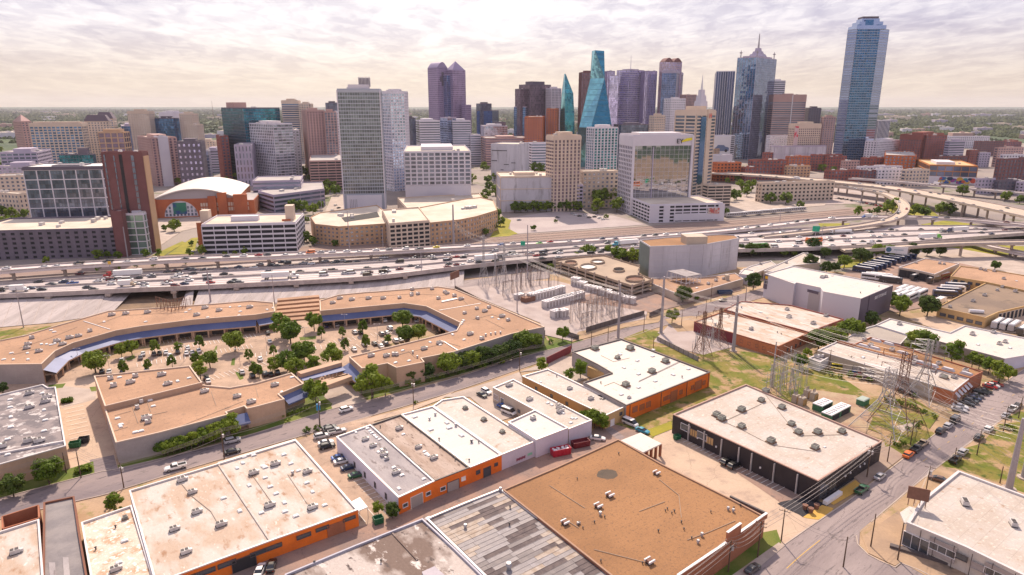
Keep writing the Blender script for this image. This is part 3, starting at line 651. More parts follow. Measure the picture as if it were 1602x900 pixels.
def car_parts(kind):
    L_, W, secs, cb, wx, wr = SPEC[kind]; A = MB(); loft(A, secs, 0); cabroof(A, cb[1], cb[2], cb[5], cb[7], 0)
    if kind == 'van': A.q([(-2.66, -.86, 1.3), (.6, -.86, 1.3), (.6, -.85, 2.18), (-2.66, -.85, 2.18)][::1], 0); A.q([(-2.66, .86, 2.18), (.6, .86, 2.18), (.6, .87, 1.3), (-2.66, .87, 1.3)], 0)
    if kind == 'pickup':
        A.box((-1.75, 0, 1.09), (2.1, 1.5, .03), 0, 1)
        for s in (-1, 1): A.box((-1.75, s*.87, 1.08), (2.3, .2, .22), 0, 0)
        A.box((-2.83, 0, 1.08), (.12, 1.9, .2), 0, 0)
    G = MB(); cabin(G, *cb, 0, 0)
    Wh = MB(); s0 = []
    for sx in (-1, 1):
        for sy in (-1, 1): s0.append((sx*wx, sy*(W/2-.12)))
    Hd, Tl = MB(), MB(); f = secs[-1]; r = secs[0]
    for s in (-1, 1):
        Hd.box((f[0]-.06, s*f[4]*.36, f[2]-.2), (.16, .35, .13)); Tl.box((r[0]+.04, s*r[4]*.42, r[2]-.25), (.12, .22, .2))
    return A, G, s0, wr, Hd, Tl
def wheel(b, x, y, r, w=.24, m=0, mr=1):
    s = 1 if y > 0 else -1; b.beam((x, y-w/2, r), (x, y+w/2, r), r, 10, m, None, True); b.beam((x, y+s*w/2, r), (x, y+s*(w/2+.02), r), r*.6, 8, mr, None, True)
def merge(*ms):
    o = MB()
    for b, off in ms:
        i = len(o.v); o.v += b.v; o.f += [tuple(k+i for k in f) for f in b.f]; o.m += [off if off is not None else q for q in b.m]; o.uv += b.uv
    return o
VM = [M_PAINT, M_CGL, M_TYRE, M_RIM, M_HEAD, M_TAIL, M_TRAIL, M_METAL]
PROT = {}
def raw(b, name, mats): o = b.build(name, mats); me = o.data; bpy.data.objects.remove(o); return me
for k in SPEC:
    A, G, sp, wr, Hd, Tl = car_parts(k); W = MB()
    for x, y in sp: wheel(W, x, y, wr, .24, 2, 3)
    for bb in (A, ):
        bb.m = [0 if q == 0 else 2 for q in bb.m]
    PROT[k] = {'one': raw(merge((A, None), (G, 1), (W, None), (Hd, 4), (Tl, 5)), k, VM), 'body': raw(A, 'body', VM), 'windows': raw(G, 'windows', M_CGL)}
    PROT[k]['wheels'] = [(x, y, raw((lambda w: (wheel(w, 0, y, wr, .24, 0, 1), w)[1])(MB()), 'wheel', [M_TYRE, M_RIM])) for x, y in sp[:2]]
    PROT[k]['wheels'] += [(x, y, PROT[k]['wheels'][i][2]) for i, (x, y) in enumerate(sp[2:])]
    PROT[k]['lights'] = (raw(Hd, 'headlight', M_HEAD), raw(Tl, 'tail_light', M_TAIL))
def big(kind):
    b = MB(); W = MB()
    def whs(xs, r, w, half):
        for x in xs:
            for s in (-1, 1): wheel(W, x, s*half, r, w, 2, 3)
    if kind in ('semi', 'flatbed', 'tanker'):
        L_ = 19.5; cx = 7.6
        b.box((cx-.2, 0, .9), (6.0, 1.0, .35), 0, 7)
        loft(b, [(cx-1.6, .9, 2.9, 2.4, 2.45, 2.2), (cx-1.2, .8, 3.5, 2.4, 2.45, 2.1), (cx+.4, .8, 3.3, 2.4, 2.45, 2.0), (cx+.9, .8, 1.9, 2.3, 2.35, 1.9), (cx+2.4, .7, 1.75, 1.7, 1.9, 1.5)], 0)
        b.q([(cx+.42, -.95, 3.1), (cx+.42, .95, 3.1), (cx+.93, .95, 2.05), (cx+.93, -.95, 2.05)][::-1], 1)
        for s in (-1, 1): b.box((cx+.05, s*1.2, 2.1), (.9, .06, .75), 0, 1)
        whs((cx+1.6, cx-2.0, cx-3.2), .5, .3, 1.05); whs((-8.0, -6.8), .5, .5, 1.0)
        if kind == 'semi': b.box((-2.6, 0, 1.25), (14.6, 2.55, 2.75), 0, 6)
        elif kind == 'flatbed': b.box((-2.6, 0, 1.2), (14.6, 2.5, .35), 0, 7)
        else:
            b.beam((-9.6, 0, 2.2), (4.4, 0, 2.2), 1.15, 14, 6, None, True); b.box((-2.6, 0, .95), (14, 1, .3), 0, 7)
    elif kind == 'box_truck':
        b.box((-1.1, 0, 1.05), (6.2, 2.4, 2.5), 0, 6); loft(b, [(2.1, .6, 2.3, 2.1, 2.15, 1.9), (3.0, .6, 2.2, 2.1, 2.15, 1.8), (3.7, .6, 1.4, 2.0, 2.05, 1.8), (4.3, .6, 1.2, 1.9, 1.95, 1.7)], 0)
        b.q([(3.02, -.85, 2.1), (3.72, -.85, 1.45), (3.72, .85, 1.45), (3.02, .85, 2.1)], 1); b.box((0, 0, .6), (7.2, 1, .4), 0, 7); whs((-2.6, 3.2), .45, .3, .98)
    elif kind == 'bus':
        loft(b, [(-6.0, .45, 3.1, 2.4, 2.5, 2.2), (-5.8, .35, 3.4, 2.5, 2.55, 2.3), (5.6, .35, 3.4, 2.5, 2.55, 2.3), (6.0, .45, 3.0, 2.4, 2.5, 2.1)], 0)
        for s in (-1, 1): b.box((-.2, s*1.275, 1.55), (10.6, .04, 1.15), 0, 1)
        b.box((5.98, 0, 1.3), (.08, 2.1, 1.5), 0, 1); b.box((-1, 0, 3.4), (7.5, 1.5, .14), 0, 6); b.box((3.6, 0, 3.4), (1.6, 1.4, .22), 0, 6); whs((-3.6, -2.4, 3.9), .5, .3, 1.1)
    elif kind == 'rail':
        b.box((0, 0, .9), (24, 2.8, 2.9), 0, 0)
        for k in range(9): 
            for s in (-1, 1): b.box((-10+k*2.5, s*1.41, 2.1), (1.6, .04, .9), 0, 1)
        b.box((0, 0, 3.8), (20, 1.8, .3), 0, 6); whs((-9, -7, 7, 9), .45, .3, 1.1)
    return raw(merge((b, None), (W, None)), kind, VM)
for k in ('semi', 'flatbed', 'tanker', 'box_truck', 'bus', 'rail'): PROT[k] = {'one': big(k)}
CC = {'white': (.74, .73, .73), 'silver': (.42, .41, .43), 'grey': (.13, .125, .135), 'black': (.012, .012, .014), 'red': (.38, .02, .02), 'maroon': (.16, .015, .02), 'blue': (.02, .09, .34),
      'dark blue': (.015, .03, .09), 'orange': (.75, .16, .015), 'green': (.10, .45, .03), 'dark green': (.015, .10, .04), 'tan': (.40, .30, .20), 'yellow': (.75, .60, .03), 'teal': (.03, .26, .36), 'brown': (.14, .075, .05), 'dark grey': (.05, .05, .055)}
KN = {'sedan': ('sedan', 'car'), 'suv': ('sport utility car', 'car'), 'van': ('van', 'van'), 'pickup': ('pickup truck', 'pickup truck'), 'semi': ('articulated lorry', 'lorry'), 'flatbed': ('flatbed lorry', 'lorry'),
      'tanker': ('tanker lorry', 'lorry'), 'box_truck': ('box truck with white box', 'truck'), 'bus': ('coach', 'coach'), 'rail': ('commuter rail car', 'rail car')}
def vehicle(kind, colour, x, y, hd, where, z=0.0, det=False, grp=None, world=None, label=None, sc=1.0, extra=''):
    """hd: heading in degrees (world) the vehicle points to"""
    p = world if world is not None else P(x, y, z); c = (*CC[colour], 1); pr = PROT[kind]; rz = R(hd)
    nm = {'sedan': 'parked_car' if det else 'car', 'suv': 'parked_car' if det else 'car'}.get(kind, {'semi': 'articulated_lorry', 'flatbed': 'flatbed_lorry', 'tanker': 'tanker_lorry', 'bus': 'coach', 'rail': 'rail_car'}.get(kind, kind))
    if det and 'body' in pr:
        t = thing(nm, '', KN[kind][1], p, rz)
        def add(me, n, loc=(0, 0, 0), par=None):
            o = bpy.data.objects.new(n, me); COL.objects.link(o); o.parent = par or t; o.location = loc; return o
        b = add(pr['body'], 'body'); b.color = c; add(pr['windows'], 'windows')
        for X, Y, me in pr['wheels']: add(me, 'wheel', (X, 0, 0))
        add(pr['lights'][0], 'headlights'); add(pr['lights'][1], 'tail_lights')
    else:
        t = bpy.data.objects.new(nm, pr['one']); COL.objects.link(t); t.location = p; t.rotation_euler = (0, 0, rz); t.color = c; t['category'] = KN[kind][1]
    t.scale = (sc,)*3
    if label: t['label'] = label; t['category'] = KN[kind][1]; (grp and t.__setitem__('group', grp))
    else: pool(t, f'{colour} {extra}{KN[kind][0]}', where, KN[kind][1], grp or 'vehicles ' + where)
    return t
KC = {'s': 'sedan', 'u': 'suv', 'v': 'van', 'p': 'pickup', 'b': 'box_truck', 't': 'semi', 'f': 'flatbed', 'k': 'tanker', 'c': 'bus'}
LC = {'w': 'white', 'i': 'silver', 'g': 'grey', 'k': 'black', 'r': 'red', 'm': 'maroon', 'b': 'blue', 'd': 'dark blue', 'o': 'orange', 'n': 'green', 't': 'tan', 'y': 'yellow', 'e': 'teal', 'h': 'dark grey', 'j': 'dark green', 'q': 'brown'}
def cars(spec, where, hd, z=0.0, det=False, grp=None):
    """spec: 'ks x,y ...': kind letter + colour letter, then picture positions; optional third number turns the car"""
    cur = None
    for w in spec.split():
        if ',' not in w: cur = w; continue
        a = list(map(float, w.split(','))); vehicle(KC[cur[0]], LC[cur[1]], a[0], a[1], (a[2] if len(a) > 2 else hd) + (180 if len(cur) > 2 else 0), where, z, det, grp)
# ================================================================ poles, wires
def wood_pole(x, y, ytop, where, arms=1, can=0, ang=127, steel=False):
    p = P(x, y); h = max(5, hgt(x, y, ytop)); t = thing('utility_pole', '', 'utility pole', p); B = MB(); B.beam(p, p+Vector((0, 0, h)), .17, 7, 0, .11, True); B.build('pole', M_WOOD, t)
    d = gdir(R(ang)); B = MB(); I = MB()
    for k in range(arms):
        z = h-.5-k*.9; c = p + Vector((0, 0, z)); e = Vector((d.x, d.y, 0))*1.2; B.beam(c-e, c+e, .07, 4, 0, None, True)
        for s in (-1, -.45, .45, 1): q = c+e*s; I.beam(q, q+Vector((0, 0, .3)), .06, 5)
    if arms: B.build('crossarm', M_WOOD, t); I.build('insulator', M_GREYW, t, kind='stuff')
    for k in range(can):
        a = 2.1*k; q = p + Vector((math.cos(a)*.45, math.sin(a)*.45, h-2.6)); B = MB(); B.beam(q, q+Vector((0, 0, 1.05)), .3, 9, 0, None, True); B.build('transformer', M_METAL, t)
    pool(t, ('utility pole with grey transformers' if can else 'wooden pole with crossarm' if arms else 'plain wooden pole'), where, 'utility pole', 'utility poles'); return p + Vector((0, 0, h-.2)), d
def steel_pole(x, y, ytop, where, r=.45, arms=0, ang=127, foot=True):
    p = P(x, y); h = hgt(x, y, ytop); t = thing('steel_mast', '', 'mast', p); B = MB(); B.beam(p, p+Vector((0, 0, h)), r, 12, 0, r*.55, True); B.build('pole', M_STEEL, t)
    if foot: B = MB(); B.beam(p, p+Vector((0, 0, .5)), r*2, 12, 0, r*1.9, True); B.build('foundation', M_CONC, t)
    d = gdir(R(ang)); B = MB()
    for k in range(arms):
        c = p + Vector((0, 0, h-1.2-k*3.2)); e = Vector((d.x, d.y, .12))*2.6; B.beam(c, c+e, .12, 5, 0, .06); B.beam(c+e, c+e-Vector((0, 0, 1.2)), .1, 5)
    if arms: B.build('insulator_arms', M_STEEL, t)
    pool(t, 'tall grey steel transmission mast' if arms else 'tall slim grey steel mast', where, 'mast', 'steel masts'); return p + Vector((0, 0, h-1)), d
def wires(label, A, B, offs=(0,), sag=1.5, r=.035, name='overhead_wire', dz=(0,)):
    """one span of parallel wires"""
    A, B = Vector(A), Vector(B); d = (B-A).to_2d(); 
    if d.length < 1: return
    d.normalize(); n = Vector((-d.y, d.x, 0)); M = MB()
    for z in dz:
        for o in offs:
            pr = None
            for k in range(9):
                t = k/8; p = A.lerp(B, t) + n*o + Vector((0, 0, z - sag*4*t*(1-t)))
                if pr is not None: M.beam(pr, p, r, 3)
                pr = p
    o = M.build(name, M_WIRE, None, org=A); pool(o, label[0], label[1], 'wires', 'overhead wires'); return o
M_WIRE = mat('wire_aluminium', (.36, .33, .33), rough=.5, metal=.3, fine=0)
def lattice(x, y, ytop, where, base=7.0, label='steel lattice pylon', waist=.55, arms=3, dense=1.0, col=None, rz=GR, name='lattice_pylon', topw=None):
    p = P(x, y); h = hgt(x, y, ytop); t = thing(name, '', 'pylon', p, rz); B = MB(); LG = [MB() for _ in range(4)]; tw = topw or base*.16
    zs = [0, .2, .36, .5, .62, .72, .8, .87, .94, 1.0]
    def wd(f): return base/2*(1-f/waist) + tw/2*(f/waist) if f < waist else tw/2
    rings = []
    for f in zs:
        w = wd(f); rings.append([Vector((sx*w, sy*w, f*h)) for sx, sy in ((-1, -1), (1, -1), (1, 1), (-1, 1))])
    for i in range(len(zs)-1):
        for k in range(4):
            j = (k+1) % 4; LG[k].beam(rings[i][k], rings[i+1][k], .14*dense); B.beam(rings[i][k], rings[i+1][j], .065*dense, 3); B.beam(rings[i][j], rings[i+1][k], .065*dense, 3); B.beam(rings[i+1][k], rings[i+1][j], .065*dense, 3)
    A = MB()
    for k in range(arms):
        z = h*(.97 - .09*k); l = base*(.55 + .12*(k % 2))
        for s in (-1, 1):
            tip = Vector((0, s*l, z)); 
            for sx in (-1, 1): A.beam((sx*tw/2, s*tw/2, z-.6), tip, .065*dense, 3); A.beam((sx*tw/2, s*tw/2, z+.8), tip, .045*dense, 3)
            A.beam(tip, tip-Vector((0, 0, 1.6)), .12, 5)
    m = col or M_METAL
    for b, n in ((LG[0], 'leg'), (LG[1], 'leg'), (LG[2], 'leg'), (LG[3], 'leg'), (B, 'bracing'), (A, 'crossarms')):
        if b.v:
            o = b.build(n, m); o.parent = t
    pool(t, label, where, 'pylon', 'lattice pylons'); return p + Vector((0, 0, h)), h
# ================================================================ ground
M_FARG = mat('far_ground_green', (.065, .10, .035), c2=(.04, .07, .03), s2=.004, c3=(.34, .30, .27), s3=.012, t3=(.60, .66), rough=.98, fine=.25, sf=.05, stretch=(1, .7, 1), c4=(.20, .19, .17), s4=.03, t4=(.58, .66))
M_CITY = mat('city_ground', (.24, .20, .19), c2=(.30, .25, .22), s2=.02, c3=(.11, .13, .05), s3=.018, t3=(.56, .64), rough=.95, fine=.15, sf=.6)
b = MB(); b.q([(-45000, -400, 0), (45000, -400, 0), (45000, 60000, 0), (-45000, 60000, 0)]); b.build('ground', M_FARG, None, kind='structure')
def S2(name, px, m, z=None, world=None): return sheet(name, px, m, z, world=world)
LAY[0] = .03
sheet('city_ground', None, M_CITY, .02, world=[(-900, 250), (1500, 250), (1900, 1500), (1200, 2100), (-900, 1900)])
sheet('block_ground', None, M_DIRT, .03, world=[(-420, -150), (520, -150), (520, 330), (150, 420), (-420, 330)])
LAY[0] = .04
# central shopping court and its surroundings
S2('parking_lot', [(-60, 700), (-60, 560), (60, 590), (430, 500), (500, 480), (600, 470), (725, 500), (546, 560), (600, 610), (500, 650), (490, 640), (180, 720), (160, 745), (100, 755)], M_LOT)
S2('parking_lot', [(75, 604), (150, 588), (165, 640), (184, 733), (148, 742), (112, 735)], M_APRON)
S2('driveway', [(148, 742), (184, 733), (178, 712), (140, 720)], M_ASPH)
S2('driveway', [(90, 603), (150, 610), (150, 625), (96, 640)], M_CONC)
S2('driveway', [(500, 612), (545, 603), (575, 628), (517, 642)], M_CONC)
S2('grass_verge', [(184, 728), (262, 706), (400, 668), (517, 632), (520, 640), (400, 677), (300, 704), (187, 735)], M_GRASSG)
S2('grass_verge', [(360, 650), (480, 598), (520, 632), (515, 640), (400, 672)], M_GRASSG)
S2('grass_verge', [(546, 600), (620, 588), (852, 528), (870, 545), (800, 562), (700, 592), (575, 626)], M_GRASSG)
S2('grass_verge', [(104, 735), (146, 722), (148, 740), (60, 765), (0, 779), (-60, 795), (-60, 745), (60, 745)], M_GRASSG)
S2('grass_verge', [(855, 525), (905, 515), (912, 533), (868, 545)], M_GRASSG)
for q in ([(75, 603), (103, 600), (98, 607), (78, 609)], [(140, 606), (151, 605), (151, 612), (143, 613)], [(196, 562), (210, 555), (212, 561), (200, 565)], [(363, 562), (368, 560), (367, 572), (361, 572)],
          [(368, 583), (380, 580), (381, 593), (375, 595)], [(337, 543), (340, 541), (339, 549), (335, 549)], [(468, 528), (495, 526), (494, 531), (470, 533)]): S2('planting_island', q, M_GRASSG)
# streets
up = [(-80, 802), (0, 780), (147, 741), (182, 734), (300, 706), (400, 678), (517, 641), (572, 628), (700, 595), (800, 563), (865, 546), (895, 538), (975, 515), (1010, 505), (1055, 489), (1085, 480), (1150, 463), (1200, 449), (1250, 435)]
lo = [(-80, 836), (0, 812), (160, 775), (200, 763), (300, 732), (400, 703), (520, 668), (580, 651), (712, 612), (812, 578), (880, 556), (915, 546), (990, 526), (1027, 513), (1072, 501), (1100, 492), (1164, 474), (1212, 460), (1260, 445)]
Lr = [P(*p, .12) for p in up]; Rr = [P(*p, .12) for p in lo]; Ls, Rs = [Vector(q) for q in smooth([tuple(v) for v in Lr])], [Vector(q) for q in smooth([tuple(v) for v in Rr])]
ribbon('road', Ls, Rs, M_ASPH)
b = MB(); wall_strip(b, Ls, .3, .13, 0); wall_strip(b, Rs, .3, .13, 0); b.build('kerb', M_CONC, None, kind='structure')
Lr2 = [(1100, 960), (1165, 905), (1202, 871), (1250, 836), (1294, 806), (1339, 775), (1417, 715), (1462, 680), (1509, 642), (1560, 607), (1610, 573), (1700, 520)]
Rr2 = [(1190, 980), (1265, 903), (1310, 862), (1345, 832), (1399, 786), (1440, 752), (1515, 694), (1550, 669), (1590, 641), (1640, 610), (1690, 580), (1770, 535)]
L2 = [Vector(q) for q in smooth([tuple(P(*p, .14)) for p in Lr2])]; R2 = [Vector(q) for q in smooth([tuple(P(*p, .14)) for p in Rr2])]
sheet('concrete_apron', None, M_APRON, .115, world=[P(*p).to_2d() for p in [(965, 690), (1052, 668), (1150, 700), (1302, 800), (1215, 866), (1185, 835), (1100, 760)]])
ribbon('road', L2, R2, M_ROADC)
sheet('road', None, M_ROADC, .133, world=[P(*p).to_2d() for p in [(1290, 850), (1345, 832), (1344, 856), (1358, 868), (1377, 878), (1402, 890), (1412, 882), (1500, 925), (1480, 970), (1230, 960), (1262, 903)]])
b = MB(); wall_strip(b, [v - Vector((0, 0, .02)) for v in L2[14:]], .3, .13, 0); wall_strip(b, [v - Vector((0, 0, .02)) for v in R2[20:]], .3, .13, 0)
wall_strip(b, [P(*p, .12) for p in [(1340, 838), (1342, 852), (1358, 868), (1377, 878), (1400, 888), (1409, 881), (1440, 893), (1500, 925)]], .3, .12, 0); b.build('kerb', M_CONC, None, kind='structure')
b = MB(); mid = [(L2[i]+R2[i])/2 for i in range(len(L2))]
for i in range(8, 16): line_strip(b, [mid[i], mid[i+1]], .14, .02); 
for k in range(34, 58, 2): line_strip(b, [mid[k], mid[k].lerp(mid[k+1], .5)], .1, .02)
b.build('centre_line', M_PAINTY, None, kind='structure')
# black building forecourt (asphalt parking strip, darker to paint in the wall's shade), rock garden
LAY[0] = .15
S2('shaded_parking_strip', [(1052, 672), (1070, 668), (1262, 762), (1240, 795), (1225, 790)], M_ALLEY)
S2('black_gravel_bed', [(1216, 789), (1222, 786), (1262, 778), (1275, 782), (1296, 792), (1256, 810), (1250, 806), (1230, 797)], mat('gravel_black', (.035, .033, .04), rough=.95, fine=.2))
S2('yellow_gravel_bed', [(1256, 810), (1286, 791), (1304, 796), (1299, 804), (1280, 814), (1264, 812)], mat('gravel_ochre', (.55, .33, .08), rough=.98, fine=.2, sf=4))
S2('yellow_gravel_bed', [(1290, 783), (1338, 752), (1352, 763), (1304, 791)], MATS['gravel_ochre'])
S2('black_planting_bed', [(1270, 777), (1326, 738), (1337, 750), (1288, 783)], MATS['gravel_black'])
S2('pavement', [(1326, 738), (1385, 690), (1417, 712), (1352, 762)], mat('pavement_brown', (.30, .22, .18), c2=(.35, .26, .2), s2=.2, rough=.9, fine=.1))
# right of the wide street
S2('dirt_lot', [(1345, 832), (1399, 786), (1515, 694), (1602, 634), (1700, 600), (1700, 950), (1480, 920), (1409, 880), (1400, 886), (1358, 866)], M_DIRT)
S2('forecourt', [(1350, 840), (1405, 800), (1445, 830), (1602, 905), (1602, 950), (1500, 920), (1409, 879), (1400, 885), (1360, 866)], mat('forecourt_concrete', (.40, .275, .18), c2=(.33, .23, .16), s2=.1, c3=(.17, .13, .10), s3=.15, t3=(.56, .7), rough=.92, fine=.12))
S2('grass_patch', [(1500, 735), (1470, 730), (1498, 705), (1560, 688), (1602, 690), (1640, 720), (1640, 790), (1602, 772)], M_GRASS)
S2('grass_patch', [(1540, 690), (1560, 665), (1602, 660), (1640, 680), (1640, 700), (1580, 700)], M_GRASS)
S2('grass_patch', [(1575, 655), (1602, 640), (1640, 640), (1640, 665), (1600, 664)], M_GRASS)
# grassy blocks in the right middle
S2('grass_field', [(940, 600), (1112, 582), (1150, 565), (1260, 640), (1180, 605), (1052, 652), (1020, 688), (1000, 684), (960, 655)], M_GRASS)
S2('grass_field', [(975, 530), (1010, 516), (1040, 520), (1080, 560), (1115, 545), (1200, 555), (1300, 580), (1360, 620), (1430, 625), (1470, 650), (1440, 690), (1385, 700), (1380, 680), (1167, 600), (1112, 582)], M_GRASS)
S2('gravel_yard', [(1022, 535), (1050, 505), (1140, 512), (1160, 540), (1100, 556)], M_GRAVEL)
S2('dirt_yard', [(1270, 610), (1340, 620), (1365, 655), (1350, 690), (1290, 660), (1240, 630)], mat('dirt_brown', (.34, .22, .15), c2=(.4, .3, .2), s2=.2, rough=.98, fine=.15))
S2('driveway', [(1400, 668), (1440, 660), (1462, 680), (1440, 700)], M_CONC)
S2('dirt_shoulder', [(1385, 695), (1440, 660), (1462, 680), (1417, 715)], M_GRASS)
S2('dirt_shoulder', [(1040, 500), (1080, 495), (1145, 500), (1130, 515), (1060, 520)], M_DIRT)
# alleys
S2('alley', [(180, 960), (300, 870), (560, 812), (620, 780), (900, 690), (960, 655), (1005, 680), (980, 692), (785, 770), (440, 905), (420, 960)], M_ALLEY)
S2('concrete_strip', [(945, 672), (955, 668), (978, 685), (968, 690)], M_ASPH)
S2('parking_lot', [(463, 692), (520, 668), (580, 652), (650, 770), (645, 800), (560, 826)], M_LOT)
S2('pavement', [(552, 662), (645, 637), (712, 613), (690, 626), (640, 645), (580, 662)], M_APRON)
S2('concrete_yard', [(690, 622), (775, 596), (812, 583), (850, 640), (780, 660), (735, 622)], M_CONC)
S2('yard_paving', [(812, 583), (880, 558), (915, 560), (925, 590), (900, 600), (860, 578)], M_CONC)
S2('grass_field', [(958, 664), (985, 648), (1112, 605), (1112, 590), (1180, 601), (1052, 648), (1052, 670), (1025, 682)], M_GRASS)
S2('grass_patch', [(1005, 676), (1050, 660), (1052, 672), (1022, 684)], M_GRASSY)
S2('grass_patch', [(1060, 905), (1140, 880), (1190, 835), (1215, 830), (1222, 850), (1165, 900), (1130, 940)], M_GRASSG)
S2('pavement', [(1140, 905), (1218, 850), (1228, 855), (1160, 912)], M_CONC)
# parking stripes
def stripes(name, a, b, n, ln, m=M_PAINTW, w=.17, z=.29):
    """n stripes between picture points a and b, each ln metres to the given side"""
    A, B = P(*a), P(*b); d = (B-A).normalized(); nn = Vector((-d.y, d.x, 0)); M = MB()
    for k in range(n):
        p = A.lerp(B, k/(n-1)); p.z = 0; line_strip(M, [p, p + nn*ln], w, z)
    o = M.build(name, m, None, kind='structure')
stripes('parking_lines', (595, 800), (535, 735), 13, -5.5); stripes('parking_lines', (435, 846), (590, 790), 10, -5.5); stripes('parking_lines', (640, 795), (570, 715), 12, 5)
stripes('parking_lines', (1215, 770), (1062, 690), 22, -5); stripes('parking_lines', (110, 696), (100, 636), 10, -5.5)
for a, b, n, l in [((215, 575), (395, 545), 26, 5), ((235, 556), (400, 528), 26, 5), ((250, 540), (400, 515), 24, 5), ((505, 515), (650, 492), 24, 5), ((520, 540), (680, 510), 24, 5), ((530, 552), (665, 524), 22, 5),
                   ((320, 600), (425, 570), 15, 5), ((400, 560), (520, 545), 15, 5)]: stripes('parking_lines', a, b, n, l)
# ---- downtown side sheets
S2('rail_ballast', [(470, 397), (480, 386), (640, 378), (800, 368), (1000, 356), (1200, 341), (1330, 326), (1420, 318), (1440, 328), (1340, 336), (1200, 350), (1000, 369), (800, 388), (640, 398)], M_RAIL)
S2('rail_ballast', [(-80, 425), (0, 418), (200, 404), (400, 392), (480, 386), (470, 399), (400, 412), (0, 440), (-80, 445)], M_RAIL)
for k, (a, c) in enumerate([((640, 382), (1330, 328)), ((640, 386), (1335, 331)), ((640, 390), (1340, 333)), ((640, 394), (1200, 347))]):
    b = MB(); A, B = P(*a), P(*c); dd = (B-A).normalized(); nn = Vector((-dd.y, dd.x, 0)); md = [A, P((a[0]+c[0])/2, (a[1]+c[1])/2+2), B]
    for s in (-.75, .75): wall_strip(b, [p+nn*s+Vector((0, 0, .15)) for p in md], .16, .25)
    b.build('railway_track', mat('rail_steel', (.42, .34, .30), rough=.5, metal=.4), None, kind='structure')
S2('empty_lot', [(795, 342), (870, 330), (960, 338), (1010, 352), (900, 360), (800, 367)], mat('lot_pale', (.42, .36, .35), c2=(.36, .3, .3), s2=.03, rough=.95, fine=.1))
S2('green_park', [(766, 372), (780, 352), (790, 341), (800, 345), (795, 358), (810, 366), (796, 370)], M_GRASSY)
S2('green_lawn', [(262, 399), (300, 373), (310, 372), (303, 398)], M_GRASSY)
S2('plaza', [(225, 402), (285, 362), (330, 352), (420, 350), (390, 330), (250, 345), (220, 380)], M_CONC)
S2('green_lawn', [(238, 400), (285, 378), (290, 380), (256, 401)], M_GRASSY)
S2('street', [(500, 352), (520, 305), (545, 305), (540, 345), (480, 380), (465, 378)], M_CONC)
S2('parking_lot', [(1300, 320), (1200, 318), (1190, 300), (1300, 290), (1370, 305), (1410, 318)], M_GRAVEL)
S2('parking_lot', [(1080, 300), (1300, 305), (1290, 322), (1130, 335)], M_CONC)
for q in ([(1280, 350), (1330, 350), (1325, 356), (1285, 358)], [(1440, 352), (1480, 345), (1540, 354), (1500, 358)], [(1480, 388), (1530, 383), (1602, 386), (1620, 395), (1540, 402)], [(1340, 405), (1370, 405), (1350, 418), (1310, 420)],
          [(1380, 318), (1450, 322), (1470, 340), (1400, 338)], [(1550, 360), (1602, 358), (1620, 368), (1560, 370)], [(0, 516), (82, 511), (45, 524), (0, 533), (-60, 540), (-60, 520)]): S2('grass_verge', q, M_GRASSY if q[0][0] else M_GRASS)
S2('bus_yard', [(1300, 440), (1350, 415), (1400, 395), (1480, 400), (1560, 405), (1602, 420), (1500, 430), (1455, 480), (1400, 490), (1330, 470)], M_ALLEY)
S2('road', [(1400, 395), (1490, 388), (1560, 400), (1640, 425), (1640, 440), (1560, 425), (1500, 412), (1420, 408)], M_CONC)
S2('truck_yard', [(1420, 500), (1500, 490), (1620, 450), (1640, 530), (1570, 520), (1500, 530)], M_APRON)
S2('substation_gravel', [(712, 452), (760, 440), (870, 440), (1015, 478), (1010, 500), (905, 520), (895, 535), (852, 525), (845, 506)], M_GRAVEL)
S2('dirt_verge', [(905, 520), (1012, 500), (1040, 494), (1030, 505), (975, 514), (895, 536)], M_DIRT)
S2('frontage_road', [(395, 478), (430, 466), (600, 452), (720, 440), (860, 425), (860, 436), (712, 452), (600, 459), (500, 466), (470, 474)], M_ROADC)
S2('garage_yard', [(860, 470), (1000, 450), (1150, 432), (1160, 455), (1020, 490), (960, 480)], M_ALLEY)
S2('river_bed', [(150, 492), (300, 476), (330, 478), (310, 440), (200, 440), (150, 455)], mat('mud_brown', (.22, .145, .09), c2=(.15, .1, .07), s2=.1, rough=.95, fine=.2))
# ================================================================ freeway
ZF = 6.0
XS = [-80, 0, 100, 200, 300, 400, 500, 600, 700, 800, 900, 1000, 1100, 1200, 1300, 1400, 1500, 1602, 1700]
NE = [467, 463, 459, 454, 450, 445, 440, 433, 421, 410, 402, 396, 393, 391, 388, 382, 374, 366, 359]
FE = [441, 437, 430, 424, 418, 411, 406, 401, 396, 391, 383, 375, 368, 361, 356, 354, 354, 354, 354]
nl = [Vector(q) for q in smooth([tuple(P(x, y, ZF)) for x, y in zip(XS, NE)], 4)]; fl_ = [Vector(q) for q in smooth([tuple(P(x, y, ZF)) for x, y in zip(XS, FE)], 4)]
ribbon('freeway_deck', fl_, nl, M_DECK)
b = MB()
for i in range(len(nl)-1):
    lo_ = lambda p: (p.x, p.y, ZF-1.4)
    b.q([lo_(nl[i]), lo_(nl[i+1]), nl[i+1], nl[i]]); b.q([lo_(fl_[i]), lo_(fl_[i+1]), lo_(nl[i+1]), lo_(nl[i])]); b.q([fl_[i], fl_[i+1], lo_(fl_[i+1]), lo_(fl_[i])])
b.build('freeway_deck_edge', M_BARR, None, kind='structure')
def between(f): return [fl_[i].lerp(nl[i], f) for i in range(len(nl))]
b = MB(); wall_strip(b, between(.995), .4, 1.0); wall_strip(b, between(.01), .4, 1.0); wall_strip(b, between(.34), .6, 1.0); wall_strip(b, between(.64), .6, 1.0); b.build('median_barrier', M_BARR, None, kind='structure')
b = MB()
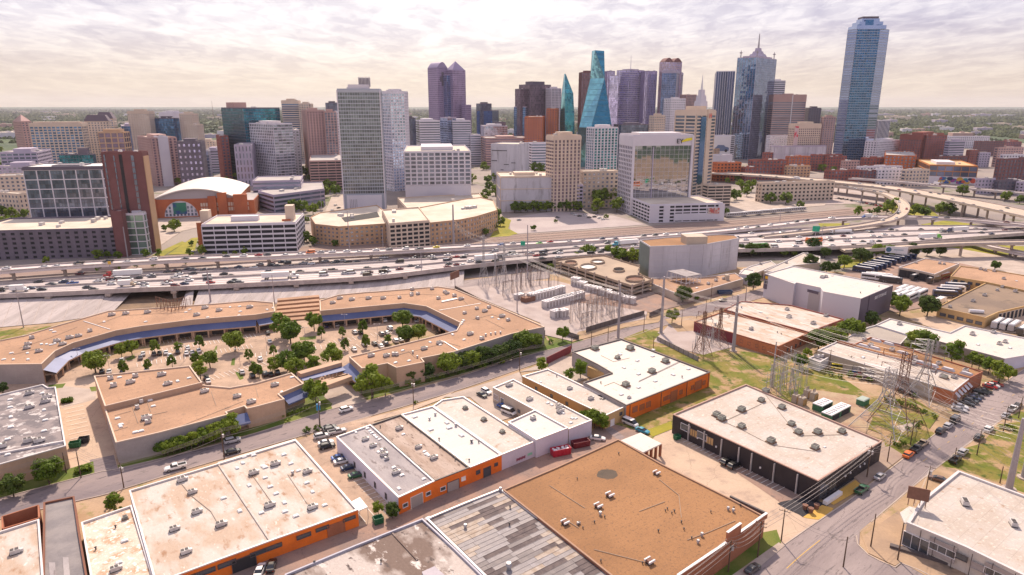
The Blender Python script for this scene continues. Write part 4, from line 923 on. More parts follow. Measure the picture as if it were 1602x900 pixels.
for f in (.09, .17, .25, .42, .50, .57, .72, .80, .88):
    l = between(f)
    for i in range(len(l)-1):
        n = max(1, int((l[i+1]-l[i]).length/14))
        for s in range(n): line_strip(b, [l[i].lerp(l[i+1], s/n), l[i].lerp(l[i+1], (s+.3)/n)], .22, .03)
for f in (.03, .32, .36, .62, .66, .97): line_strip(b, between(f), .22, .025)
b.build('lane_marking', M_PAINTW, None, kind='structure')
# worn darker wheel tracks
b = MB()
for f in (.05, .13, .21, .29, .38, .46, .535, .60, .68, .76, .84, .925): line_strip(b, between(f), 1.9, .012)
b.build('tyre_track', mat('concrete_tyre_worn', (.33, .285, .28), c2=(.38, .33, .32), s2=.08, t2=(.4, .65), rough=.9, fine=.1), None, kind='structure')
# concrete bank below the near edge
def bank(x0, x1, n, bot, m=None):
    b = MB(); T, Bm = [], []
    for k in range(n+1):
        x = x0 + (x1-x0)*k/n; t = P(x, np_interp(x, XS, NE), ZF); t.z = ZF-1.5; t += Vector((0, 10, 0)); T.append(t); Bm.append(P(x, np_interp(x, *bot), .25))
    for i in range(n): b.q([Bm[i], Bm[i+1], T[i+1], T[i]])
    return b.build('concrete_bank', M_BANK, None, kind='structure')
def np_interp(x, xs, ys):
    if x <= xs[0]: return ys[0]
    for i in range(len(xs)-1):
        if x <= xs[i+1]: return ys[i] + (ys[i+1]-ys[i])*(x-xs[i])/(xs[i+1]-xs[i])
    return ys[-1]
M_BANK = mat('concrete_bank', (.46, .40, .39), c2=(.36, .31, .30), s2=.08, t2=(.4, .6), c3=(.22, .18, .18), s3=.6, t3=(.56, .7), rough=.9, fine=.12, stretch=(.35, 4, 4))
BOT = ([-80, 0, 82, 165, 300, 395, 470, 600, 720], [518, 512, 505, 492, 486, 476, 470, 458, 447])
bank(-80, 150, 10, BOT); bank(300, 725, 18, BOT)
b = MB(); b.q([P(150, 493, .25), P(175, 490, .25), P(190, 452, ZF-1.5)+Vector((0, 25, 0)), P(150, 457, ZF-1.5)+Vector((0, 3, 0))]); b.q([P(278, 487, .25), P(300, 486, .25), P(300, 450, ZF-1.5)+Vector((0, 3, 0)), P(268, 452, ZF-1.5)+Vector((0, 25, 0))]); b.build('concrete_bank', M_BANK, None, kind='structure')
# bank joints: ribs of concrete every few metres
b = MB()
for k in range(34):
    x = -70 + k*24
    if 150 < x < 300 or x > 715: continue
    t = P(x, np_interp(x, XS, NE), ZF); t.z = ZF-1.45; t += Vector((0, 10, 0)); q = P(x, np_interp(x, *BOT), .3); b.beam(q, t, .14, 4)
b.build('bank_joint', M_BARR, None, kind='structure')
# ramps and viaducts
def wp(l): return [Vector(q) for q in smooth([tuple(P(x, y, z)) for x, y, z in l], 5)]
ramp_far = wp([(-90, 429, 12), (0, 423, 12), (100, 416, 12), (200, 410, 12), (300, 405, 12), (400, 401.5, 12), (500, 397, 11.5), (600, 393, 10.5), (700, 388, 9), (800, 383, 8), (900, 378, 7.2), (1000, 371, 7), (1100, 364, 7.5), (1200, 354, 9), (1300, 343, 10), (1400, 340, 10), (1500, 343, 10), (1602, 352, 10), (1700, 362, 10)])
viaduct('ramp_deck', ramp_far, 11, piers=(10, 101, 185, 268, 345, 425, 505, 580, 1320, 1380, 1450, 1520), capw=6, where='under the farther freeway ramp', lanes=2)
main_v = wp([(1060, 266, 12), (1115, 270, 12), (1200, 275, 12), (1300, 284, 13), (1400, 295, 14), (1500, 313, 14), (1602, 334, 14), (1720, 360, 14)])
viaduct('viaduct_deck', main_v, 27, m=M_DECKW, piers=(1250, 1330, 1400, 1445, 1500, 1527, 1565, 1600), capw=22, where='under the broad pale viaduct', lanes=6)
curve = wp([(1300, 291, 12.5), (1350, 297, 12.5), (1386, 304, 12.5), (1411, 317, 12.5), (1413, 330, 12), (1398, 342, 11), (1360, 351, 10), (1310, 358, 9), (1250, 365, 7.6), (1190, 371, 6.4)])
viaduct('curved_ramp_deck', curve, 9, m=M_DECKW, piers=(1330, 1375, 1405, 1388, 1350), capw=4, where='under the curved ramp', lanes=2)
back_v = wp([(1330, 279, 9), (1400, 284, 9), (1477, 291, 9), (1540, 297, 9), (1640, 306, 9)])
viaduct('viaduct_deck', back_v, 14, piers=(1410, 1480, 1526, 1568, 1600), capw=8, where='under the narrow viaduct near the mural', lanes=3)
low_r = wp([(1318, 391, 6), (1380, 388, 7.5), (1450, 383, 9), (1520, 380, 9.5), (1602, 379, 9.5), (1700, 379, 9.5)])
viaduct('ramp_deck', low_r, 9, m=M_DECKW, piers=(1425, 1508, 1590), capw=3, where='under the nearest right-hand ramp', lanes=2)
cross_r = wp([(1520, 378, 4), (1550, 386, 4), (1602, 397, 4), (1680, 412, 4)])
viaduct('ramp_deck', cross_r, 8, piers=(1562, 1590), capw=3, where='under the low crossing ramp at right', lanes=2)
# piers below the near edge of the main deck
for x in (-30, 80, 173, 275, 372, 465, 550, 634):
    c = P(x, np_interp(x, XS, NE)-2.5, ZF); t = thing('bridge_pier', '', 'bridge pier', (c.x, c.y, 0)); pool(t, 'pale concrete bridge pier', 'along the near freeway edge', 'bridge pier', 'bridge piers')
    B = MB(); B.box((c.x, c.y-1, ZF-2.7), (2.6, 7, 1.3), R(10)); B.build('pier_cap', M_CONC, t); B = MB(); B.beam((c.x, c.y-2.4, -.5), (c.x, c.y-2.4, ZF-2.7), .9, 10); B.build('column', M_CONC, t)
# ================================================================ shopping court
M_GLWALL = mat('shopfront_dark', (.05, .045, .045), rough=.4, fine=.1)
def arcade(t, line, h, out=4.2, step=5.5, side=1):
    """tan fascia, sloping blue awning and columned arcade along a line of world points (inner face of the building on the left)"""
    Fa, Aw, Cl, Sh = MB(), MB(), [], MB()
    for i in range(len(line)-1):
        a, b = line[i], line[i+1]; d = (b-a).normalized(); n = Vector((d.y, -d.x))*side; w = (b-a).length
        ds = [(h-2.4, .1), (h-4.4, out)]
        p = lambda q, o, z: (q.x+n.x*o, q.y+n.y*o, z)
        e0 = d*(-out*.35 if i else 0); e1 = d*(out*.35 if i < len(line)-2 else 0)
        qd = [p(a, .1, h-2.5), p(b, .1, h-2.5), p(b, out, h-4.2), p(a, out, h-4.2)]
        Aw.q(qd if side > 0 else qd[::-1]); q2 = [p(a, out, h-4.2), p(b, out, h-4.2), p(b, out, h-4.75), p(a, out, h-4.75)]; Fa.q(q2)
        q3 = [p(a, out, h-4.75), p(b, out, h-4.75), p(b, .1, h-4.75), p(a, .1, h-4.75)]; Fa.q(q3)
        n_ = max(1, int(w/step))
        for k in range(n_+1):
            c = a + d*(w*k/n_); m = MB(); m.box((c.x+n.x*(out-.35), c.y+n.y*(out-.35), 0), (.55, .55, h-4.75), math.atan2(d.y, d.x)); m.build('column', M_TANW, t)
            if k < n_:
                s = a + d*(w*(k+.5)/n_); m = MB(); m.box((s.x+n.x*.08, s.y+n.y*.08, .2), (w/n_*.72, .14, 2.7), math.atan2(d.y, d.x)); m.build('shopfront', M_GLWALL, t)
    Aw.build('awning', M_BLUEM, t); Fa.build('arcade_beam', M_TANW, t)
H1 = 8.0
M_COPT = mat('coping_tan', (.60, .46, .36), rough=.7, fine=.06)
t, pl = low('shopping_center', 'long bent flat tan roofed shopping wing with blue awning on the left, below the freeway', [(-90, 541), (0, 532), (40, 524), (82, 511), (170, 486), (250, 481), (335, 475), (393, 470), (428, 473), (430, 487), (400, 492), (300, 500), (220, 510), (180, 517), (114, 536), (86, 549), (65, 569), (0, 570), (-90, 571)], H1, M_TANW, M_TAN, cat='shopping centre', cop=M_COPT, side={16: M_GREYW, 17: M_GREYW})
arcade(t, [P(*q, H1).to_2d() for q in [(65, 569), (86, 549), (114, 536), (180, 517), (220, 510), (300, 500), (400, 492), (430, 487)]], H1, side=1)
fits(t, H1-.5, 'ac2 174,494 196,492 230,490 88,535 108,530 122,527 97,540 43,540 41,546 60,551 307,494 320,483 342,487 390,482; ac 50,530 141,519 19,0'.replace('; ac 50,530 141,519 19,0', '; ac 50,530 141,519') + '; sky 18,553 21,563 43,553 44,563 6,563 65,539 73,539 80,540 86,538 38,526 80,517 85,520 163,504 228,504 360,481 375,480 376,488 374,494 325,497 291,489 297,485 427,482 418,485')
for q in (((40, 553), (66, 569)),): pass
roof_line(t, (131, 503), (172, 516), H1-.5, .35, .3)
# steel sign frame on the roof
ts = thing('roof_sign_frame', 'open rusty steel sign frame standing on the tan shopping wing roof', 'sign frame', P(270, 487, H1-.5)); B = MB()
for k in range(9):
    x = 246 + k*5.6; a = P(x, 488 - abs(k-4)*1.6, H1-.5); B.beam(a, a+Vector((0, 0, 5.6)), .15, 4); 
    if k:
        for z in (0.3, 2.8, 5.4): B.beam(pa+Vector((0, 0, z)), a+Vector((0, 0, z)), .09, 4)
        B.beam(pa, a+Vector((0, 0, 5.4)), .09, 3); c = a + Vector((0, 5, 0)); B.beam(a+Vector((0, 0, 4.1)), c+Vector((0, 0, 2.5)), .08, 4); B.beam(c, c+Vector((0, 0, 3.8)), .1, 4)
    pa = a
B.build('frame', M_RUST, ts)
t, pl = low('shopping_center', 'U-shaped tan roofed shopping wing around the car park, blue awning inside', [(500, 470), (529, 461), (570, 457), (587, 456), (685, 448), (712, 452), (780, 480), (852, 511), (800, 522), (710, 550), (680, 556), (659, 560), (664, 566), (620, 575), (606, 568), (566, 576), (546, 558), (687, 524), (714, 517), (721, 505), (667, 479), (632, 474), (501, 486)], H1, M_TANW, M_TAN, cat='shopping centre', cop=M_COPT, side={7: M_GREYW, 8: M_GREYW, 6: M_GREYW})
arcade(t, [P(*q, H1).to_2d() for q in [(501, 486), (632, 474), (667, 479), (721, 505)]], H1)
arcade(t, [P(*q, H1).to_2d() for q in [(546, 558), (572, 577)]], H1, side=1)
fits(t, H1-.5, 'ac2 520,475 531,468 550,470 576,468 599,468 699,460 721,469 758,488 885,0'.replace(' 885,0', '') + ' 785,496 735,524 687,538 663,547 604,558 580,558; ac 625,467 644,461 644,463 654,461 676,453 645,454 686,468 696,458 711,464 746,484 765,482 727,491 747,499 795,502 754,531 620,556 617,556; sky 725,502 723,505 721,508 708,524 726,532 689,540 673,536 630,549 619,568 640,565 770,497 780,500; turb 760,526 768,524 775,523 783,522 646,553 653,560')
roof_line(t, (687, 486), (752, 475), H1-.5, .35, .25); roof_line(t, (694, 535), (716, 549), H1-.5, .4, .4); roof_line(t, (691, 473), (715, 468), H1-.5, 1.4, .5)
# street-side tan building
H3 = 7.0
t, pl = low('shopping_center', 'tan flat roofed building with grey block wall between court and street', [(164, 640), (316, 602), (360, 606), (400, 599), (456, 583), (475, 600), (436, 616), (445, 624), (400, 636), (386, 639), (382, 635), (354, 644), (357, 648), (250, 676), (181, 692)], H3, M_TANW, M_TAN, cat='shopping centre', cop=M_COPT, side={12: M_GREYW, 13: M_GREYW, 14: M_GREYW})
fits(t, H3-.5, 'ac2 228,656 319,614 370,622 392,631 429,604; ac 215,639 232,662 221,630; sky 189,668 189,665 212,677 221,675 184,655 240,636 235,627 441,614 457,591')
a, b = P(475, 600, H3).to_2d(), P(436, 616, H3).to_2d()
for pa, pb in (((475, 600), (440, 614)), ((386, 639), (357, 646))):
    a, b = P(*pa, H3).to_2d(), P(*pb, H3).to_2d(); d = (b-a).normalized(); n = Vector((-d.y, d.x)); B = MB(); o = 3.4
    if n.y > 0: n = -n
    B.q([(a.x, a.y, 5.6), (b.x, b.y, 5.6), (b.x+n.x*o, b.y+n.y*o, 3.6), (a.x+n.x*o, a.y+n.y*o, 3.6)]); B.q([(a.x+n.x*o, a.y+n.y*o, 3.6), (b.x+n.x*o, b.y+n.y*o, 3.6), (b.x+n.x*o, b.y+n.y*o, 3.1), (a.x+n.x*o, a.y+n.y*o, 3.1)]); B.build('awning', M_BLUEM, t)
u, pl = low('annex_roof', '', [(147, 588), (297, 572), (316, 598), (164, 635)], H3+1.4, M_TANW, M_TAN, t=t, cop=M_COPT)
fits(t, H3+.9, 'ac2 203,600 252,588 262,602; ac 173,594 178,605 212,590; sky 187,591 296,592 278,597 258,602')
t['h'] = 0; del t['h']
# entrance link bridge between the wings
t = thing('entry_canopy', 'long tan entrance canopy with blue roof between two shopping buildings', 'canopy', P(510, 600))
B = MB(); 
for a, b, w in (((468, 585), (532, 567), 3), ((505, 603), (546, 588), 4), ((478, 604), (546, 587), 1)):
    p, q = P(*a, 5.5), P(*b, 5.5); c = (p+q)/2; d = (q-p).to_2d(); B.box((c.x, c.y, 4.3), (d.length, w, 1.6), math.atan2(d.y, d.x))
B.build('canopy_beam', M_TANW, t); p, q = P(470, 590, 5), P(538, 573, 5); c = (p+q)/2; d = (q-p).to_2d(); B = MB(); B.box((c.x, c.y, 4.1), (d.length, 5, .25), math.atan2(d.y, d.x)); B.build('awning', M_BLUEM, t)
for k in range(9):
    p = P(505 + k*5, 607 - k*2.1); B = MB(); B.box((p.x, p.y, 0), (.6, .6, 4.3), GR); B.build('column', M_TANW, t)
# ================================================================ bitumen roofed building at the left edge
t, pl = low('warehouse', 'tan walled building with patchy dark roof at the left edge', [(-80, 636), (0, 617), (67, 601), (75, 606), (87, 605), (103, 697), (0, 726), (-80, 748)], 7.2, M_TANW, M_PATCHR)
fits(t, 6.7, 'ac2 45,617 45,639 70,630 72,623 44,692 60,692; sky 16,626 16,638 17,653 17,669 12,688 66,616 69,642 71,658 69,675 72,697 12,712; ac 5,700')
roof_line(t, (0, 711), (101, 692), 6.7, .5, .6)
# ================================================================ front row
t, pl = low('warehouse', 'pale stained roof building in the bottom left corner', [(-60, 850), (0, 831), (61, 812), (68, 905), (70, 960), (-60, 990)], 4.8, M_BRICK, M_CREAMS, cat='warehouse')
fits(t, 4.3, 'ac2*.9 24,866; vent 30,862')
t = thing('brick_courtyard', 'roofless brick walled yard beside the pale roof, bottom left', 'walled yard', P(35, 812)); B = MB()
pp = [P(*q, 4.5) for q in [(3, 808), (60, 790), (61, 810), (4, 827)]]
for i in range(4): wall_strip(B, [Vector((pp[i].x, pp[i].y, 0)), Vector((pp[(i+1) % 4].x, pp[(i+1) % 4].y, 0))], .35, 4.5)
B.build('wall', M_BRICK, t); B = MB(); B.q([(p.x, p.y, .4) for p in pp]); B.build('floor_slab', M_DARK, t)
t, pl = low('metal_shed', 'grey metal strip roof between brick walls at bottom left', [(68, 786), (116, 776), (124, 830), (137, 905), (142, 960), (66, 960)], 4.6, M_BRICK, mat('metal_roof_grey', (.20, .18, .19), c2=(.27, .24, .24), s2=.2, rough=.7, fine=.1, wave=(2.4, 'X', .5)), cop=mat('brick_dark', (.20, .085, .055), rough=.9), cat='shed')
for q in ((76, 880, 10, 25), (98, 872, 9, 34)):
    a, b, c, d = P(q[0], q[1], 4.18), P(q[0]+q[2], q[1], 4.18), P(q[0]+q[2]+3, q[1]+q[3], 4.18), P(q[0]+2, q[1]+q[3], 4.18); B = MB(); B.q([a, b, c, d][::-1]); B.build('roof_patch', M_GREYR, t)
HO = 4.9
t, pl = low('warehouse', 'low worn pale roof section left of the orange walled warehouse', [(127, 817), (206, 790), (243, 911), (150, 950)], HO-.5, M_BRICK, mat('roof_peeling', (.60, .50, .42), c2=(.45, .30, .20), s2=.4, t2=(.45, .55), c3=(.74, .68, .62), s3=.8, t3=(.52, .6), rough=.9, fine=.2, sf=3))
fits(t, HO-1, 'ac2*.8 180,893; sky 195,847 186,881; vent 181,826 150,860; cool*.7 196,812')
t, pl = low('warehouse', 'big stained cream roof warehouse with orange painted end wall, bottom left', [(202, 767), (341, 725), (463, 688), (560, 797), (422, 846), (243, 912)], HO, M_WWALL, M_CREAMS, side={3: M_ORANGE, 4: M_ORANGE})
a3 = pl; e = [(pl[i], pl[(i+1) % 6]) for i in range(6)]
oe = [k for k in e if abs(scr((*k[0], HO))[0]-560) < 3 or abs(scr((*k[0], HO))[0]-422) < 3 or abs(scr((*k[1], HO))[0]-422) < 3]
front = (P(243, 912, HO).to_2d(), P(560, 797, HO).to_2d())
wall_openings(t, *front, 2, [(547, 3.0, 2.9, 3.6), (526, 4.2, .2, 3.3, 'door', M_BRICK, M_BRICK), (505, 3.0, 2.9, 3.6), (476, 3.2, 2.7, 3.5), (430, 3.2, 2.7, 3.5), (405, 3.4, 2.7, 3.5), (382, 5, .2, 3.2, 'door', M_DARK), (356, 3.6, 2.7, 3.6), (322, 4, 2.7, 3.6), (290, 4, 2.7, 3.6)])
fits(t, HO-.5, 'ac2*.9 284,753 300,772 307,803 345,823 290,866 396,742 430,728 421,793 488,796 480,740 272,830; sky*.9 382,716 397,713 444,712 415,748 423,762 432,773 446,801 445,787 463,808 409,803 467,737 480,756 489,770 508,791 375,800 380,725 371,733 390,760 412,730 455,726 415,732 350,780; turb 458,742')
roof_line(t, (341, 726), (422, 846), HO-.5, .45, .35, M_CREAM)
roof_line(t, (341, 726), (463, 689), HO-.5, .3, .5, M_COPING)
b = MB(); p, q = P(550, 784), P(575, 800)
tc_ = thing('carport', 'small flat white carport beside the orange walled warehouse', 'carport', P(562, 800)); wl = [P(*q_, 3.4) for q_ in [(548, 786), (563, 778), (575, 793), (561, 799)]]
B = MB(); B.prism([v.to_2d() for v in wl], 3.15, 3.4, 0, bottom=True); B.build('roof', M_SKYL, tc_)
for v in wl: B = MB(); B.beam((v.x, v.y, 0), (v.x, v.y, 3.15), .08); B.build('post', M_METAL, tc_)
# weathered roof, bottom
HW = 5.5
t, pl = low('warehouse', 'weathered dirty white roof with brown stains at the bottom edge', [(446, 898), (555, 853), (661, 811), (712, 858), (757, 902), (800, 960), (420, 1000)], HW, M_GREYW, M_DIRTYR, cop=mat('coping_bluish', (.36, .35, .42), rough=.6, fine=.1))
roof_line(t, (612, 833), (653, 877), HW-.5, .4, .3, M_DIRTYR); fits(t, HW-.5, 'vent 596,880 492,882; hatch 676,899'.replace('; hatch 676,899', ''))
B = MB(); B.prism([P(*q, HW).to_2d() for q in [(660, 896), (680, 887), (700, 905), (670, 920)]], HW-.5, HW+.2); B.build('roof_curb', mat('curb_lilac', (.42, .38, .42), rough=.8), t)
# metal panel roof
t, pl = low('warehouse', 'grey metal roof of mismatched panels at the bottom centre', [(667, 811), (727, 786), (783, 764), (872, 832), (962, 903), (1020, 955), (850, 990)], HW+.2, M_GREYW, M_GREYR)
A = P(667, 811, HW-.25).to_2d(); Bc = P(783, 764, HW-.25).to_2d(); Cc = P(850, 990, HW-.25).to_2d()
ux = (Bc-A).normalized(); W_ = (Bc-A).length-.9; uy = Vector((ux.y, -ux.x)); U2 = (P(962, 903, HW).to_2d()-P(783, 764, HW).to_2d()).normalized()
PM = [mat('panel_'+n, c, c2=c_, s2=.6, rough=r_, fine=.18, sf=4, metal=.15) for n, c, c_, r_ in (('light', (.27, .25, .265), (.22, .20, .21), .7), ('mid', (.225, .205, .215), (.26, .235, .24), .7), ('dull', (.175, .155, .16), (.21, .185, .185), .75), ('dark', (.085, .065, .07), (.13, .10, .10), .8), ('brown', (.27, .21, .17), (.34, .29, .26), .7))]
rr = random.Random(5); cols_ = 17; cw_ = W_/cols_; 
PB = {}
def panel(n, s, l, w, o):
    key = (n, o)
    if key not in PB:
        m = MB(); m.box((0, 0, 0), (1, 1, .05), 0); m.box((0, .47, .05), (1, .05, .06), 0); m2 = m.build('roof_panel', PM[n]); PB[key] = m2.data; bpy.data.objects.remove(m2)
    ob = bpy.data.objects.new('roof_panel', PB[key]); COL.objects.link(ob); ob.parent = t; return ob
npan = 0; rowh = 1.35; nrow = 36
for r_i in range(nrow):
    x = .55
    off = rr.uniform(0, 3)
    while x < W_:
        l = min(rr.choice([4.2, 6.4, 8.5]), W_+.3-x)
        if x < .6: l = min(l, 1.4+off)
        c = A + uy*0 + ux*(x + l/2) + U2*(.8 + rowh*(r_i+.5))
        px_, py_ = scr((c.x, c.y, HW)); 
        if py_ < 925 and l > .3 and npan < 295:
            fx, fy = x/W_, r_i/nrow; nz_ = noise.noise(Vector((fx*2.2, fy*5, 1.3)))
            n = 3 if (nz_ > .02 and rr.random() < .62) or rr.random() < .07 else (4 if (nz_ < -.22 and rr.random() < .6) else rr.choice([0, 1, 1, 1, 2]))
            ob = panel(n, 0, 0, 0, 0); ob.location = Vector((c.x, c.y, HW-.28 + rr.uniform(0, .04))) - t.location; ob.rotation_euler = (0, 0, math.atan2(ux.y, ux.x)); ob.scale = (l-.05, rowh-.04, 1); npan += 1
        x += l
fits(t, HW-.2, 'turb 783,768 728,826; vent 797,822 798,795; turb*1.4 796,890; sky 670,812')
# big brown roof
HB = 6.0
t, pl = low('warehouse', 'huge flat brown gravel roof warehouse with brick front at bottom right centre', [(787, 766), (870, 731), (967, 687), (1034, 725), (1142, 779), (1197, 808), (1130, 857), (1062, 903), (1000, 955), (960, 903)], HB, M_BRICK, M_BROWN, cop=mat('coping_brick', (.36, .22, .15), rough=.85), rec=.35)
fits(t, HB-.35, 'hatch 954,777 936,794 884,820 1027,742 1016,881; turb*.9 939,806 1098,839 1092,850 1139,798 1147,801; vent*.8 905,822 912,827 930,818 946,810 903,750 968,711 1041,800 1044,797 1051,804 1055,801 1066,818 1070,829 1030,832 1082,843 1112,802 1158,792 1148,796 1005,882 940,879; ac*.5 905,820')
B = MB(); q = [(934+12.5*math.cos(a)*(1.15 if 0 < a < 3 else 1)*1.3+16, 742+7.5*math.sin(a)+random.uniform(-1, 1)) for a in [k*.52 for k in range(12)]]
B.q([P(x, y, HB-.33) for x, y in q][::-1]); o = B.build('roof_patch', mat('gravel_grey_patch', (.085, .066, .05), c2=(.11, .08, .06), s2=.3, rough=.95, fine=.2, sf=4), t)
roof_line(t, (1142, 779), (1199, 806), HB-.35, .5, .7, M_COPDK)
for q0, q1, hh in (((1136, 853), (1157, 838), 3.2), ((1157, 838), (1199, 808), .9), ((1060, 905), (1136, 853), .7)): 
    a, b = P(*q0, HB), P(*q1, HB); d = (b-a).to_2d(); c = (a+b)/2; B = MB(); B.box((c.x, c.y, HB-.4), (d.length, .5, hh+.4), math.atan2(d.y, d.x)); B.build('parapet_wall', M_BRICK, t)
    B = MB(); B.box((c.x, c.y, HB+hh), (d.length+.1, .6, .12), math.atan2(d.y, d.x)); B.build('coping', M_TRIMW, t)
# canopy
t = thing('carport', 'white roofed brick canopy at the top corner of the brown roof', 'canopy', P(1000, 705)); wl = [P(*q_, 4.4) for q_ in [(971, 689), (1002, 677), (1035, 694), (1006, 708)]]
B = MB(); B.prism([v.to_2d() for v in wl], 4.0, 4.4, 0, bottom=True); B.build('roof', M_WHITE, t)
for i, (s) in enumerate((0, .25, .5, .75, 1)):
    v = wl[3].lerp(wl[2], s); B = MB(); B.box((v.x-.2, v.y+.3, 0), (.6, .6, 4.0), GR); B.build('column', M_BRICK, t)
B = MB(); v0, v1 = wl[0], wl[1]; B.box(((v0.x+v1.x)/2, (v0.y+v1.y)/2-.3, 0), ((v1-v0).length-1, .3, 4), math.atan2(v1.y-v0.y, v1.x-v0.x)); B.build('wall', M_BRICK, t)
# ================================================================ middle row
HM = 5.2
def unit(label, px, roof, side, fit_, h=HM, wall=M_WWALL, cop=M_COPING, ops=None, edge=None, nm='warehouse'):
    t, pl = low(nm, label, px, h, wall, roof, cop=cop, side=side)
    if ops: wall_openings(t, P(*edge[0], h).to_2d(), P(*edge[1], h).to_2d(), 2, ops)
    if fit_: fits(t, h-.5, fit_)
    return t
M_LILAC = mat('wall_lilac_white', (.62, .59, .68), c2=(.55, .52, .60), s2=.1, rough=.75, fine=.05)
t = unit('grey roofed unit with lilac side wall beside the small car park', [(526, 683), (580, 664), (680, 752), (623, 778)], M_GREYR, {2: M_ORANGE, 3: M_LILAC}, 'ac2*.8 571,689 583,699 600,713 619,741; ac*.7 605,719; sky*.8 557,677 575,671 579,675 582,678 586,682 589,685 594,688 592,708 604,719 616,732 629,744 663,750 624,765; ac 600,708', wall=M_WWALL,
         ops=[(634, 1.4, 1.6, 2.6, 'window', None, M_TRIMW), (652, 3.6, .2, 3.4, 'door', M_DOOR, M_TRIMW), (670, 1.4, 1.8, 2.8, 'window', None, M_TRIMW)], edge=((623, 778), (680, 752)))
wall_openings(t, P(526, 683, HM).to_2d(), P(623, 778, HM).to_2d(), 2, [(555, .9, 1.2, 2.6), (571, .9, 1.2, 2.6), (587, .9, 1.2, 2.6), (604, .9, 1.2, 2.6)])
unit('streaked brown roofed unit with dark coping, orange end wall', [(580, 664), (627, 648), (735, 731), (680, 752)], M_SHINGLE, {2: M_ORANGE}, 'ac2*.8 624,672 654,701 678,718; sky*.8 631,680 664,707 667,711 670,713; vent 595,669 637,662 688,700 712,720', cop=M_COPDK, wall=M_GREYW,
     ops=[(693, 1.5, 1.4, 2.4, 'window', None, M_TRIMW), (709, 3.6, .2, 3.0, 'door', M_DOOR), (725, 1.2, 2.0, 3.0, 'window', M_SKYL, M_TRIMW)], edge=((680, 752), (735, 731)))
unit('clean white roofed unit next to the streaked brown roof', [(628, 648), (677, 635), (785, 711), (735, 731)], M_WHITE, {2: M_ORANGE}, 'vent*1.2 672,657 681,650 713,667 737,693; turb 672,657 681,650 713,667 738,692; sky*1.2 649,653 674,673 699,662 703,670 722,682; vent 687,689 749,693 734,722; ac 0,0'.replace('; ac 0,0', ''),
     ops=[(748, 1.2, 2.2, 3.2, 'window'), (762, 2.4, .3, 3.0, 'door', M_WINDK), (776, 1.0, 2.4, 3.2, 'window')], edge=((735, 731), (785, 711)))
t = unit('warm white roofed unit with lilac white end wall and graffiti', [(677, 635), (692, 625), (725, 620), (800, 668), (838, 690), (785, 711)], M_CREAM, {4: M_LILAC}, 'cool*.8 728,640 757,658 786,677; turb 738,692')
t2 = unit('higher small white roofed block in the lilac walled row', [(795, 660), (837, 641), (889, 669), (839, 688)], M_WHITE, {2: M_LILAC}, 'ac 834,656', h=HM+.9)
t3 = unit('long pale roofed unit with lilac end wall, right end of its row', [(771, 606), (803, 593), (926, 657), (890, 671), (845, 646)], M_CREAM, {2: M_LILAC}, 'ac2*.9 796,604 828,626 875,639 876,645; ac*.8 873,635; sky*.8 857,631 863,634 881,647 895,655 901,655 893,662', h=HM+.3, wall=M_BEIGE)
wall_openings(t3, P(771, 606, 5.5).to_2d(), P(845, 646, 5.5).to_2d(), 2, [(776, 2.6, 1.5, 3.3, 'window', M_GREYW, M_TRIMW), (786, 1.8, 1.3, 3.3, 'window', None, M_TRIMW), (812, 1.2, 1.5, 2.5)])
# graffiti marks on the lilac wall (flat paint)
a, b = P(838, 690, HM).to_2d(), P(785, 711, HM).to_2d(); d = (a-b).normalized(); n = Vector((d.y, -d.x))
for px, w, z, m in ((815, 3.4, 1.0, mat('graffiti_maroon', (.25, .05, .10), rough=.7)), (829, 1.8, 1.2, mat('graffiti_mint', (.25, .62, .42), rough=.7)), (846, 1.5, 1.5, mat('graffiti_grey', (.35, .3, .36), rough=.7))):
    s = ray_hit(b, d, px, 1.5); M = MB(); c = b + d*s + n*.03
    for k in range(7):
        u0 = -w/2 + w*k/7; M.q([(c.x+d.x*u0, c.y+d.y*u0, z+.25*(k % 2)), (c.x+d.x*(u0+w/8), c.y+d.y*(u0+w/8), z+.1), (c.x+d.x*(u0+w/8), c.y+d.y*(u0+w/8), z+.8+.2*((k+1) % 2)), (c.x+d.x*u0, c.y+d.y*u0, z+.9)])
    M.build('graffiti', m, t)
t = unit('narrow pale roofed building with ochre side wall behind the bushes', [(817, 588), (857, 577), (980, 635), (947, 650)], M_CREAM, {2: M_YELB, 3: mat('wall_ochre', (.50, .27, .10), c2=(.44, .24, .10), s2=.2, rough=.9, fine=.1)}, 'ac2*.8 891,609 924,625; vent 871,590; sky*.6 846,598', h=5.0,
         ops=[(958, 1.8, .3, 2.4, 'door', M_SKYL, M_TRIMW), (971, 1.2, 2.6, 3.6)], edge=((947, 650), (980, 635)))
wall_openings(t, P(817, 588, 5).to_2d(), P(947, 650, 5).to_2d(), 2, [(839, 1.0, 2.2, 3.2), (863, 1.0, 2.2, 3.2), (887, 1.0, 2.2, 3.2)])
B = MB(); 
for k in range(26):
    x, y = 936+random.uniform(0, 38), 618+random.uniform(-2, 8); y = max(y, 612+(x-936)*.55); p = P(x, y, 4.52); B.box(p, (random.uniform(.6, 1.8), random.uniform(.3, .8), .06), GR+random.uniform(-.4, .4))
B.build('roof_damage', M_DARK, t, kind='stuff')
t, pl = low('warehouse', 'large white roofed warehouse with orange brick wall facing the grass', [(895, 550), (972, 530), (1111, 582), (980, 634), (912, 598), (957, 583), (935, 570)], 6.0, M_GREYW, M_WHITE, side={2: M_ORANGE}, cop=M_COPDK)
fits(t, 5.5, 'cool*1.3 931,547 986,547 1041,567 1020,583 979,604; cool 966,561; ac 986,544; sky 976,576 999,586 1025,597 1053,587 1077,578 997,565 970,555 1021,558 1022,548 999,607 972,618; vent 940,600 1067,591; ac2*.6 984,623')
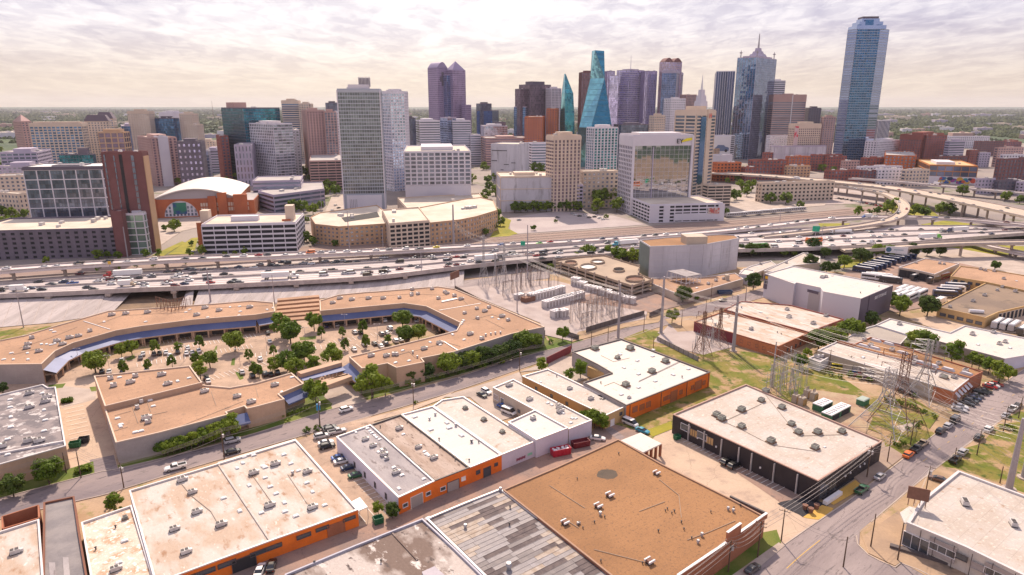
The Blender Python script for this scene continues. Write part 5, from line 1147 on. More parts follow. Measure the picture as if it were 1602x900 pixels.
roof_line(t, (999, 598), (1064, 567), 5.5, .18, .12, M_COPDK)
ed = (P(980, 634, 6).to_2d(), P(1111, 582, 6).to_2d())
M_ORD = mat('door_orange_dark', (.38, .13, .05), rough=.8, fine=.1)
wall_openings(t, *ed, 2, [(993, 2.2, 2.4, 4.2, 'window', M_BRICK, M_BRICK), (1004, 2.2, 2.2, 4, 'window', M_ORD, M_BRICK), (1014, 2.2, 2.2, 4, 'window', M_ORD, M_BRICK), (1040, 1.5, 2, 3.4, 'window', M_ORD, M_BRICK), (1046, 1.5, 2, 3.4, 'window', M_ORD, M_BRICK), (1054, 3.4, .3, 4.2, 'door', M_ORD, M_BRICK), (1065, 1.5, 2, 3.4, 'window', M_ORD, M_BRICK), (1083, 1.5, 2, 3.4, 'window', M_ORD, M_BRICK), (1092, 3.8, 1.2, 4.2, 'door', M_ORD, M_BRICK), (1101, 1.5, 2, 3.4, 'window', M_ORD, M_BRICK)])
for x in (985, 1034, 1074, 1108):
    s = on_edge(*ed, x, 3); d = (ed[1]-ed[0]).normalized(); n = Vector((d.y, -d.x)); c = ed[0]+d*s+n*.12; B = MB(); B.beam((c.x, c.y, 0), (c.x, c.y, 5.6), .09, 6); B.build('downpipe', M_COPDK, t)
t2 = thing('terrace_annex', 'small cream terrace block in the tree court of the white warehouse', 'annex', P(940, 580)); B = MB(); B.prism([P(*q, 4).to_2d() for q in [(919, 574), (934, 567), (957, 577), (945, 584)]], 0, 4.0); B.build('wall', M_YELB, t2)
B = MB(); B.box(P(950, 574, 4.02), (4, 3, 1.4), GR); B.build('stair_box', M_CREAM, t2)
B = MB(); a, b = P(855, 571), P(893, 552); wall_strip(B, [a, b], .3, 3.2); o = B.build('red_wall', M_DKRED, None, org=P(874, 562)); tag(o, 'dark red boundary wall beside the street above the narrow pale roof', 'wall')
# ================================================================ black building
HK = 6.6
t, pl = low('warehouse', 'black walled warehouse with white fins and stained cream roof', [(1053, 648), (1167, 601), (1380, 690), (1280, 752)], HK, M_BLACKW, M_CREAM, cop=mat('coping_pinkbrown', (.42, .27, .22), rough=.7))
fits(t, HK-.5, 'cool*1.1 1121,651 1160,643 1191,628 1129,657 1198,614 1160,669 1249,678 1279,678 1317,677 1206,692 1275,702 1238,665 1223,639; sky*.6 1290,700')
fr_ = (P(1053, 648, HK).to_2d(), P(1280, 752, HK).to_2d()); d = (fr_[1]-fr_[0]).normalized(); n = Vector((d.y, -d.x))
for x in (1078, 1102, 1129, 1156, 1176, 1211, 1247):
    s = on_edge(*fr_, x, 3); c = fr_[0]+d*s+n*.25; B = MB(); B.box((c.x, c.y, 0), (.22, .5, HK-.7), math.atan2(d.y, d.x)); B.build('fin', M_UNIT, t)
wall_openings(t, *fr_, 3, [(1072, 3.4, 3.0, 5.0, 'window', None, M_TRIMW), (1098, 3.4, 2.9, 4.9, 'window', None, M_TRIMW), (1085, 2.6, 2.4, 4.6, 'window', M_YELB, M_COPDK, 3), (1110, 2.6, 2.4, 4.6, 'window', M_YELB, M_COPDK, 3)])
se = (P(1280, 752, HK).to_2d(), P(1380, 690, HK).to_2d()); wall_openings(t, *se, 3, [(1290, 5, .4, 4.6, 'window', None, M_COPDK, 2), (1303, 4, .4, 4.6, 'window', None, M_COPDK, 2)])
for w_, lst in ((fr_, (1190, 1121, 1092)), (se, (1330, 1345, 1352, 1322))):
    for x in lst:
        s = on_edge(*w_, x, 3); dd = (w_[1]-w_[0]).normalized(); nn = Vector((dd.y, -dd.x)); c = w_[0]+dd*s+nn*.15; B = MB(); B.box((c.x, c.y, 2.4), (.4, .3, .5), math.atan2(dd.y, dd.x)); B.build('wall_lamp', M_TRIMW, t)
B = MB(); a = se[0]; dd = (se[1]-se[0]).normalized(); nn = Vector((dd.y, -dd.x)); c = a+dd*5+nn*2; B.box((c.x, c.y, .2), (8, 1.1, 1.0), math.atan2(dd.y, dd.x)); B.build('entrance_stair', M_TRIMW, t)  # plain white block stands for the white entrance stair
# ================================================================ bottom right white building
HR = 6.5
t, pl = low('warehouse', 'white walled building with big stained white roof, bottom right corner', [(1419, 817), (1442, 782), (1499, 736), (1604, 775), (1700, 812), (1700, 950), (1602, 900), (1510, 855)], HR, M_WHITE, M_CREAM, cw=.6)
fits(t, HR-.5, 'ac2 1509,789 1585,822', GR+.6)
B = MB(); B.prism([P(*q, 5.2).to_2d() for q in [(1408, 802), (1422, 792), (1440, 797), (1437, 816), (1415, 818)]], 4.8, 5.2, bottom=True); B.build('canopy', M_WHITE, t)
fe = (P(1419, 817, HR).to_2d(), P(1604, 900, HR).to_2d())
wall_openings(t, *fe, 3, [(1433, 5.4, .5, 4.0, 'window', None, M_TRIMW, 3), (1473, 5.2, 2.8, 4.4, 'window', None, M_TRIMW, 3), (1502, 2.4, 3.4, 4.5, 'window', None, M_COPDK), (1530, 2.6, 2.8, 4.2, 'window', M_GREYW, M_GREYW), (1562, 5.4, 2.8, 4.4, 'window', None, M_TRIMW, 3), (1590, 2.4, 3, 4.4)])
d = (fe[1]-fe[0]).normalized(); n = Vector((d.y, -d.x))
for x in (1438, 1460, 1490, 1518, 1550, 1585):
    s = on_edge(*fe, x, 3); c = fe[0]+d*s+n*.07; B = MB(); B.box((c.x, c.y, .1), (.14, .1, HR-.6), math.atan2(d.y, d.x)); B.build('panel_joint', M_COPDK, t)
for x, z, m in ((1473, 4.55, M_GREYW), (1473, 1.6, M_GREYW), (1562, 4.55, M_GREYW), (1562, 1.6, M_GREYW)):
    s = on_edge(*fe, x, 3); c = fe[0]+d*s+n*.04; B = MB(); B.box((c.x, c.y, z), (5.5, .1, 1.0), math.atan2(d.y, d.x)); B.build('infill_panel', m, t)
B = MB(); c = P(1438, 870); B.box(c, (12, 1.2, .8), R(-33)); o = B.build('planter_box', M_COPDK, None, org=c); tag(o, 'long dark planter box by the window of the bottom right white building', 'planter')
ts = thing('roof_sign', 'blank rusty sign board on posts at the corner of the bottom right roof', 'sign', P(1434, 800, HR)); B = MB(); c = P(1434, 790, HR); B.box((c.x, c.y, HR+1.4), (4.6, .25, 3.2), R(-25)); B.build('board', M_RUST, ts)
for k in (-1.8, -.6, .6, 1.8):
    B = MB(); q = c + Vector((math.cos(R(-25)), math.sin(R(-25)), 0))*k; B.beam((q.x, q.y, HR-.5), (q.x, q.y, HR+1.4), .1); B.build('post', M_RUST, ts)

# conduits and pipes lying on the roofs
M_PIPE = mat('roof_pipe', (.34, .27, .22), rough=.8, fine=0)
def pipes(lab, z, spec):
    t = [o for o in bpy.data.objects if o.get('label', '').startswith(lab)][0]
    for q in spec.split():
        v = list(map(float, q.split(','))); B = MB(); pr = None
        for i in range(0, len(v), 2):
            p = P(v[i], v[i+1], z+.12)
            if pr is not None: B.beam(pr, p, .07, 4)
            pr = p
        B.build('roof_pipe', M_PIPE, t)
pipes('tan flat roofed building with grey', H3-.5, '174,660,176,675,200,668 206,634,216,662 230,628,236,645 240,620,300,608 280,668,380,628 330,612,338,634 225,652,262,644 180,650,205,643 400,606,404,622')
pipes('U-shaped tan', H1-.5, '560,466,640,460,700,462 740,500,770,492,800,502 620,556,700,536,720,542 725,470,735,480 650,560,640,550,600,562 790,515,760,500')
pipes('long bent flat', H1-.5, '30,545,80,528,120,512 150,508,190,494,300,488 330,482,420,478 20,555,60,545')
pipes('huge flat brown', HB-.35, '860,760,915,795 1031,750,1062,775,1066,810 1075,845,1110,832,1150,815 880,810,905,826 1000,800,1040,785 930,860,1010,880')
pipes('large white roofed warehouse', 5.5, '945,604,960,598,985,610 1000,596,1062,566 940,556,960,566,985,560')
pipes('black walled', HK-.5, '1121,655,1160,672,1206,696 1129,661,1191,632 1198,618,1249,682 1249,682,1317,680 1206,696,1275,706')
pipes('big stained cream', HO-.5, '300,776,330,800,345,826 396,745,428,790 450,742,488,799 284,757,300,776')

t = thing('terrace_steps', 'broad brown stepped terrace between the two shopping wings', 'terrace', P(466, 485))
for k in range(6):
    a, b = P(432+k*.5, 503-k*5), P(500, 497-k*5); d = (b-a).to_2d(); c = (a+b)/2; B = MB(); B.box((c.x, c.y, .2), (d.length, 4.0, .5+k*.5), math.atan2(d.y, d.x)); B.build('step', M_TAN, t)
# ================================================================ right of the near street, south of the freeway
M_PANELW = mat('panel_grey_concrete', (.60, .575, .63), c2=(.49, .47, .52), s2=.07, c3=(.30, .28, .30), s3=.2, t3=(.55, .7), rough=.85, fine=.08, stretch=(1, 1, 6))
M_PANELW2 = mat('panel_groove_pale', (.52, .50, .53), rough=.85, fine=.05)
h = hgt(1017, 437, 387); pl = ccw([P(x, y, h).to_2d() for x, y in [(1001, 377), (1017, 387), (1101, 384), (1156, 374), (1149, 369), (1125, 368), (1071, 371), (1040, 373)]])
t = tower('windowless_block', 'big windowless grey panelled block with tan roof beside the freeway', (pl, h), M_PANELW2, M_PANELW, bay=9, flr=3.6, pier=.10, band=.4, proud=.10, roof=M_BROWN, par=.6, pent=None, units=3, cat='office block')
q = [P(x, y, h+4.5).to_2d() for x, y in [(1071, 371), (1104, 371), (1104, 384), (1071, 384)]]
B = MB(); c = P(1088, 383, h); B.box((c.x, c.y+4, h), (13, 10, 5), R(5)); B.build('mechanical_penthouse', M_BEIGE, t)
B = MB(); a, b = P(1001, 377, h), P(1017, 387, h); B.q([(a.x-.2, a.y-.1, 0), (b.x-.2, b.y-.1, 0), (b.x-.2, b.y-.1, h), (a.x-.2, a.y-.1, h)]); B.build('end_wall', mat('wall_sage', (.20, .24, .22), c2=(.17, .2, .19), s2=.1, rough=.8, fine=.08), t)
t, pl = low('podium_building', 'low tan building with brown roof at the foot of the windowless grey block', [(1021, 444), (1061, 460), (1077, 461), (1163, 436), (1150, 427), (1100, 433), (1019, 435)], 4.5, M_BEIGE, M_TAN, cat='building')
fits(t, 4, 'ac 1120,440 1132,437 1108,445; sky 1090,451'); B = MB(); c = P(1137, 438, 4); B.box(c, (2.2, 2.2, 3), 0); B.build('chimney', M_BEIGE, t)
t = thing('steel_porch', 'open white steel frame porch in front of the windowless grey block', 'porch', P(1070, 448)); cs = [P(x, y, 9.0) for x, y in [(1044, 424), (1074, 433), (1097, 429), (1068, 421)]]
B = MB(); B.prism([c.to_2d() for c in cs], 8.7, 9.0); B.build('roof', M_GREYR, t)
for i in range(4):
    a, b = cs[i], cs[(i+1) % 4]
    for k in range(4):
        p = a.lerp(b, k/4); B = MB(); B.beam((p.x, p.y, 4), (p.x, p.y, 8.8), .18); B.build('post', M_TRIMW, t)
    B = MB(); a0, b0 = Vector((a.x, a.y, 5)), Vector((b.x, b.y, 5)); B.beam(a0, b0, .15); B.beam(a0, Vector((b.x, b.y, 8.8)), .12); B.build('brace', M_TRIMW, t)
# open parking structure with ramps
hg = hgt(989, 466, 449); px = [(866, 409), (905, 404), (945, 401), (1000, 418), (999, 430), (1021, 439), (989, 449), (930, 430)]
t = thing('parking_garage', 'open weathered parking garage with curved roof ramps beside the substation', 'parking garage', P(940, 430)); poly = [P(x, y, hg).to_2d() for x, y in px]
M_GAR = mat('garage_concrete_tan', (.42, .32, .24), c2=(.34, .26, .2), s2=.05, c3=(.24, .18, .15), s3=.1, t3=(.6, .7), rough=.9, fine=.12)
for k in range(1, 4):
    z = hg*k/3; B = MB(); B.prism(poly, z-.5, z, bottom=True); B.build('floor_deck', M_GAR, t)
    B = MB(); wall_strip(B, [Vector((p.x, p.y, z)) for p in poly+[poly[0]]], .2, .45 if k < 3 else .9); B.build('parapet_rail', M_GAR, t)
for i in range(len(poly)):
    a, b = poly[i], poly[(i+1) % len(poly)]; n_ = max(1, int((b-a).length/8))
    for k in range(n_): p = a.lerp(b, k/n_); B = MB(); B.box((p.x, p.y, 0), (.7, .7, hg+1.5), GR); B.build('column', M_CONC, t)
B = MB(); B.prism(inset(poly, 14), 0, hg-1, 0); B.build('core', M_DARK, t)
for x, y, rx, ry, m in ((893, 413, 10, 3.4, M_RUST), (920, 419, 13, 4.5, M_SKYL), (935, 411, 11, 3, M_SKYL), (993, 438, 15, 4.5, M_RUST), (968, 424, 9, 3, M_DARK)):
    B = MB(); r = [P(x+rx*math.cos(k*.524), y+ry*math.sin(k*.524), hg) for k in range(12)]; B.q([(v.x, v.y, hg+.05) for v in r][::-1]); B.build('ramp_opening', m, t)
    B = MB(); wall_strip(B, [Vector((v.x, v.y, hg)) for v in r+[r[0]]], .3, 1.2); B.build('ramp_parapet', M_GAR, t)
# ---- self storage block
hs = hgt(1347, 509, 467); M_PURP = mat('wall_dark_plum', (.115, .095, .13), rough=.7, fine=.06); M_STO = mat('wall_storage_white', (.56, .54, .60), rough=.75, fine=.04)
t, pl = low('self_storage_building', 'big lilac white self storage block with plum end walls and white roof', [(1197, 428), (1241, 416), (1397, 446), (1347, 467), (1288, 456), (1284, 450), (1246, 442), (1243, 444)], hs, M_STO, M_WHITE, cat='storage building', side={2: M_PURP, 1: M_STO})
fits(t, hs-.5, 'ac2 1286,435 1292,434; vent 1346,459 1375,449; sky 1302,432')
fa = (P(1197, 428, hs).to_2d(), P(1347, 467, hs).to_2d()); d = (fa[1]-fa[0]).normalized(); n = Vector((d.y, -d.x)); zr = math.atan2(d.y, d.x)
for x0, x1, m, pr, z0_, z1_ in ((1197, 1220, M_PURP, .5, 5, hs-.4), (1222, 1242, M_STO, .35, 0, hs-.4), (1246, 1287, mat('panel_greige', (.42, .39, .40), rough=.8, fine=.04), .25, 0, hs-2.2)):
    s0, s1 = on_edge(*fa, x0, hs), on_edge(*fa, x1, hs); c = fa[0]+d*(s0+s1)/2+n*pr/2; B = MB(); B.box((c.x, c.y, z0_), (s1-s0, pr, z1_-z0_), zr); B.build('wall_panel', m, t)
s0, s1 = on_edge(*fa, 1246, hs), on_edge(*fa, 1282, hs); c = fa[0]+d*(s0+s1)/2+n*.3; B = MB(); B.box((c.x, c.y, hs-3.6), (s1-s0, .2, 1.4), zr); B.build('louvre', M_PURP, t)
for k in range(4):
    s = on_edge(*fa, 1202+k*5, hs); opening(t, *fa, s, 2.6, hs-5.2, hs-3.4, 'window', None, M_TRIMW, 2, n_off=.5)
for x in (1306, 1326, 1262): s = on_edge(*fa, x, hs); c = fa[0]+d*s+n*.02; B = MB(); B.box((c.x, c.y, .1), (.12, .06, hs-.6), zr); B.build('panel_joint', M_GREYW, t)
def lettering(t, text, pos, rz, size, m, ext=.04, name='lettering', tilt=math.pi/2):
    cu = bpy.data.curves.new(name, 'FONT'); cu.body = text; cu.size = size; cu.extrude = ext; cu.align_x = 'CENTER'; cu.resolution_u = 2
    o = bpy.data.objects.new('tmp', cu); COL.objects.link(o); dg = bpy.context.evaluated_depsgraph_get(); me = bpy.data.meshes.new_from_object(o.evaluated_get(dg)); bpy.data.objects.remove(o)
    o = bpy.data.objects.new(name, me); me.materials.clear(); me.materials.append(m); COL.objects.link(o); o.parent = t; o.rotation_euler = (tilt, 0, rz); o.location = Vector(pos) - (t.location if t else Vector()); return o
rb = (P(1347, 467, hs).to_2d(), P(1397, 446, hs).to_2d()); d2 = (rb[1]-rb[0]).normalized(); n2 = Vector((d2.y, -d2.x)); L_ = (rb[1]-rb[0]).length
c = rb[0]+d2*L_*.62+n2*.15; B = MB(); B.box((c.x, c.y, .1), (L_*.74, .3, hs-.5), math.atan2(d2.y, d2.x)); B.build('wall_panel', M_PURP, t)
c = rb[0]+d2*L_*.6+n2*.34; lettering(t, 'SELF STORAGE', (c.x, c.y, hs-3.4), math.atan2(d2.y, d2.x), 2.1, M_TRIMW)
c = fa[0]+d*on_edge(*fa, 1209, hs)+n*.56; lettering(t, 'STORAGE', (c.x, c.y, hs-2.4), zr, 1.3, M_TRIMW); c = fa[0]+d*on_edge(*fa, 1201, hs)+n*.55; B = MB(); B.box((c.x, c.y, hs-2.6), (1.7, .12, 1.6), zr); B.build('sign_emblem', mat('sign_amber', (.75, .42, .02), rough=.6, fine=0), t)
# red and orange row
M_ORB = mat('brick_orange', (.56, .20, .09), c2=(.48, .17, .08), s2=.2, c3=(.40, .13, .07), s3=.5, t3=(.6, .7), rough=.9, fine=.14)
unit('white roofed building with dark red side wall by the gravel yard', [(1086, 503), (1132, 487), (1264, 521), (1218, 542)], M_CREAMS, {3: M_DKRED, 2: M_BRICK}, 'turb 1119,509 1200,500; vent 1216,521 1222,523; sky 1150,505; ac 1175,516', h=5, cop=M_BRICK, wall=M_BRICK,
     ops=[(1232, 1, 1, 2.2), (1238, 1.2, .2, 2.4, 'door', M_SKYL), (1245, 1, 1, 2.2), (1252, 1, 1, 2.2)], edge=((1218, 542), (1264, 521)))
a, b = P(1086, 503, 5).to_2d(), P(1218, 542, 5).to_2d(); d = (b-a).normalized(); n = Vector((d.y, -d.x)); tt = [o for o in bpy.data.objects if o.get('label', '').startswith('white roofed building with dark red')][0]
s = on_edge(a, b, 1150, 3); c = a+d*(s+(b-a).length)/2+n*.06; B = MB(); B.box((c.x, c.y, 0), ((b-a).length-s-.3, .12, 4.6), math.atan2(d.y, d.x)); B.build('brick_cladding', M_ORB, tt)
wall_openings(tt, a, b, 2, [(1160, 1.2, 1.8, 3), (1172, 1.2, 1.8, 3), (1184, 1.2, 1.8, 3), (1195, 1.2, 1.8, 3), (1207, 1.2, 1.8, 3)])
unit('white roofed building with red parapet below the self storage block', [(1133, 484), (1160, 471), (1237, 477), (1320, 499), (1266, 519)], M_CREAMS, {}, 'ac2 1231,485 1234,497 1272,507 1292,495; turb 1153,478 1160,482; sky 1190,489', h=5.6, cop=M_REDB, wall=M_BRICK)
t = unit('long cream roofed building with brick gable end beside the wide street', [(1279, 548), (1309, 534), (1517, 592), (1492, 612)], M_CREAM, {2: M_ORB}, 'ac2 1429,570 1460,581 1473,590 1492,591; ac 1421,566; sky 1350,560; cool 1478,592', h=5.4, wall=M_BEIGE,
     ops=[(1500, 2, .3, 2.6, 'door', None, M_TRIMW), (1509, 2, 1, 2.6)], edge=((1492, 612), (1517, 592)))
ea = (P(1279, 548, 5.4).to_2d(), P(1492, 612, 5.4).to_2d()); wall_openings(t, *ea, 2, [(1418, 3.4, 2.6, 3.4), (1405, 2, .2, 2.4, 'door', M_SKYL, M_TRIMW), (1340, 3, .2, 3.6, 'door', M_DOOR), (1360, 3, .2, 3.6, 'door', M_DOOR)])
B = MB(); d = (ea[1]-ea[0]).normalized(); n = Vector((d.y, -d.x)); s0 = on_edge(*ea, 1459, 3); s1 = (ea[1]-ea[0]).length; c = ea[0]+d*(s0+s1)/2+n*.05; B.box((c.x, c.y, 0), (s1-s0-.2, .1, 5), math.atan2(d.y, d.x)); B.build('brick_cladding', M_ORB, t)
t = unit('brown gravel roofed building with a row of slanting skylights behind the long cream roof', [(1309, 533), (1337, 538), (1362, 527), (1538, 581), (1518, 591)], M_BROWN, {}, 'ac2 1362,541 1395,549 1430,562 1468,570 1510,582; ac 1352,533', h=5.8, wall=M_BRICK, cop=M_BRICK)
for x, y in ((1370, 534), (1390, 539), (1368, 546), (1412, 553), (1436, 567), (1458, 573), (1483, 579), (1512, 586), (1350, 542)):
    p = P(x, y, 5.3); B = MB(); B.box((p.x, p.y, 5.3), (1.6, 4.4, .9), GR, tap=.7); B.build('skylight', M_PANELW2, t)
for k in range(5):
    a, b = P(1492, 612, 5).to_2d(), P(1517, 592, 5).to_2d(); dd = (b-a).normalized(); nn = Vector((dd.y, -dd.x)); c = a.lerp(b, .1+.19*k)+nn*1.1; B = MB(); z = 3.4
    B.q([(c.x-dd.x-nn.x, c.y-dd.y-nn.y, z+.8), (c.x-dd.x+nn.x*.7, c.y-dd.y+nn.y*.7, z-.6), (c.x+dd.x+nn.x*.7, c.y+dd.y+nn.y*.7, z-.6), (c.x+dd.x-nn.x, c.y+dd.y-nn.y, z+.8)]); B.build('window_awning', M_PANELW2, t)
t, pl = low('annex_shed', 'small white annex at the left end of the long cream roofed building', [(1265, 560), (1282, 553), (1298, 558), (1283, 567)], 4, M_TRIMW, M_GREYR, cat='annex'); fits(t, 3.5, 'ac 1278,560 1285,559')
M_MRT = mat('metal_roof_tan', (.36, .31, .27), c2=(.32, .27, .24), s2=.1, rough=.7, wave=(1.6, 'X', .4), fine=.06)
t, pl = low('metal_shed', 'pale ribbed metal roof shed between two white roofed buildings', [(1315, 532), (1357, 512), (1372, 508), (1422, 524), (1409, 538), (1362, 527), (1338, 538)], 5, M_GREYW, M_MRT, cat='shed')
unit('white roofed building with lilac grey walls at the right edge, behind trees', [(1370, 508), (1392, 498), (1486, 520), (1509, 509), (1660, 540), (1602, 556), (1572, 561), (1470, 534), (1422, 524)], M_WHITE, {6: M_GREYW}, 'ac2 1407,508 1521,524 1554,521 1572,536 1563,539; sky 1580,545 1530,540', h=5.2, wall=M_LILAC,
     ops=[(1577, 2, 1.0, 2.6, 'window', None, M_TRIMW), (1590, 2, 1.0, 2.6, 'window', None, M_TRIMW), (1600, 2, 1.0, 2.6, 'window', None, M_TRIMW)], edge=((1572, 561), (1640, 540)))
t = unit('flat tan roofed coach garage with four open bays in the coach yard', [(1406, 418), (1447, 404), (1501, 412), (1462, 429), (1437, 423)], M_TAN, {}, 'ac 1433,412 1470,413 1477,414', h=6, wall=M_BEIGE, nm='bus_garage')
for (x0, y0), (x1, y1), xs in (((1406, 418), (1437, 423), (1413, 1425)), ((1437, 423), (1462, 429), (1443, 1454))): wall_openings(t, P(x0, y0, 6).to_2d(), P(x1, y1, 6).to_2d(), 2, [(x, 4.6, .2, 4.6, 'door', M_DARK, M_COPDK) for x in xs])
t = unit('yellow brick depot with wide dark tan roof at the right edge', [(1467, 480), (1543, 442), (1660, 466), (1562, 488), (1542, 497)], mat('roof_gravel_dark', (.25, .18, .13), c2=(.19, .14, .11), s2=.04, c3=(.13, .1, .08), s3=.12, t3=(.56, .68), rough=.95, fine=.12), {}, 'ac2 1522,472 1540,463 1568,450 1588,457; ac 1486,481 1560,455', h=5.4, wall=M_YELB, cop=M_YELB,
     ops=[(1475, 2.6, 1.4, 2.8), (1488, 2.6, 1.4, 2.8), (1502, 2.6, 1.4, 2.8), (1517, 2.6, 1.4, 2.8), (1531, 2.6, 1.4, 2.8)], edge=((1467, 480), (1542, 497)))
p = P(1527, 490, 4.9); B = MB(); B.beam((p.x-3, p.y+.6, 5.9), (p.x+3, p.y-.6, 5.7), .9, 10, 0, None, True); B.build('roof_duct', M_TRIMW, t)
for k in range(12):
    a, b = P(1562, 488, 5.4).to_2d(), P(1660, 466, 5.4).to_2d(); opening(t, a, b, 2+k*3.4, 2.4, .2, 4.2, 'door', M_DARK, M_TRIMW)
unit('yellow brick two part building behind the depot at the right edge', [(1487, 432), (1502, 416), (1545, 421), (1660, 440), (1640, 462), (1543, 441)], M_TAN, {}, 'ac2 1534,422 1541,424 1555,425 1570,437; sky 1590,440', h=6, wall=M_YELB, cop=M_YELB,
     ops=[(1494, 2, 3, 4.4), (1505, 2, 3, 4.4), (1517, 2, 3, 4.4), (1529, 2, 3, 4.4)], edge=((1487, 432), (1543, 441)))
unit('cream low building among trees beside the self storage block', [(1195, 424), (1257, 395), (1283, 401), (1283, 411), (1241, 415), (1215, 425)], M_CREAM, {}, 'ac 1262,398 1230,412', h=5, wall=M_CREAM if False else M_BEIGE)
unit('long white and tan roofed low buildings right of the windowless block', [(1157, 424), (1175, 416), (1206, 408), (1214, 414), (1180, 428)], M_CREAM, {}, 'ac 1190,414', h=5, wall=M_BEIGE)
unit('white walled small building behind the dark tree right of the windowless block', [(1156, 428), (1164, 420), (1180, 423), (1176, 431)], M_WHITE, {}, '', h=6, wall=M_STO)
# ================================================================ substation
M_CONT = mat('container_white', (.60, .57, .57), c2=(.52, .48, .47), s2=.4, rough=.6, fine=.06)
def container(x, y, l, w, hh, rz, label, m=M_CONT, cat='equipment container'):
    p = P(x, y); t = thing('equipment_container', label, cat, p, rz); B = MB(); B.box((0, 0, .2), (l, w, hh), 0, 0); o = B.build('enclosure', m); o.parent = t
    B = MB(); B.box((0, 0, hh+.2), (l+.3, w+.3, .12)); 
    for k in range(int(l/2)): B.box((-l/2+1+k*2, 0, hh+.32), (.8, w*.7, .35))
    o = B.build('roof', M_TRIMW if m is M_CONT else m); o.parent = t
    B = MB(); 
    for k in range(int(l/2.2)): B.box((-l/2+1.1+k*2.2, -w/2-.03, .5), (1.1, .06, hh*.7))
    o = B.build('door', M_GREYW); o.parent = t; return t
ga = R(40)
for i, (x, y, l, w) in enumerate([(848, 466, 19, 3.6), (862, 462, 19, 3.4), (874, 477, 21, 3.6), (890, 472, 21, 3.4)]): container(x, y, l, w, 3.6, ga, ['front long white container of the left pair in the substation', 'rear long white container of the left pair in the substation', 'front long white container of the right pair in the substation', 'rear long white container of the right pair in the substation'][i])
for i, (x, y, l) in enumerate([(901, 447, 5), (911, 450, 5), (922, 456, 5), (932, 458, 6), (945, 462, 8), (962, 468, 8), (982, 474, 8)]): pool(container(x, y, l, 3.4, 3.2 if i else 4.5, R(-35), ''), 'small white equipment container', 'along the garage side of the substation', 'equipment container', 'small substation containers')
for x, y in ((869, 497), (881, 496)): pool(container(x, y, 4.6, 3.4, 3.6, ga, ''), 'grey transformer box', 'at the front of the substation', 'transformer', 'transformer boxes')
container(812, 468, 5, 3, 2.6, ga, 'white cabinet at the left side of the substation'); 
t = thing('substation_transformer', 'dark transformer block beside the left white containers', 'transformer', P(826, 472)); B = MB(); p = P(826, 472); B.box((p.x, p.y, 0), (7, 4, 2.8), ga); B.build('tank', M_RUST, t)
for k in range(3): B = MB(); q = p + Vector((-2+k*2, 0, 2.8)); B.beam(q, q+Vector((0, 0, 1.6)), .25, 6); B.build('bushing', M_GREYW, t)
def fence(name, pts, h, m, label, cat='fence', step=3.0):
    P_ = [P(*q) for q in pts]; t = thing(name, label, cat, P_[0]); n_ = 0
    for i in range(len(P_)-1):
        a, b = P_[i], P_[i+1]; k_ = max(1, int((b-a).length/step)); d = (b-a).normalized(); rz = math.atan2(d.y, d.x)
        for k in range(k_):
            c = a.lerp(b, (k+.5)/k_); B = MB(); B.box((c.x, c.y, .1), ((b-a).length/k_-.25, .08, h-.15), rz); B.build('panel', m, t)
            c = a.lerp(b, k/k_); B = MB(); B.box((c.x, c.y, 0), (.2, .2, h), rz); B.build('post', M_COPDK, t)
M_FEN = mat('fence_dark', (.13, .11, .11), rough=.85, fine=.15)
fence('fence', [(712, 455), (780, 491), (853, 527)], 3.0, M_FEN, 'long dark fence between the substation and the tan shopping wing')
fence('fence', [(872, 522), (906, 533)], 2.6, M_FEN, 'short dark fence at the near corner of the substation'); fence('fence', [(917, 521), (960, 508), (1008, 494)], 2.8, M_FEN, 'dark fence along the street side of the substation')
fence('fence', [(1016, 497), (1035, 489)], 2.6, M_FEN, 'short dark fence beside the road right of the substation')
fence('fence', [(1092, 790-790+566), (1027, 533)], 2.2, mat('chainlink', (.30, .27, .27), rough=.7), 'chain link fence in front of the pale gravel yard')
M_GAN = mat('steel_brown_grey', (.24, .18, .16), rough=.7)
def gantry(x, y, hh, w, rz, where, m=M_RUST):
    th = .085 if m is M_RUST else .055
    p = P(x, y); t = thing('substation_gantry', '', 'gantry', p, rz)
    for s in (-1, 1):
        B = MB()
        for a, b in ((-.5, -.5), (.5, -.5), (0, .5)): B.beam((s*w/2+a*.9, b*.9, 0), (s*w/2+a*.4, b*.4, hh), th, 3)
        for k in range(6): B.beam((s*w/2-.4, -.4, hh*k/6), (s*w/2+.4, .3, hh*(k+1)/6), .06, 3)
        o = B.build('leg', M_GAN if m is M_RUST else m); o.parent = t
    B = MB(); B.beam((-w/2, -.35, hh*.97), (w/2, -.35, hh*.97), .1, 3); B.beam((-w/2, .35, hh*.97), (w/2, .35, hh*.97), .1, 3); B.beam((-w/2, 0, hh*.97-.8), (w/2, 0, hh*.97-.8), .08, 3)
    for k in range(6): B.beam((-w/2+w*k/6, -.35, hh*.97), (-w/2+w*(k+1)/6, 0, hh*.97-.8), .05, 3)
    o = B.build('beam', M_GAN if m is M_RUST else m); o.parent = t; B = MB()
    for k in range(3): B.beam((-w/3+w/3*k, 0, hh*.97-.8), (-w/3+w/3*k, 0, hh*.97-2.6), .13, 5); B.beam((-w/3+w/3*k, 2, 0), (-w/3+w/3*k, 2, hh*.45), .12, 5); B.beam((-w/3+w/3*k, 2, hh*.45), (-w/3+w/3*k+.7, 2.6, hh*.62), .06, 4)
    for k in range(4): B.beam((-w/2+w*k/3, .6, hh*.97), (-w/2+w*k/3, .6, hh*.97+1.3), .07, 4)
    for z in (.3, .55): B.beam((-w/2, 2.2, hh*z), (w/2, 2.2, hh*z), .07, 4)
    o = B.build('insulators', M_METAL, kind='stuff'); o.parent = t
    pool(t, 'brown gantry' if m is M_RUST else 'silver gantry', where, 'gantry', 'substation gantries')
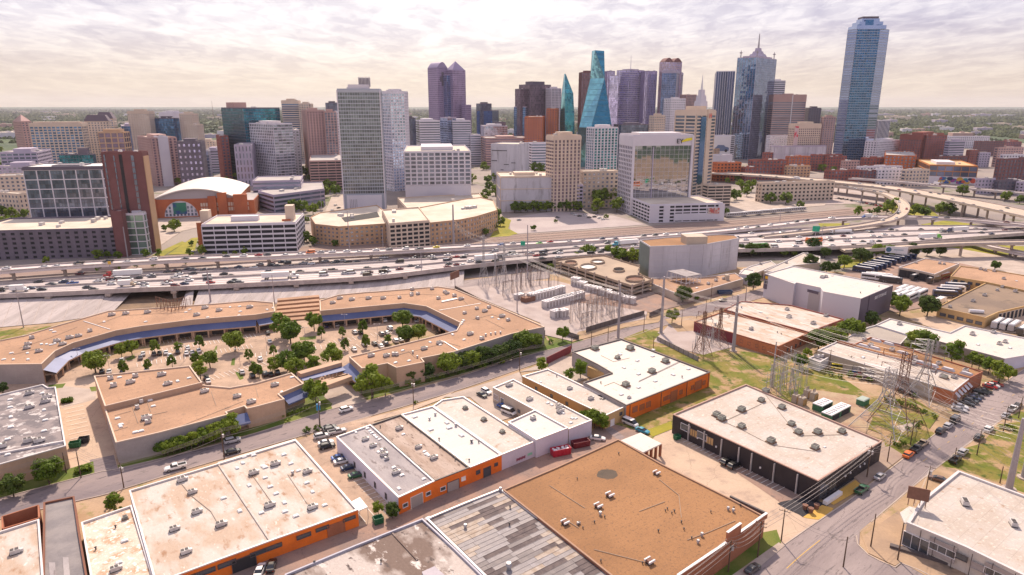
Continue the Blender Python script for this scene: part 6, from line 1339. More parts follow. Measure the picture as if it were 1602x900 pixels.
for x, y in ((808, 457), (822, 452), (838, 449), (852, 446), (815, 449), (834, 442), (866, 450), (784, 448), (795, 462)): gantry(x, y, random.uniform(8, 12), 7, ga, 'in the rear of the substation')
for x, y in ((900, 505), (912, 497), (925, 508), (934, 497), (948, 500), (958, 492), (906, 488), (940, 484), (966, 498), (978, 486), (918, 514), (952, 478), (930, 480)): gantry(x, y, random.uniform(8, 12), 6.5, ga, 'in the front of the substation')
for x, y in ((1212, 612), (1228, 618), (1243, 612), (1232, 600), (1218, 600), (1250, 622)): gantry(x, y, random.uniform(9, 12), 7, GR, 'beyond the black warehouse', M_METAL)
for x, y in ((1093, 553), (1108, 548), (1118, 540)): gantry(x, y, 9, 5, GR, 'on the pale gravel yard', M_METAL)
M_TGRN = mat('cabinet_green', (.05, .17, .09), rough=.6, fine=.08)
for i, (x, y, s) in enumerate(((1286, 640, 1), (1314, 647, 1), (1299, 655, .85))):
    t = thing('green_switch_cabinet', ['left green cabinet with white roof', 'right green cabinet with white roof', 'front small green cabinet with white roof'][i] + ' behind the black warehouse', 'cabinet', P(x, y), GR); 
    B = MB(); B.box((0, 0, 0), (7*s, 3.4, 2.4)); o = B.build('enclosure', M_TGRN); o.parent = t; B = MB(); B.box((0, 0, 2.4), (7*s+.2, 3.6, .25), tap=.96); 
    for k in range(4): B.box((-2.4*s+k*1.6*s, 0, 2.66), (.6, 1.5, .25))
    o = B.build('roof', M_TRIMW); o.parent = t; B = MB(); B.box((0, -1.74, .3), (5*s, .06, 1.8)); o = B.build('louvre', M_DARK); o.parent = t
t = thing('green_hut', 'small green hut with pale roof on the dirt yard', 'hut', P(1349, 633), GR); B = MB(); B.box((0, 0, 0), (4, 2.6, 2.2)); o = B.build('wall', M_TGRN); o.parent = t; B = MB(); B.box((0, 0, 2.2), (4.5, 3, .25), tap=.8); o = B.build('roof', mat('roof_sage', (.34, .40, .36), rough=.7)); o.parent = t
for i, (x, y) in enumerate(((1244, 630), (1254, 634), (1262, 622), (1272, 626))):
    t = thing('transformer', '', 'transformer', P(x, y), GR); B = MB(); B.box((0, 0, 0), (2.2, 1.8, 3.0)); o = B.build('tank', M_BEIGE); o.parent = t
    for k in range(3): B = MB(); B.box((-.7+k*.7, -1.1, .3), (.2, .5, 2.2)); o = B.build('radiator', M_YELB); o.parent = t; B = MB(); B.beam((-.7+k*.7, 0, 3), (-.7+k*.7, 0, 4.2), .14, 6); o = B.build('bushing', M_GREYW); o.parent = t
    pool(t, 'beige finned transformer', 'behind the black warehouse', 'transformer', 'beige transformers')
# ================================================================ north side of the freeway, near blocks
M_CHAR = mat('wall_charcoal_lilac', (.17, .14, .18), c2=(.14, .12, .15), s2=.1, rough=.85, fine=.08); M_BRN = mat('wall_chocolate', (.20, .085, .085), c2=(.17, .072, .072), s2=.1, rough=.85, fine=.08)
M_LIL = mat('wall_lilac_grey', (.46, .40, .50), c2=(.40, .35, .45), s2=.05, rough=.85, fine=.06); M_CREAMW = mat('wall_cream_stone', (.66, .53, .43), c2=(.60, .48, .39), s2=.05, rough=.85, fine=.06)
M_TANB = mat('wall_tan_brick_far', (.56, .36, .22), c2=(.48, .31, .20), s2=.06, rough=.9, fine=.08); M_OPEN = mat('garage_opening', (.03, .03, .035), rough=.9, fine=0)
M_PINKW = mat('wall_pink_stone', (.50, .32, .29), c2=(.44, .28, .26), s2=.04, rough=.85, fine=.06); M_WHT = mat('wall_white_far', (.68, .64, .69), c2=(.62, .58, .64), s2=.04, rough=.8, fine=.04)
M_ARB = mat('arena_brick', (.48, .14, .055), c2=(.40, .115, .05), s2=.06, rough=.9, fine=.12)
G_DK = glass('glass_dark', (.16, .19, .27), .6, .12); G_BL = glass('glass_blue', (.07, .17, .36), .7, .08); G_TE = glass('glass_teal', (.045, .22, .30), .75, .07); G_LB = glass('glass_pale_blue', (.45, .56, .72), .8, .1)
G_LV = glass('glass_lavender', (.52, .50, .74), .8, .12); G_GN = glass('glass_green', (.22, .34, .30), .6, .12); G_BR = glass('glass_brown', (.20, .15, .20), .5, .15); G_MX = glass('glass_mixed', (.32, .35, .42), .6, .12, .6)
G_MIR = glass('glass_mirror', (.34, .35, .40), .95, .03, .08, jit=.012)
h = hgt(182, 402, 359)
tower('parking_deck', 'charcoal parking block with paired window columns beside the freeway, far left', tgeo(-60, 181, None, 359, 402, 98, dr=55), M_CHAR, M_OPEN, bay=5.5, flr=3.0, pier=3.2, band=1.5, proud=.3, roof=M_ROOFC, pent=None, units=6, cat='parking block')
t = thing('glass_office', 'glass office block with a white grid of large panes, upper left', 'office block', P(100, 372)); g = tgeo(35, 158, None, 261, 372, 99, dr=32); poly, h = g; poly = ccw(poly)
B = MB(); B.prism(inset(poly, .3), 0, h-.3, 0); B.build('core', M_DARK, t)
for i in range(4):
    a, b = poly[i], poly[(i+1) % 4]; w = (b-a).length; d = (b-a).normalized(); n = Vector((d.y, -d.x))
    if n.y > .3 : 
        G, F = MB(), MB(); facade(G, F, a, b, 0, h-2, 4, 4, .4, 1); G.build('glazing', G_DK, t, kind='stuff'); F.build('facade_grid', M_WHT, t); continue
    nx = 6 if w > 35 else 3; nz = 5; z0 = h-2-nz*7.2
    for cx in range(nx):
        for cz in range(nz):
            u0, u1 = w*cx/nx+.35, w*(cx+1)/nx-.35; y0, y1 = z0+cz*7.2+.3, z0+(cz+1)*7.2-.3; G = MB()
            p0, p1 = a+d*u0+n*.05, a+d*u1+n*.05; G.q([(p0.x, p0.y, y0), (p1.x, p1.y, y0), (p1.x, p1.y, y1), (p0.x, p0.y, y1)], 0, [(cx*5, cz*2), (cx*5+4, cz*2), (cx*5+4, cz*2+2), (cx*5, cz*2+2)]); o = G.build('window', G_DK, t)
            M = MB()
            for k in range(1, 4): q0 = a+d*(u0+(u1-u0)*k/4)+n*.12; M.box((q0.x, q0.y, y0), (.09, .1, y1-y0), math.atan2(d.y, d.x))
            q0 = a+d*(u0+u1)/2+n*.12; M.box((q0.x, q0.y, (y0+y1)/2), (u1-u0, .1, .2), math.atan2(d.y, d.x)); mo = M.build('mullion', M_COPDK, o, org=t.location); mo.location = (0, 0, 0)
    F = MB(); G = MB(); facade(G, F, a, b, z0, h-2, w/nx, 7.2, .75, .65, .35); F.build('facade_grid', M_WHT, t)
    F = MB(); p = (a+b)/2+n*.3; F.box((p.x, p.y, h-2), (w+.8, .8, 2), math.atan2(d.y, d.x)); F.box((p.x, p.y, 0), (w+.4, .6, z0), math.atan2(d.y, d.x)); F.build('roof_band', M_PURP, t)
roof_top(t, poly, h, M_SKYL, M_PURP, .6, (.5, .4, .8), 3)
t = tower('apartment_tower', 'tall chocolate brown slab tower with dark vertical slots, upper left', tgeo(158, 222, 229, 240, 395, 99, dr=11), M_BRN, M_BRN, bay=30, flr=60, pier=.5, band=.5, proud=.1, roof=M_SKYL, pent=None, units=2, cat='tower', z0=0)
po, h = tgeo(158, 222, 229, 240, 395, 99, dr=11); a, b = po[3], po[0]; d = (b-a).normalized(); n = Vector((d.y, -d.x)); w = (b-a).length
for f, ww, z1, m in ((.07, .9, h*.99, G_DK), (.30, .8, h*.98, G_DK), (.46, 1.9, h*.99, M_DARK), (.75, 1.8, h*.98, G_DK)):
    c = a+d*w*f+n*.14; B = MB(); B.box((c.x, c.y, h*.12), (ww, .3, z1-h*.12), math.atan2(d.y, d.x)); B.build('window_slot', m, t)
    for k in range(14): B = MB(); B.box((c.x, c.y, h*.14+k*h*.06), (ww+.2, .4, .6), math.atan2(d.y, d.x)); B.build('spandrel', M_BRN if m is not M_DARK else M_DARK, t)
a, b = po[0], po[1]; d = (b-a).normalized(); n = Vector((d.y, -d.x)); c = (a+b)/2+n*.25; B = MB(); B.box((c.x, c.y, 0), ((b-a).length-1, .4, h*.97), math.atan2(d.y, d.x)); B.build('side_cladding', M_TANB, t)
tower('brown_block', 'narrow chocolate brown block in front of the tall brown slab tower', tgeo(173, 190, 195, 333, 402, 99, dr=10), M_BRN, M_BRN, bay=20, flr=30, pier=.4, band=.4, proud=.08, roof=M_SKYL, pent=None, units=0, cat='building')
tower('glass_block', 'small white framed glass block between the brown slab tower and arena', tgeo(195, 224, 232, 336, 398, 99, dr=18), M_WHT, G_GN, bay=5, flr=4.5, pier=.5, band=.6, pent=(.5, .5, 2), cat='building')
# arena
t = thing('arena', 'red brick arena with white vaulted roof and an arched window', 'arena', P(310, 350)); a = P(237, 313, 17).to_2d(); b = P(372, 309, 17).to_2d(); d = (b-a).normalized(); n = Vector((d.y, -d.x)); W = (b-a).length; D = 92
pr = [a, b, b-n*D, a-n*D]; B = MB(); B.prism(pr, 0, 17, 0); B.build('brick_wall', M_ARB, t); zr = math.atan2(d.y, d.x)
NS = 16; arc = [(W*k/NS, 17.1 + 13*math.sin(math.pi*k/NS)**.9*.72) for k in range(NS+1)]; B = MB(); G = MB()
for k in range(NS):
    (u0, z0_), (u1, z1_) = arc[k], arc[k+1]; p = lambda u, z, o: (a.x+d.x*u-n.x*o, a.y+d.y*u-n.y*o, z)
    B.q([p(u0, z0_, -1.5), p(u1, z1_, -1.5), p(u1, z1_+1.5, D), p(u0, z0_+1.5, D)]); B.q([p(u0, z0_-1, -1.5), p(u1, z1_-1, -1.5), p(u1, z1_, -1.5), p(u0, z0_, -1.5)]); G.q([p(u0, 16.9, .3), p(u1, 16.9, .3), p(u1, z1_-.2, .3), p(u0, z0_-.2, .3)])
    G.q([p(u1, 16.9, D-.3), p(u0, 16.9, D-.3), p(u0, z0_+1, D-.3), p(u1, z1_+1, D-.3)])
B.build('vaulted_roof', mat('roof_arena_white', (.66, .60, .56), c2=(.6, .54, .5), s2=.02, rough=.6, fine=.03), t); G.build('gable', mat('gable_ribbed', (.45, .40, .42), rough=.7, fine=.05, wave=(1.2, 'X', .8)), t)
ce = ray_hit(a, d, 283, 8); B = MB(); RR = 14.5; cz = 1.0
for k in range(14):
    t0, t1 = math.pi*k/14, math.pi*(k+1)/14
    for r0, r1, o in ((RR, RR+1.4, .7),):
        q = lambda r, th, o: (a.x+d.x*(ce+r*math.cos(th))+n.x*o, a.y+d.y*(ce+r*math.cos(th))+n.y*o, cz+r*math.sin(th))
        B.q([q(r0, t1, o), q(r0, t0, o), q(r1, t0, o), q(r1, t1, o)][::-1]); B.q([q(r1, t1, o), q(r1, t0, o), q(r1, t0, 0), q(r1, t1, 0)][::-1]); B.q([q(r0, t1, 0), q(r0, t0, 0), q(r0, t0, o), q(r0, t1, o)][::-1])
B.build('arch', M_ARB, t); B = MB(); B.q([(a.x+d.x*(ce+RR*math.cos(th))+n.x*.1, a.y+d.y*(ce+RR*math.cos(th))+n.y*.1, cz+RR*math.sin(th)) for th in [math.pi*k/14 for k in range(15)]]); B.build('arched_glazing', M_WHT, t)
for k in range(-4, 5):
    for j in range(4):
        u = k*3.1; z = 1.5+j*3.2
        if u*u+(z+2.6-cz)**2 < RR*RR*.94 and not (-6.5 < u < 5 and z > 2): c = a+d*(ce+u)+n*.16; B = MB(); B.box((c.x, c.y, z), (1.7, .12, 2.4), zr); B.build('window', G_DK, t)
c = a+d*(ce-.8)+n*.3; B = MB(); B.box((c.x, c.y, 3.2), (11.5, .3, 10.5), zr); B.build('banner_screen', mat('banner_abstract', (.03, .07, .22), c2=(.03, .2, .12), s2=.12, t2=(.45, .55), c3=(.65, .65, .7), s3=.14, t3=(.54, .57), rough=.6, fine=.2), t)
for x, wd, hh in ((333, 7, 19), (349, 8, 22), (377, 12, 20), (240, 6, 18)):
    c = a+d*on_edge(a, b, x, 10)+n*.4; B = MB(); B.box((c.x, c.y, 0), (wd, 4, hh), zr); B.build('brick_pier', M_ARB, t)
for x in (316, 320, 324, 328, 341, 355, 359, 363, 367, 383, 388):
    for z in (5, 9.5): c = a+d*ray_hit(a, d, x, 8)+n*.16; B = MB(); B.box((c.x, c.y, z), (1.6, .3, 3.2), zr); B.build('window', M_CREAMW, t)
b2 = b+d*14; B = MB(); B.prism([b, b2, b2-n*60, b-n*60], 0, 14); B.build('brick_wall', M_ARB, t)
B = MB(); B.prism(inset([b, b2, b2-n*60, b-n*60], .6), 14, 14.3); B.build('roof', M_ROOFG, t)
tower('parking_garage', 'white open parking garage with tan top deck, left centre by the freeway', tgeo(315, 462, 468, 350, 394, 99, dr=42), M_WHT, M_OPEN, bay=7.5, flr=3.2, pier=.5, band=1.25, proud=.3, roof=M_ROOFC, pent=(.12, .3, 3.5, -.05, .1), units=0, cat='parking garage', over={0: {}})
for x in (322, 455):
    t = thing('stair_tower', ('left' if x < 400 else 'right') + ' stair tower of the white open parking garage', 'stair tower', P(x, 385)); g = tgeo(x-10, x+3, x+6, 322 if x > 400 else 330, 388, 99, dr=8); B = MB(); B.prism(g[0], 0, g[1]); B.build('wall', M_CREAMW, t); c = P(x-3, 389); B = MB(); B.box((c.x, c.y-.3, 0), (6, .5, g[1]*.7), R(9)); B.build('brick_face', M_ARB, t)
def blk(name, label, px, yb, k, wall, gl, cat='apartment block', z0=0, **o):
    x, y = px[k]; h = hgt(x, yb, y); pl = ccw([P(*q, h).to_2d() for q in px]); return tower(name, label, (pl, h), wall, gl, cat=cat, **o)
AP = dict(bay=3.6, flr=3.1, pier=1.9, band=1.5, proud=.2, par=.8, units=4, pent=None, roof=M_ROOFC)
t = blk('apartment_block', 'tan apartment block with pale roof, left of the white parking front', [(486, 341), (500, 334), (590, 322), (600, 330), (608, 351), (530, 356), (493, 352)], 386, 5, M_TANB, G_MX, **AP)
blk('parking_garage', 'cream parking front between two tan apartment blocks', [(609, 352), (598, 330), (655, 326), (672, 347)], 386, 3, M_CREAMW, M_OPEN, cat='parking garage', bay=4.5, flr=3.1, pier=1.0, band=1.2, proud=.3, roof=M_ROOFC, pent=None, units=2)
blk('apartment_block', 'curved tan apartment block right of the cream parking front', [(673, 350), (656, 326), (730, 312), (752, 310), (772, 315), (778, 330), (745, 340), (720, 345)], 384, 0, M_TANB, G_MX, **AP)
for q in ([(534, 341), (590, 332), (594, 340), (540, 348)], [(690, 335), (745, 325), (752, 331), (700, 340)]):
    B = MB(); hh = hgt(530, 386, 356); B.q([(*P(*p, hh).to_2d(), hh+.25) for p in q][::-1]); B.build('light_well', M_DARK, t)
blk('low_building', 'long low cream roofed building in front of the white hotel podium', [(622, 311), (750, 304), (760, 318), (640, 331)], 350, 3, M_CREAMW, G_MX, cat='building', bay=5, flr=4, pier=2, band=2, pent=None, units=3, roof=M_ROOFC)
blk('office_block', 'low grey office with ribbon windows left of the tall glass hotel tower', [(404, 300), (448, 287), (504, 286), (507, 297), (428, 307)], 334, 4, M_LIL, G_DK, cat='office block', bay=40, flr=3.8, pier=.4, band=1.9, pent=None, units=4)
# ================================================================ uptown and downtown towers
def T(nm, label, xl, xc, xr, yt, yb, ang, wall, gl, cat='office tower', dl=None, dr=None, **o): return tower(nm, label, tgeo(xl, xc, xr, yt, yb, ang, dl, dr), wall, gl, cat=cat, **o)
PUN = dict(bay=4.5, flr=4, pier=2.4, band=1.9, proud=.2); BND = dict(bay=60, flr=4, pier=.3, band=1.9, proud=.25); PIE = dict(bay=3.4, flr=5, pier=1.3, band=.5, proud=.5); CUR = dict(bay=3.2, flr=4, pier=.18, band=.3, proud=.12)
HOTEL, RES, OFF, BLK = 'hotel', 'apartment tower', 'office tower', 'building'
def pyramid(t, poly, z, hh, m, name='pyramid_roof', trunc=1.0):
    c = sum(poly, Vector((0, 0)))/len(poly); B = MB(); n = len(poly); poly = ccw(poly); q = [c.lerp(p, 1-trunc) for p in poly]
    for i in range(n):
        j = (i+1) % n; B.q([(poly[i].x, poly[i].y, z), (poly[j].x, poly[j].y, z), (q[j].x, q[j].y, z+hh), (q[i].x, q[i].y, z+hh)])
    if trunc < 1: B.q([(p.x, p.y, z+hh) for p in q])
    return B.build(name, m, t)
M_SLATE = mat('roof_slate', (.13, .10, .13), rough=.7, fine=.1)
# ---- left group
t = T('apartment_tower', 'pink stone tower with pyramid roof, leftmost in the skyline', 20, 33, 49, 191, 262, 50, M_PINKW, G_DK, RES, **PUN, pent=None, units=0); g = tgeo(20, 33, 49, 191, 262, 50); pyramid(t, inset(g[0], -.5), g[1], 12, M_PINKW)
T('hotel', 'wide beige hotel with tall white piers behind the glass office', 34, 45, 127, 194, 268, 12, M_CREAMW, G_BL, HOTEL, bay=6, flr=4, pier=1.6, band=1.5, proud=.5, crown=4, pent=(.9, .5, 3), units=3)
t = T('mansard_tower', 'cream tower with dark slate mansard roof', 127, 132, 170, 191, 262, 15, M_CREAMW, G_DK, RES, **PUN, pent=None, units=0); g = tgeo(127, 132, 170, 191, 262, 15); pyramid(t, inset(g[0], -.6), g[1]+1.2, 10, M_SLATE, 'mansard_roof', .3)
t = T('mansard_tower', 'stepped cream tower with taller slate roof', 143, 150, 177, 187, 258, 15, M_CREAMW, G_BL, RES, **PUN, pent=None, units=0, dl=20); g = tgeo(143, 150, 177, 187, 258, 15, 20); pyramid(t, inset(g[0], -.6), g[1]+1.2, 11, M_SLATE, 'mansard_roof', .4)
T('office_tower', 'beige tower with wide dark windows above the brown slab tower', 142, 153, 193, 208, 272, 12, M_TANB, G_BR, bay=9, flr=8, pier=1.6, band=1.4, proud=.4, pent=(.7, .6, 5), units=1)
T('office_tower', 'slate blue glass tower right of the beige wide-window tower', 178, 190, 216, 198, 262, 30, M_LIL, G_BL, **CUR)
T('apartment_tower', 'tall beige tower with wide crown and small windows', 199, 232, 241, 175, 262, 80, M_CREAMW, G_MX, RES, **PUN, crown=3, units=1)
T('office_tower', 'bright blue glass block in the left skyline', 242, 271, 280, 186, 262, 75, M_PURP, G_BL, **CUR)
T('office_block', 'white block with blank top behind the bright blue block', 249, 272, 291, 177, 250, 60, M_WHT, G_BL, **BND, crown=11)
T('apartment_tower', 'sand coloured stepped tower right of the bright blue block', 280, 300, 310, 179, 262, 70, M_CREAMW, G_MX, RES, **PUN); T('apartment_tower', 'lower step of the sand coloured tower', 293, 308, 318, 196, 264, 70, M_CREAMW, G_MX, RES, **PUN, pent=None)
T('apartment_tower', 'brick and white panel apartment block above the arena', 215, 236, 276, 217, 292, 40, M_PINKW, G_BR, RES, bay=5, flr=3.3, pier=2.5, band=1, proud=.4, roof=M_ROOFC)
T('apartment_tower', 'tall white fin panel block above the arena', 236, 248, 262, 215, 292, 40, M_WHT, M_WHT, RES, bay=7, flr=20, pier=.4, band=.2, pent=None)
T('apartment_tower', 'grey violet block above the arena roof', 268, 276, 314, 223, 296, 15, M_CHAR, G_LV, RES, bay=5, flr=7, pier=3.4, band=4, proud=.15)
T('office_block', 'small pale blue glass block right of the grey violet block', 310, 313, 326, 237, 290, 15, M_WHT, G_LB, BLK, **CUR, pent=None)
T('residential_block', 'grey hotel like block at the left edge behind the cream block', -30, 0, 57, 240, 300, 20, M_LIL, G_DK, BLK, bay=6, flr=4, pier=1.2, band=1.9, proud=.3); T('residential_block', 'lower grey terrace block at the left edge', -30, -5, 57, 262, 306, 20, M_LIL, G_MX, BLK, bay=5, flr=3.5, pier=2, band=1.8, proud=.3)
T('residential_block', 'cream low block with small windows left of the glass office', -30, -10, 38, 277, 318, 15, M_CREAMW, G_DK, BLK, **PUN, pent=None); T('residential_block', 'cream long roof block below the cream low block at left', -20, 28, 48, 305, 340, 70, M_CREAMW, G_DK, BLK, **PUN, roof=M_ROOFC, pent=None)
T('office_block', 'low teal glass block behind the glass office roof', 87, 92, 145, 243, 300, 8, M_CHAR, G_TE, BLK, **CUR, pent=(.3, .5, 8, .2, 0))
T('office_tower', 'broad teal glass tower with pink lift box on top', 346, 380, 437, 170, 285, 42, M_CHAR, G_TE, bay=3.4, flr=4, pier=.25, band=.5, proud=.15, pent=(.35, .35, 8, -.25, .2, M_PINKW))
T('apartment_tower', 'white block with scattered vertical slots below the teal tower', 358, 366, 393, 228, 292, 15, M_LIL, G_DK, RES, bay=4, flr=9, pier=2.7, band=2.5, proud=.2, pent=None)
T('brick_tower', 'narrow red brick tower left of the slotted white block', 338, 345, 357, 214, 284, 30, M_REDB, G_DK, RES, **PUN, pent=None)
T('apartment_tower', 'white gridded apartment tower with a green glass side', 388, 427, 457, 195, 290, 48, M_WHT, G_MX, RES, bay=4.5, flr=3.6, pier=.9, band=.9, proud=.4, over={0: dict(pier=.2, band=.9, bay=6)}, roof=M_ROOFC)
T('apartment_tower', 'white block glimpsed behind the white gridded tower', 452, 456, 468, 205, 280, 20, M_WHT, G_MX, RES, **PUN, pent=None)
T('office_tower', 'cream topped blue banded office tower behind the brown twins', 436, 440, 467, 158, 250, 12, M_CREAMW, G_BL, **BND, crown=5); T('office_tower', 'stepped cream office behind the brown twins', 462, 467, 486, 163, 250, 12, M_CREAMW, G_MX, **PUN)
T('hotel', 'rosy brown hotel tower, left half of the twins', 465, 479, 506, 174, 284, 20, M_PINKW, G_BR, HOTEL, bay=4, flr=3.5, pier=1.9, band=1.5, proud=.3); T('hotel', 'rosy brown hotel tower, right half with dark glass edge', 500, 507, 526, 176, 284, 20, M_PINKW, G_DK, HOTEL, bay=4, flr=3.5, pier=1.2, band=1, proud=.3, dl=22)
T('office_tower', 'dark blue tower glimpsed left of the tall glass hotel', 504, 509, 530, 162, 255, 15, M_PURP, G_DK, **CUR); T('apartment_tower', 'pale tower squeezed left of the tall glass hotel', 519, 522, 534, 176, 268, 10, M_WHT, G_MX, RES, **PUN, pent=None)
T('parking_garage', 'brown banded parking garage at the foot of the rosy twins', 478, 484, 538, 253, 300, 15, M_PINKW, M_OPEN, 'parking garage', bay=9, flr=3.2, pier=.6, band=1.5, proud=.3, pent=None); T('office_block', 'dark low building behind the grey ribbon office', 385, 395, 470, 285, 322, 14, M_LIL, G_DK, BLK, **BND, pent=None)
# ---- the tall glass hotel tower and neighbours
g = tgeo(527, 594, 599, 141, 330, 97, dr=26); t = tower('hotel_tower', 'tall pale glass hotel tower with fine floor bands, left of centre', g, mat('slab_edge_grey', (.42, .44, .50), rough=.7, fine=.04), glass('glass_smoke', (.17, .20, .225), .6, .12, .35), bay=2.3, flr=3.45, pier=.3, band=.8, proud=.35, base=17, cat=HOTEL, pent=None, units=2, crown=2)
po, h = g; a, b = po[3], po[0]; d = (b-a).normalized(); n = Vector((d.y, -d.x)); w = (b-a).length; zr = math.atan2(d.y, d.x)
for f in (0, 1): c = a.lerp(b, f)+n*.6; B = MB(); B.box((c.x, c.y, 0), (1.0, 1.2, h), zr); B.build('corner_fin', M_WHT, t)
c = a.lerp(b, .5)-n*6; B = MB(); B.box((c.x, c.y, h), (w*.5, 8, 5), zr); B.build('mechanical_penthouse', M_WHT, t); c = a.lerp(b, .64)-n*5; B = MB(); 
for k in range(9): B.box((c.x+d.x*(k-4)*1.3, c.y+d.y*(k-4)*1.3-.3, h+3), (.4, 4, 9), zr)
B.build('crown_screen', M_TRIMW, t, kind='stuff'); B = MB(); B.box((c.x, c.y+1.5, h+3), (10.5, 2, 8), zr); B.build('crown_box', M_LIL, t)
c = a.lerp(b, .5)+n*1; B = MB(); B.box((c.x, c.y, 1), (w*.85, 1.4, 15), zr); B.build('base_screen', M_WHT, t)
for k in range(5): c = a.lerp(b, .15+k*.04)+n*1.75; B = MB(); B.box((c.x, c.y, 3), (.25, .12, 9), zr); B.build('slot', M_DARK, t)
T('apartment_tower', 'white and glass condominium tower right of the tall glass hotel', 596, 610, 632, 146, 300, 38, M_WHT, G_LB, RES, bay=4, flr=3.5, pier=.9, band=1.1, proud=.35, dl=24); T('apartment_tower', 'white condominium tower behind the glass hotel', 597, 630, 638, 144, 280, 85, M_WHT, G_MX, RES, **PUN)
T('hotel_podium', 'wide white hotel block with glass bays, right of the condominium tower', 632, 736, 752, 238, 322, 97, M_WHT, G_DK, HOTEL, bay=6, flr=4, pier=1.5, band=1.3, proud=.5, base=22, roof=M_ROOFC)
T('annex_block', 'low white podium in front of the wide white hotel block', 634, 668, 680, 280, 318, 97, M_WHT, M_WHT, BLK, bay=20, flr=8, pier=.2, band=.2, pent=None, units=3)
T('office_tower', 'dark navy office block with thin green edge', 630, 640, 650, 186, 262, 40, M_PURP, G_DK, **CUR); T('office_block', 'dark office block with bright white floor bands', 648, 656, 688, 190, 262, 15, M_WHT, G_DK, **BND)
T('office_tower', 'folded pale blue glass block with slanting top', 688, 700, 714, 185, 258, 55, M_LB if False else M_LIL, G_LB, **CUR, pent=None); T('office_block', 'dark block with white floor bands, stepped to the right', 703, 708, 736, 190, 258, 12, M_WHT, G_DK, **BND); T('office_block', 'lower right step of the white banded block', 730, 736, 752, 212, 258, 12, M_WHT, G_DK, **BND, pent=None)
# ---- the great stone tower with keyhole
M_CHASE = mat('granite_mauve', (.34, .27, .42), c2=(.30, .24, .38), s2=.03, rough=.6, fine=.06); M_CHG = glass('glass_mauve', (.30, .23, .36), .6, .12)
g = tgeo(669, 684, 700, 106, 246, 42); t = tower('stone_tower', 'tall mauve granite tower with barrel vault and pyramid crowns', g, M_CHASE, M_CHG, bay=3.2, flr=4, pier=1.3, band=1.2, proud=.2, pent=None, units=0, cat=OFF)
po, h = g; ax = po[1]-po[0]; ay = po[3]-po[0]; B = MB()
for k in range(10):
    t0, t1 = k/10, (k+1)/10; z0_, z1_ = h+math.sin(math.pi*t0)*11, h+math.sin(math.pi*t1)*11; p = lambda s, z, u: (po[0].x+ax.x*s+ay.x*u, po[0].y+ax.y*s+ay.y*u, z)
    B.q([p(t0, z0_, 0), p(t1, z1_, 0), p(t1, z1_, 1), p(t0, z0_, 1)]); B.q([p(t0, h, 0), p(t1, h, 0), p(t1, z1_, 0), p(t0, z0_, 0)]); B.q([p(t1, h, 1), p(t0, h, 1), p(t0, z0_, 1), p(t1, z1_, 1)])
B.build('barrel_vault', M_CHASE, t); g2 = tgeo(697, 708, 728, 110, 246, 42); tower('', '', g2, M_CHASE, M_CHG, bay=3.2, flr=4, pier=1.0, band=1.0, proud=.2, pent=None, units=0, t=t); pyramid(t, inset(g2[0], .5), g2[1]+1, 17, M_CHASE)
g3 = tgeo(690, 699, 706, 118, 246, 42); tower('', '', g3, M_CHASE, G_BL, bay=2.5, flr=4, pier=.4, band=.3, proud=.2, pent=None, units=0, t=t); g3 = tgeo(722, 728, 737, 165, 246, 42); tower('', '', g3, M_CHASE, M_CHG, bay=3.2, flr=4, pier=1.3, band=1.2, pent=None, units=0, t=t)
c = po[0]; d = ax.normalized(); n = Vector((d.y, -d.x)); cc = po[0].lerp(po[1], .5)+n*.3; B = MB(); B.box((cc.x, cc.y, h-34), (6, .5, 26), math.atan2(d.y, d.x)); B.box((cc.x-d.x*5, cc.y-d.y*5, h-26), (3, .5, 10), math.atan2(d.y, d.x)); B.box((cc.x+d.x*5, cc.y+d.y*5, h-26), (3, .5, 10), math.atan2(d.y, d.x)); B.build('keyhole_recess', M_PURP, t, kind='stuff')
# ---- centre
T('office_tower', 'navy stepped office right of the stone tower', 745, 752, 769, 163, 240, 30, M_PURP, G_DK, **CUR); T('office_tower', 'navy lower glass block', 746, 770, 780, 174, 240, 80, M_PURP, G_BL, **CUR, pent=None)
T('office_block', 'long pale blue glass low block', 752, 757, 794, 198, 246, 8, M_WHT, G_LB, **CUR, pent=(.6, .5, 4)); T('office_block', 'navy low wing over the long pale blue block', 771, 775, 791, 192, 244, 10, M_PURP, G_DK, **CUR, pent=None)
t = T('museum_cube', 'pale concrete museum cube with thin dark slits', 768, 812, 828, 227, 284, 72, M_PANELW, M_PANELW, 'museum', bay=11, flr=5, pier=.1, band=.1, proud=.05, pent=None, units=2, roof=M_ROOFC)
g = tgeo(768, 812, 828, 227, 284, 72); po, h = g; a, b = po[3], po[0]; d = (b-a).normalized(); n = Vector((d.y, -d.x))
for f, z, w in ((.3, .83, 22), (.12, .55, 8), (.8, .5, 6), (.55, .45, 7), (.4, .3, 4)): c = a.lerp(b, f)+n*.3; B = MB(); B.box((c.x, c.y, h*z), (w, .4, .8), math.atan2(d.y, d.x)); B.build('slit_window', M_DARK, t)
T('museum_annex', 'tan low building behind the museum cube', 752, 760, 828, 217, 262, 10, M_PINKW, G_BR, BLK, **BND, pent=(.4, .5, 3)); T('parking_garage', 'white banded garage right of the museum cube', 826, 832, 857, 225, 276, 12, M_WHT, G_DK, 'parking garage', **BND, pent=None)
T('office_tower', 'broad brown glass tower with stepped top, centre of the skyline', 812, 829, 862, 133, 246, 35, M_PURP, G_BR, **CUR, pent=(.6, .6, 7)); T('office_tower', 'brown glass side wing with warm reflection', 808, 814, 832, 140, 246, 35, M_PURP, G_BR, **CUR, pent=None, dl=18)
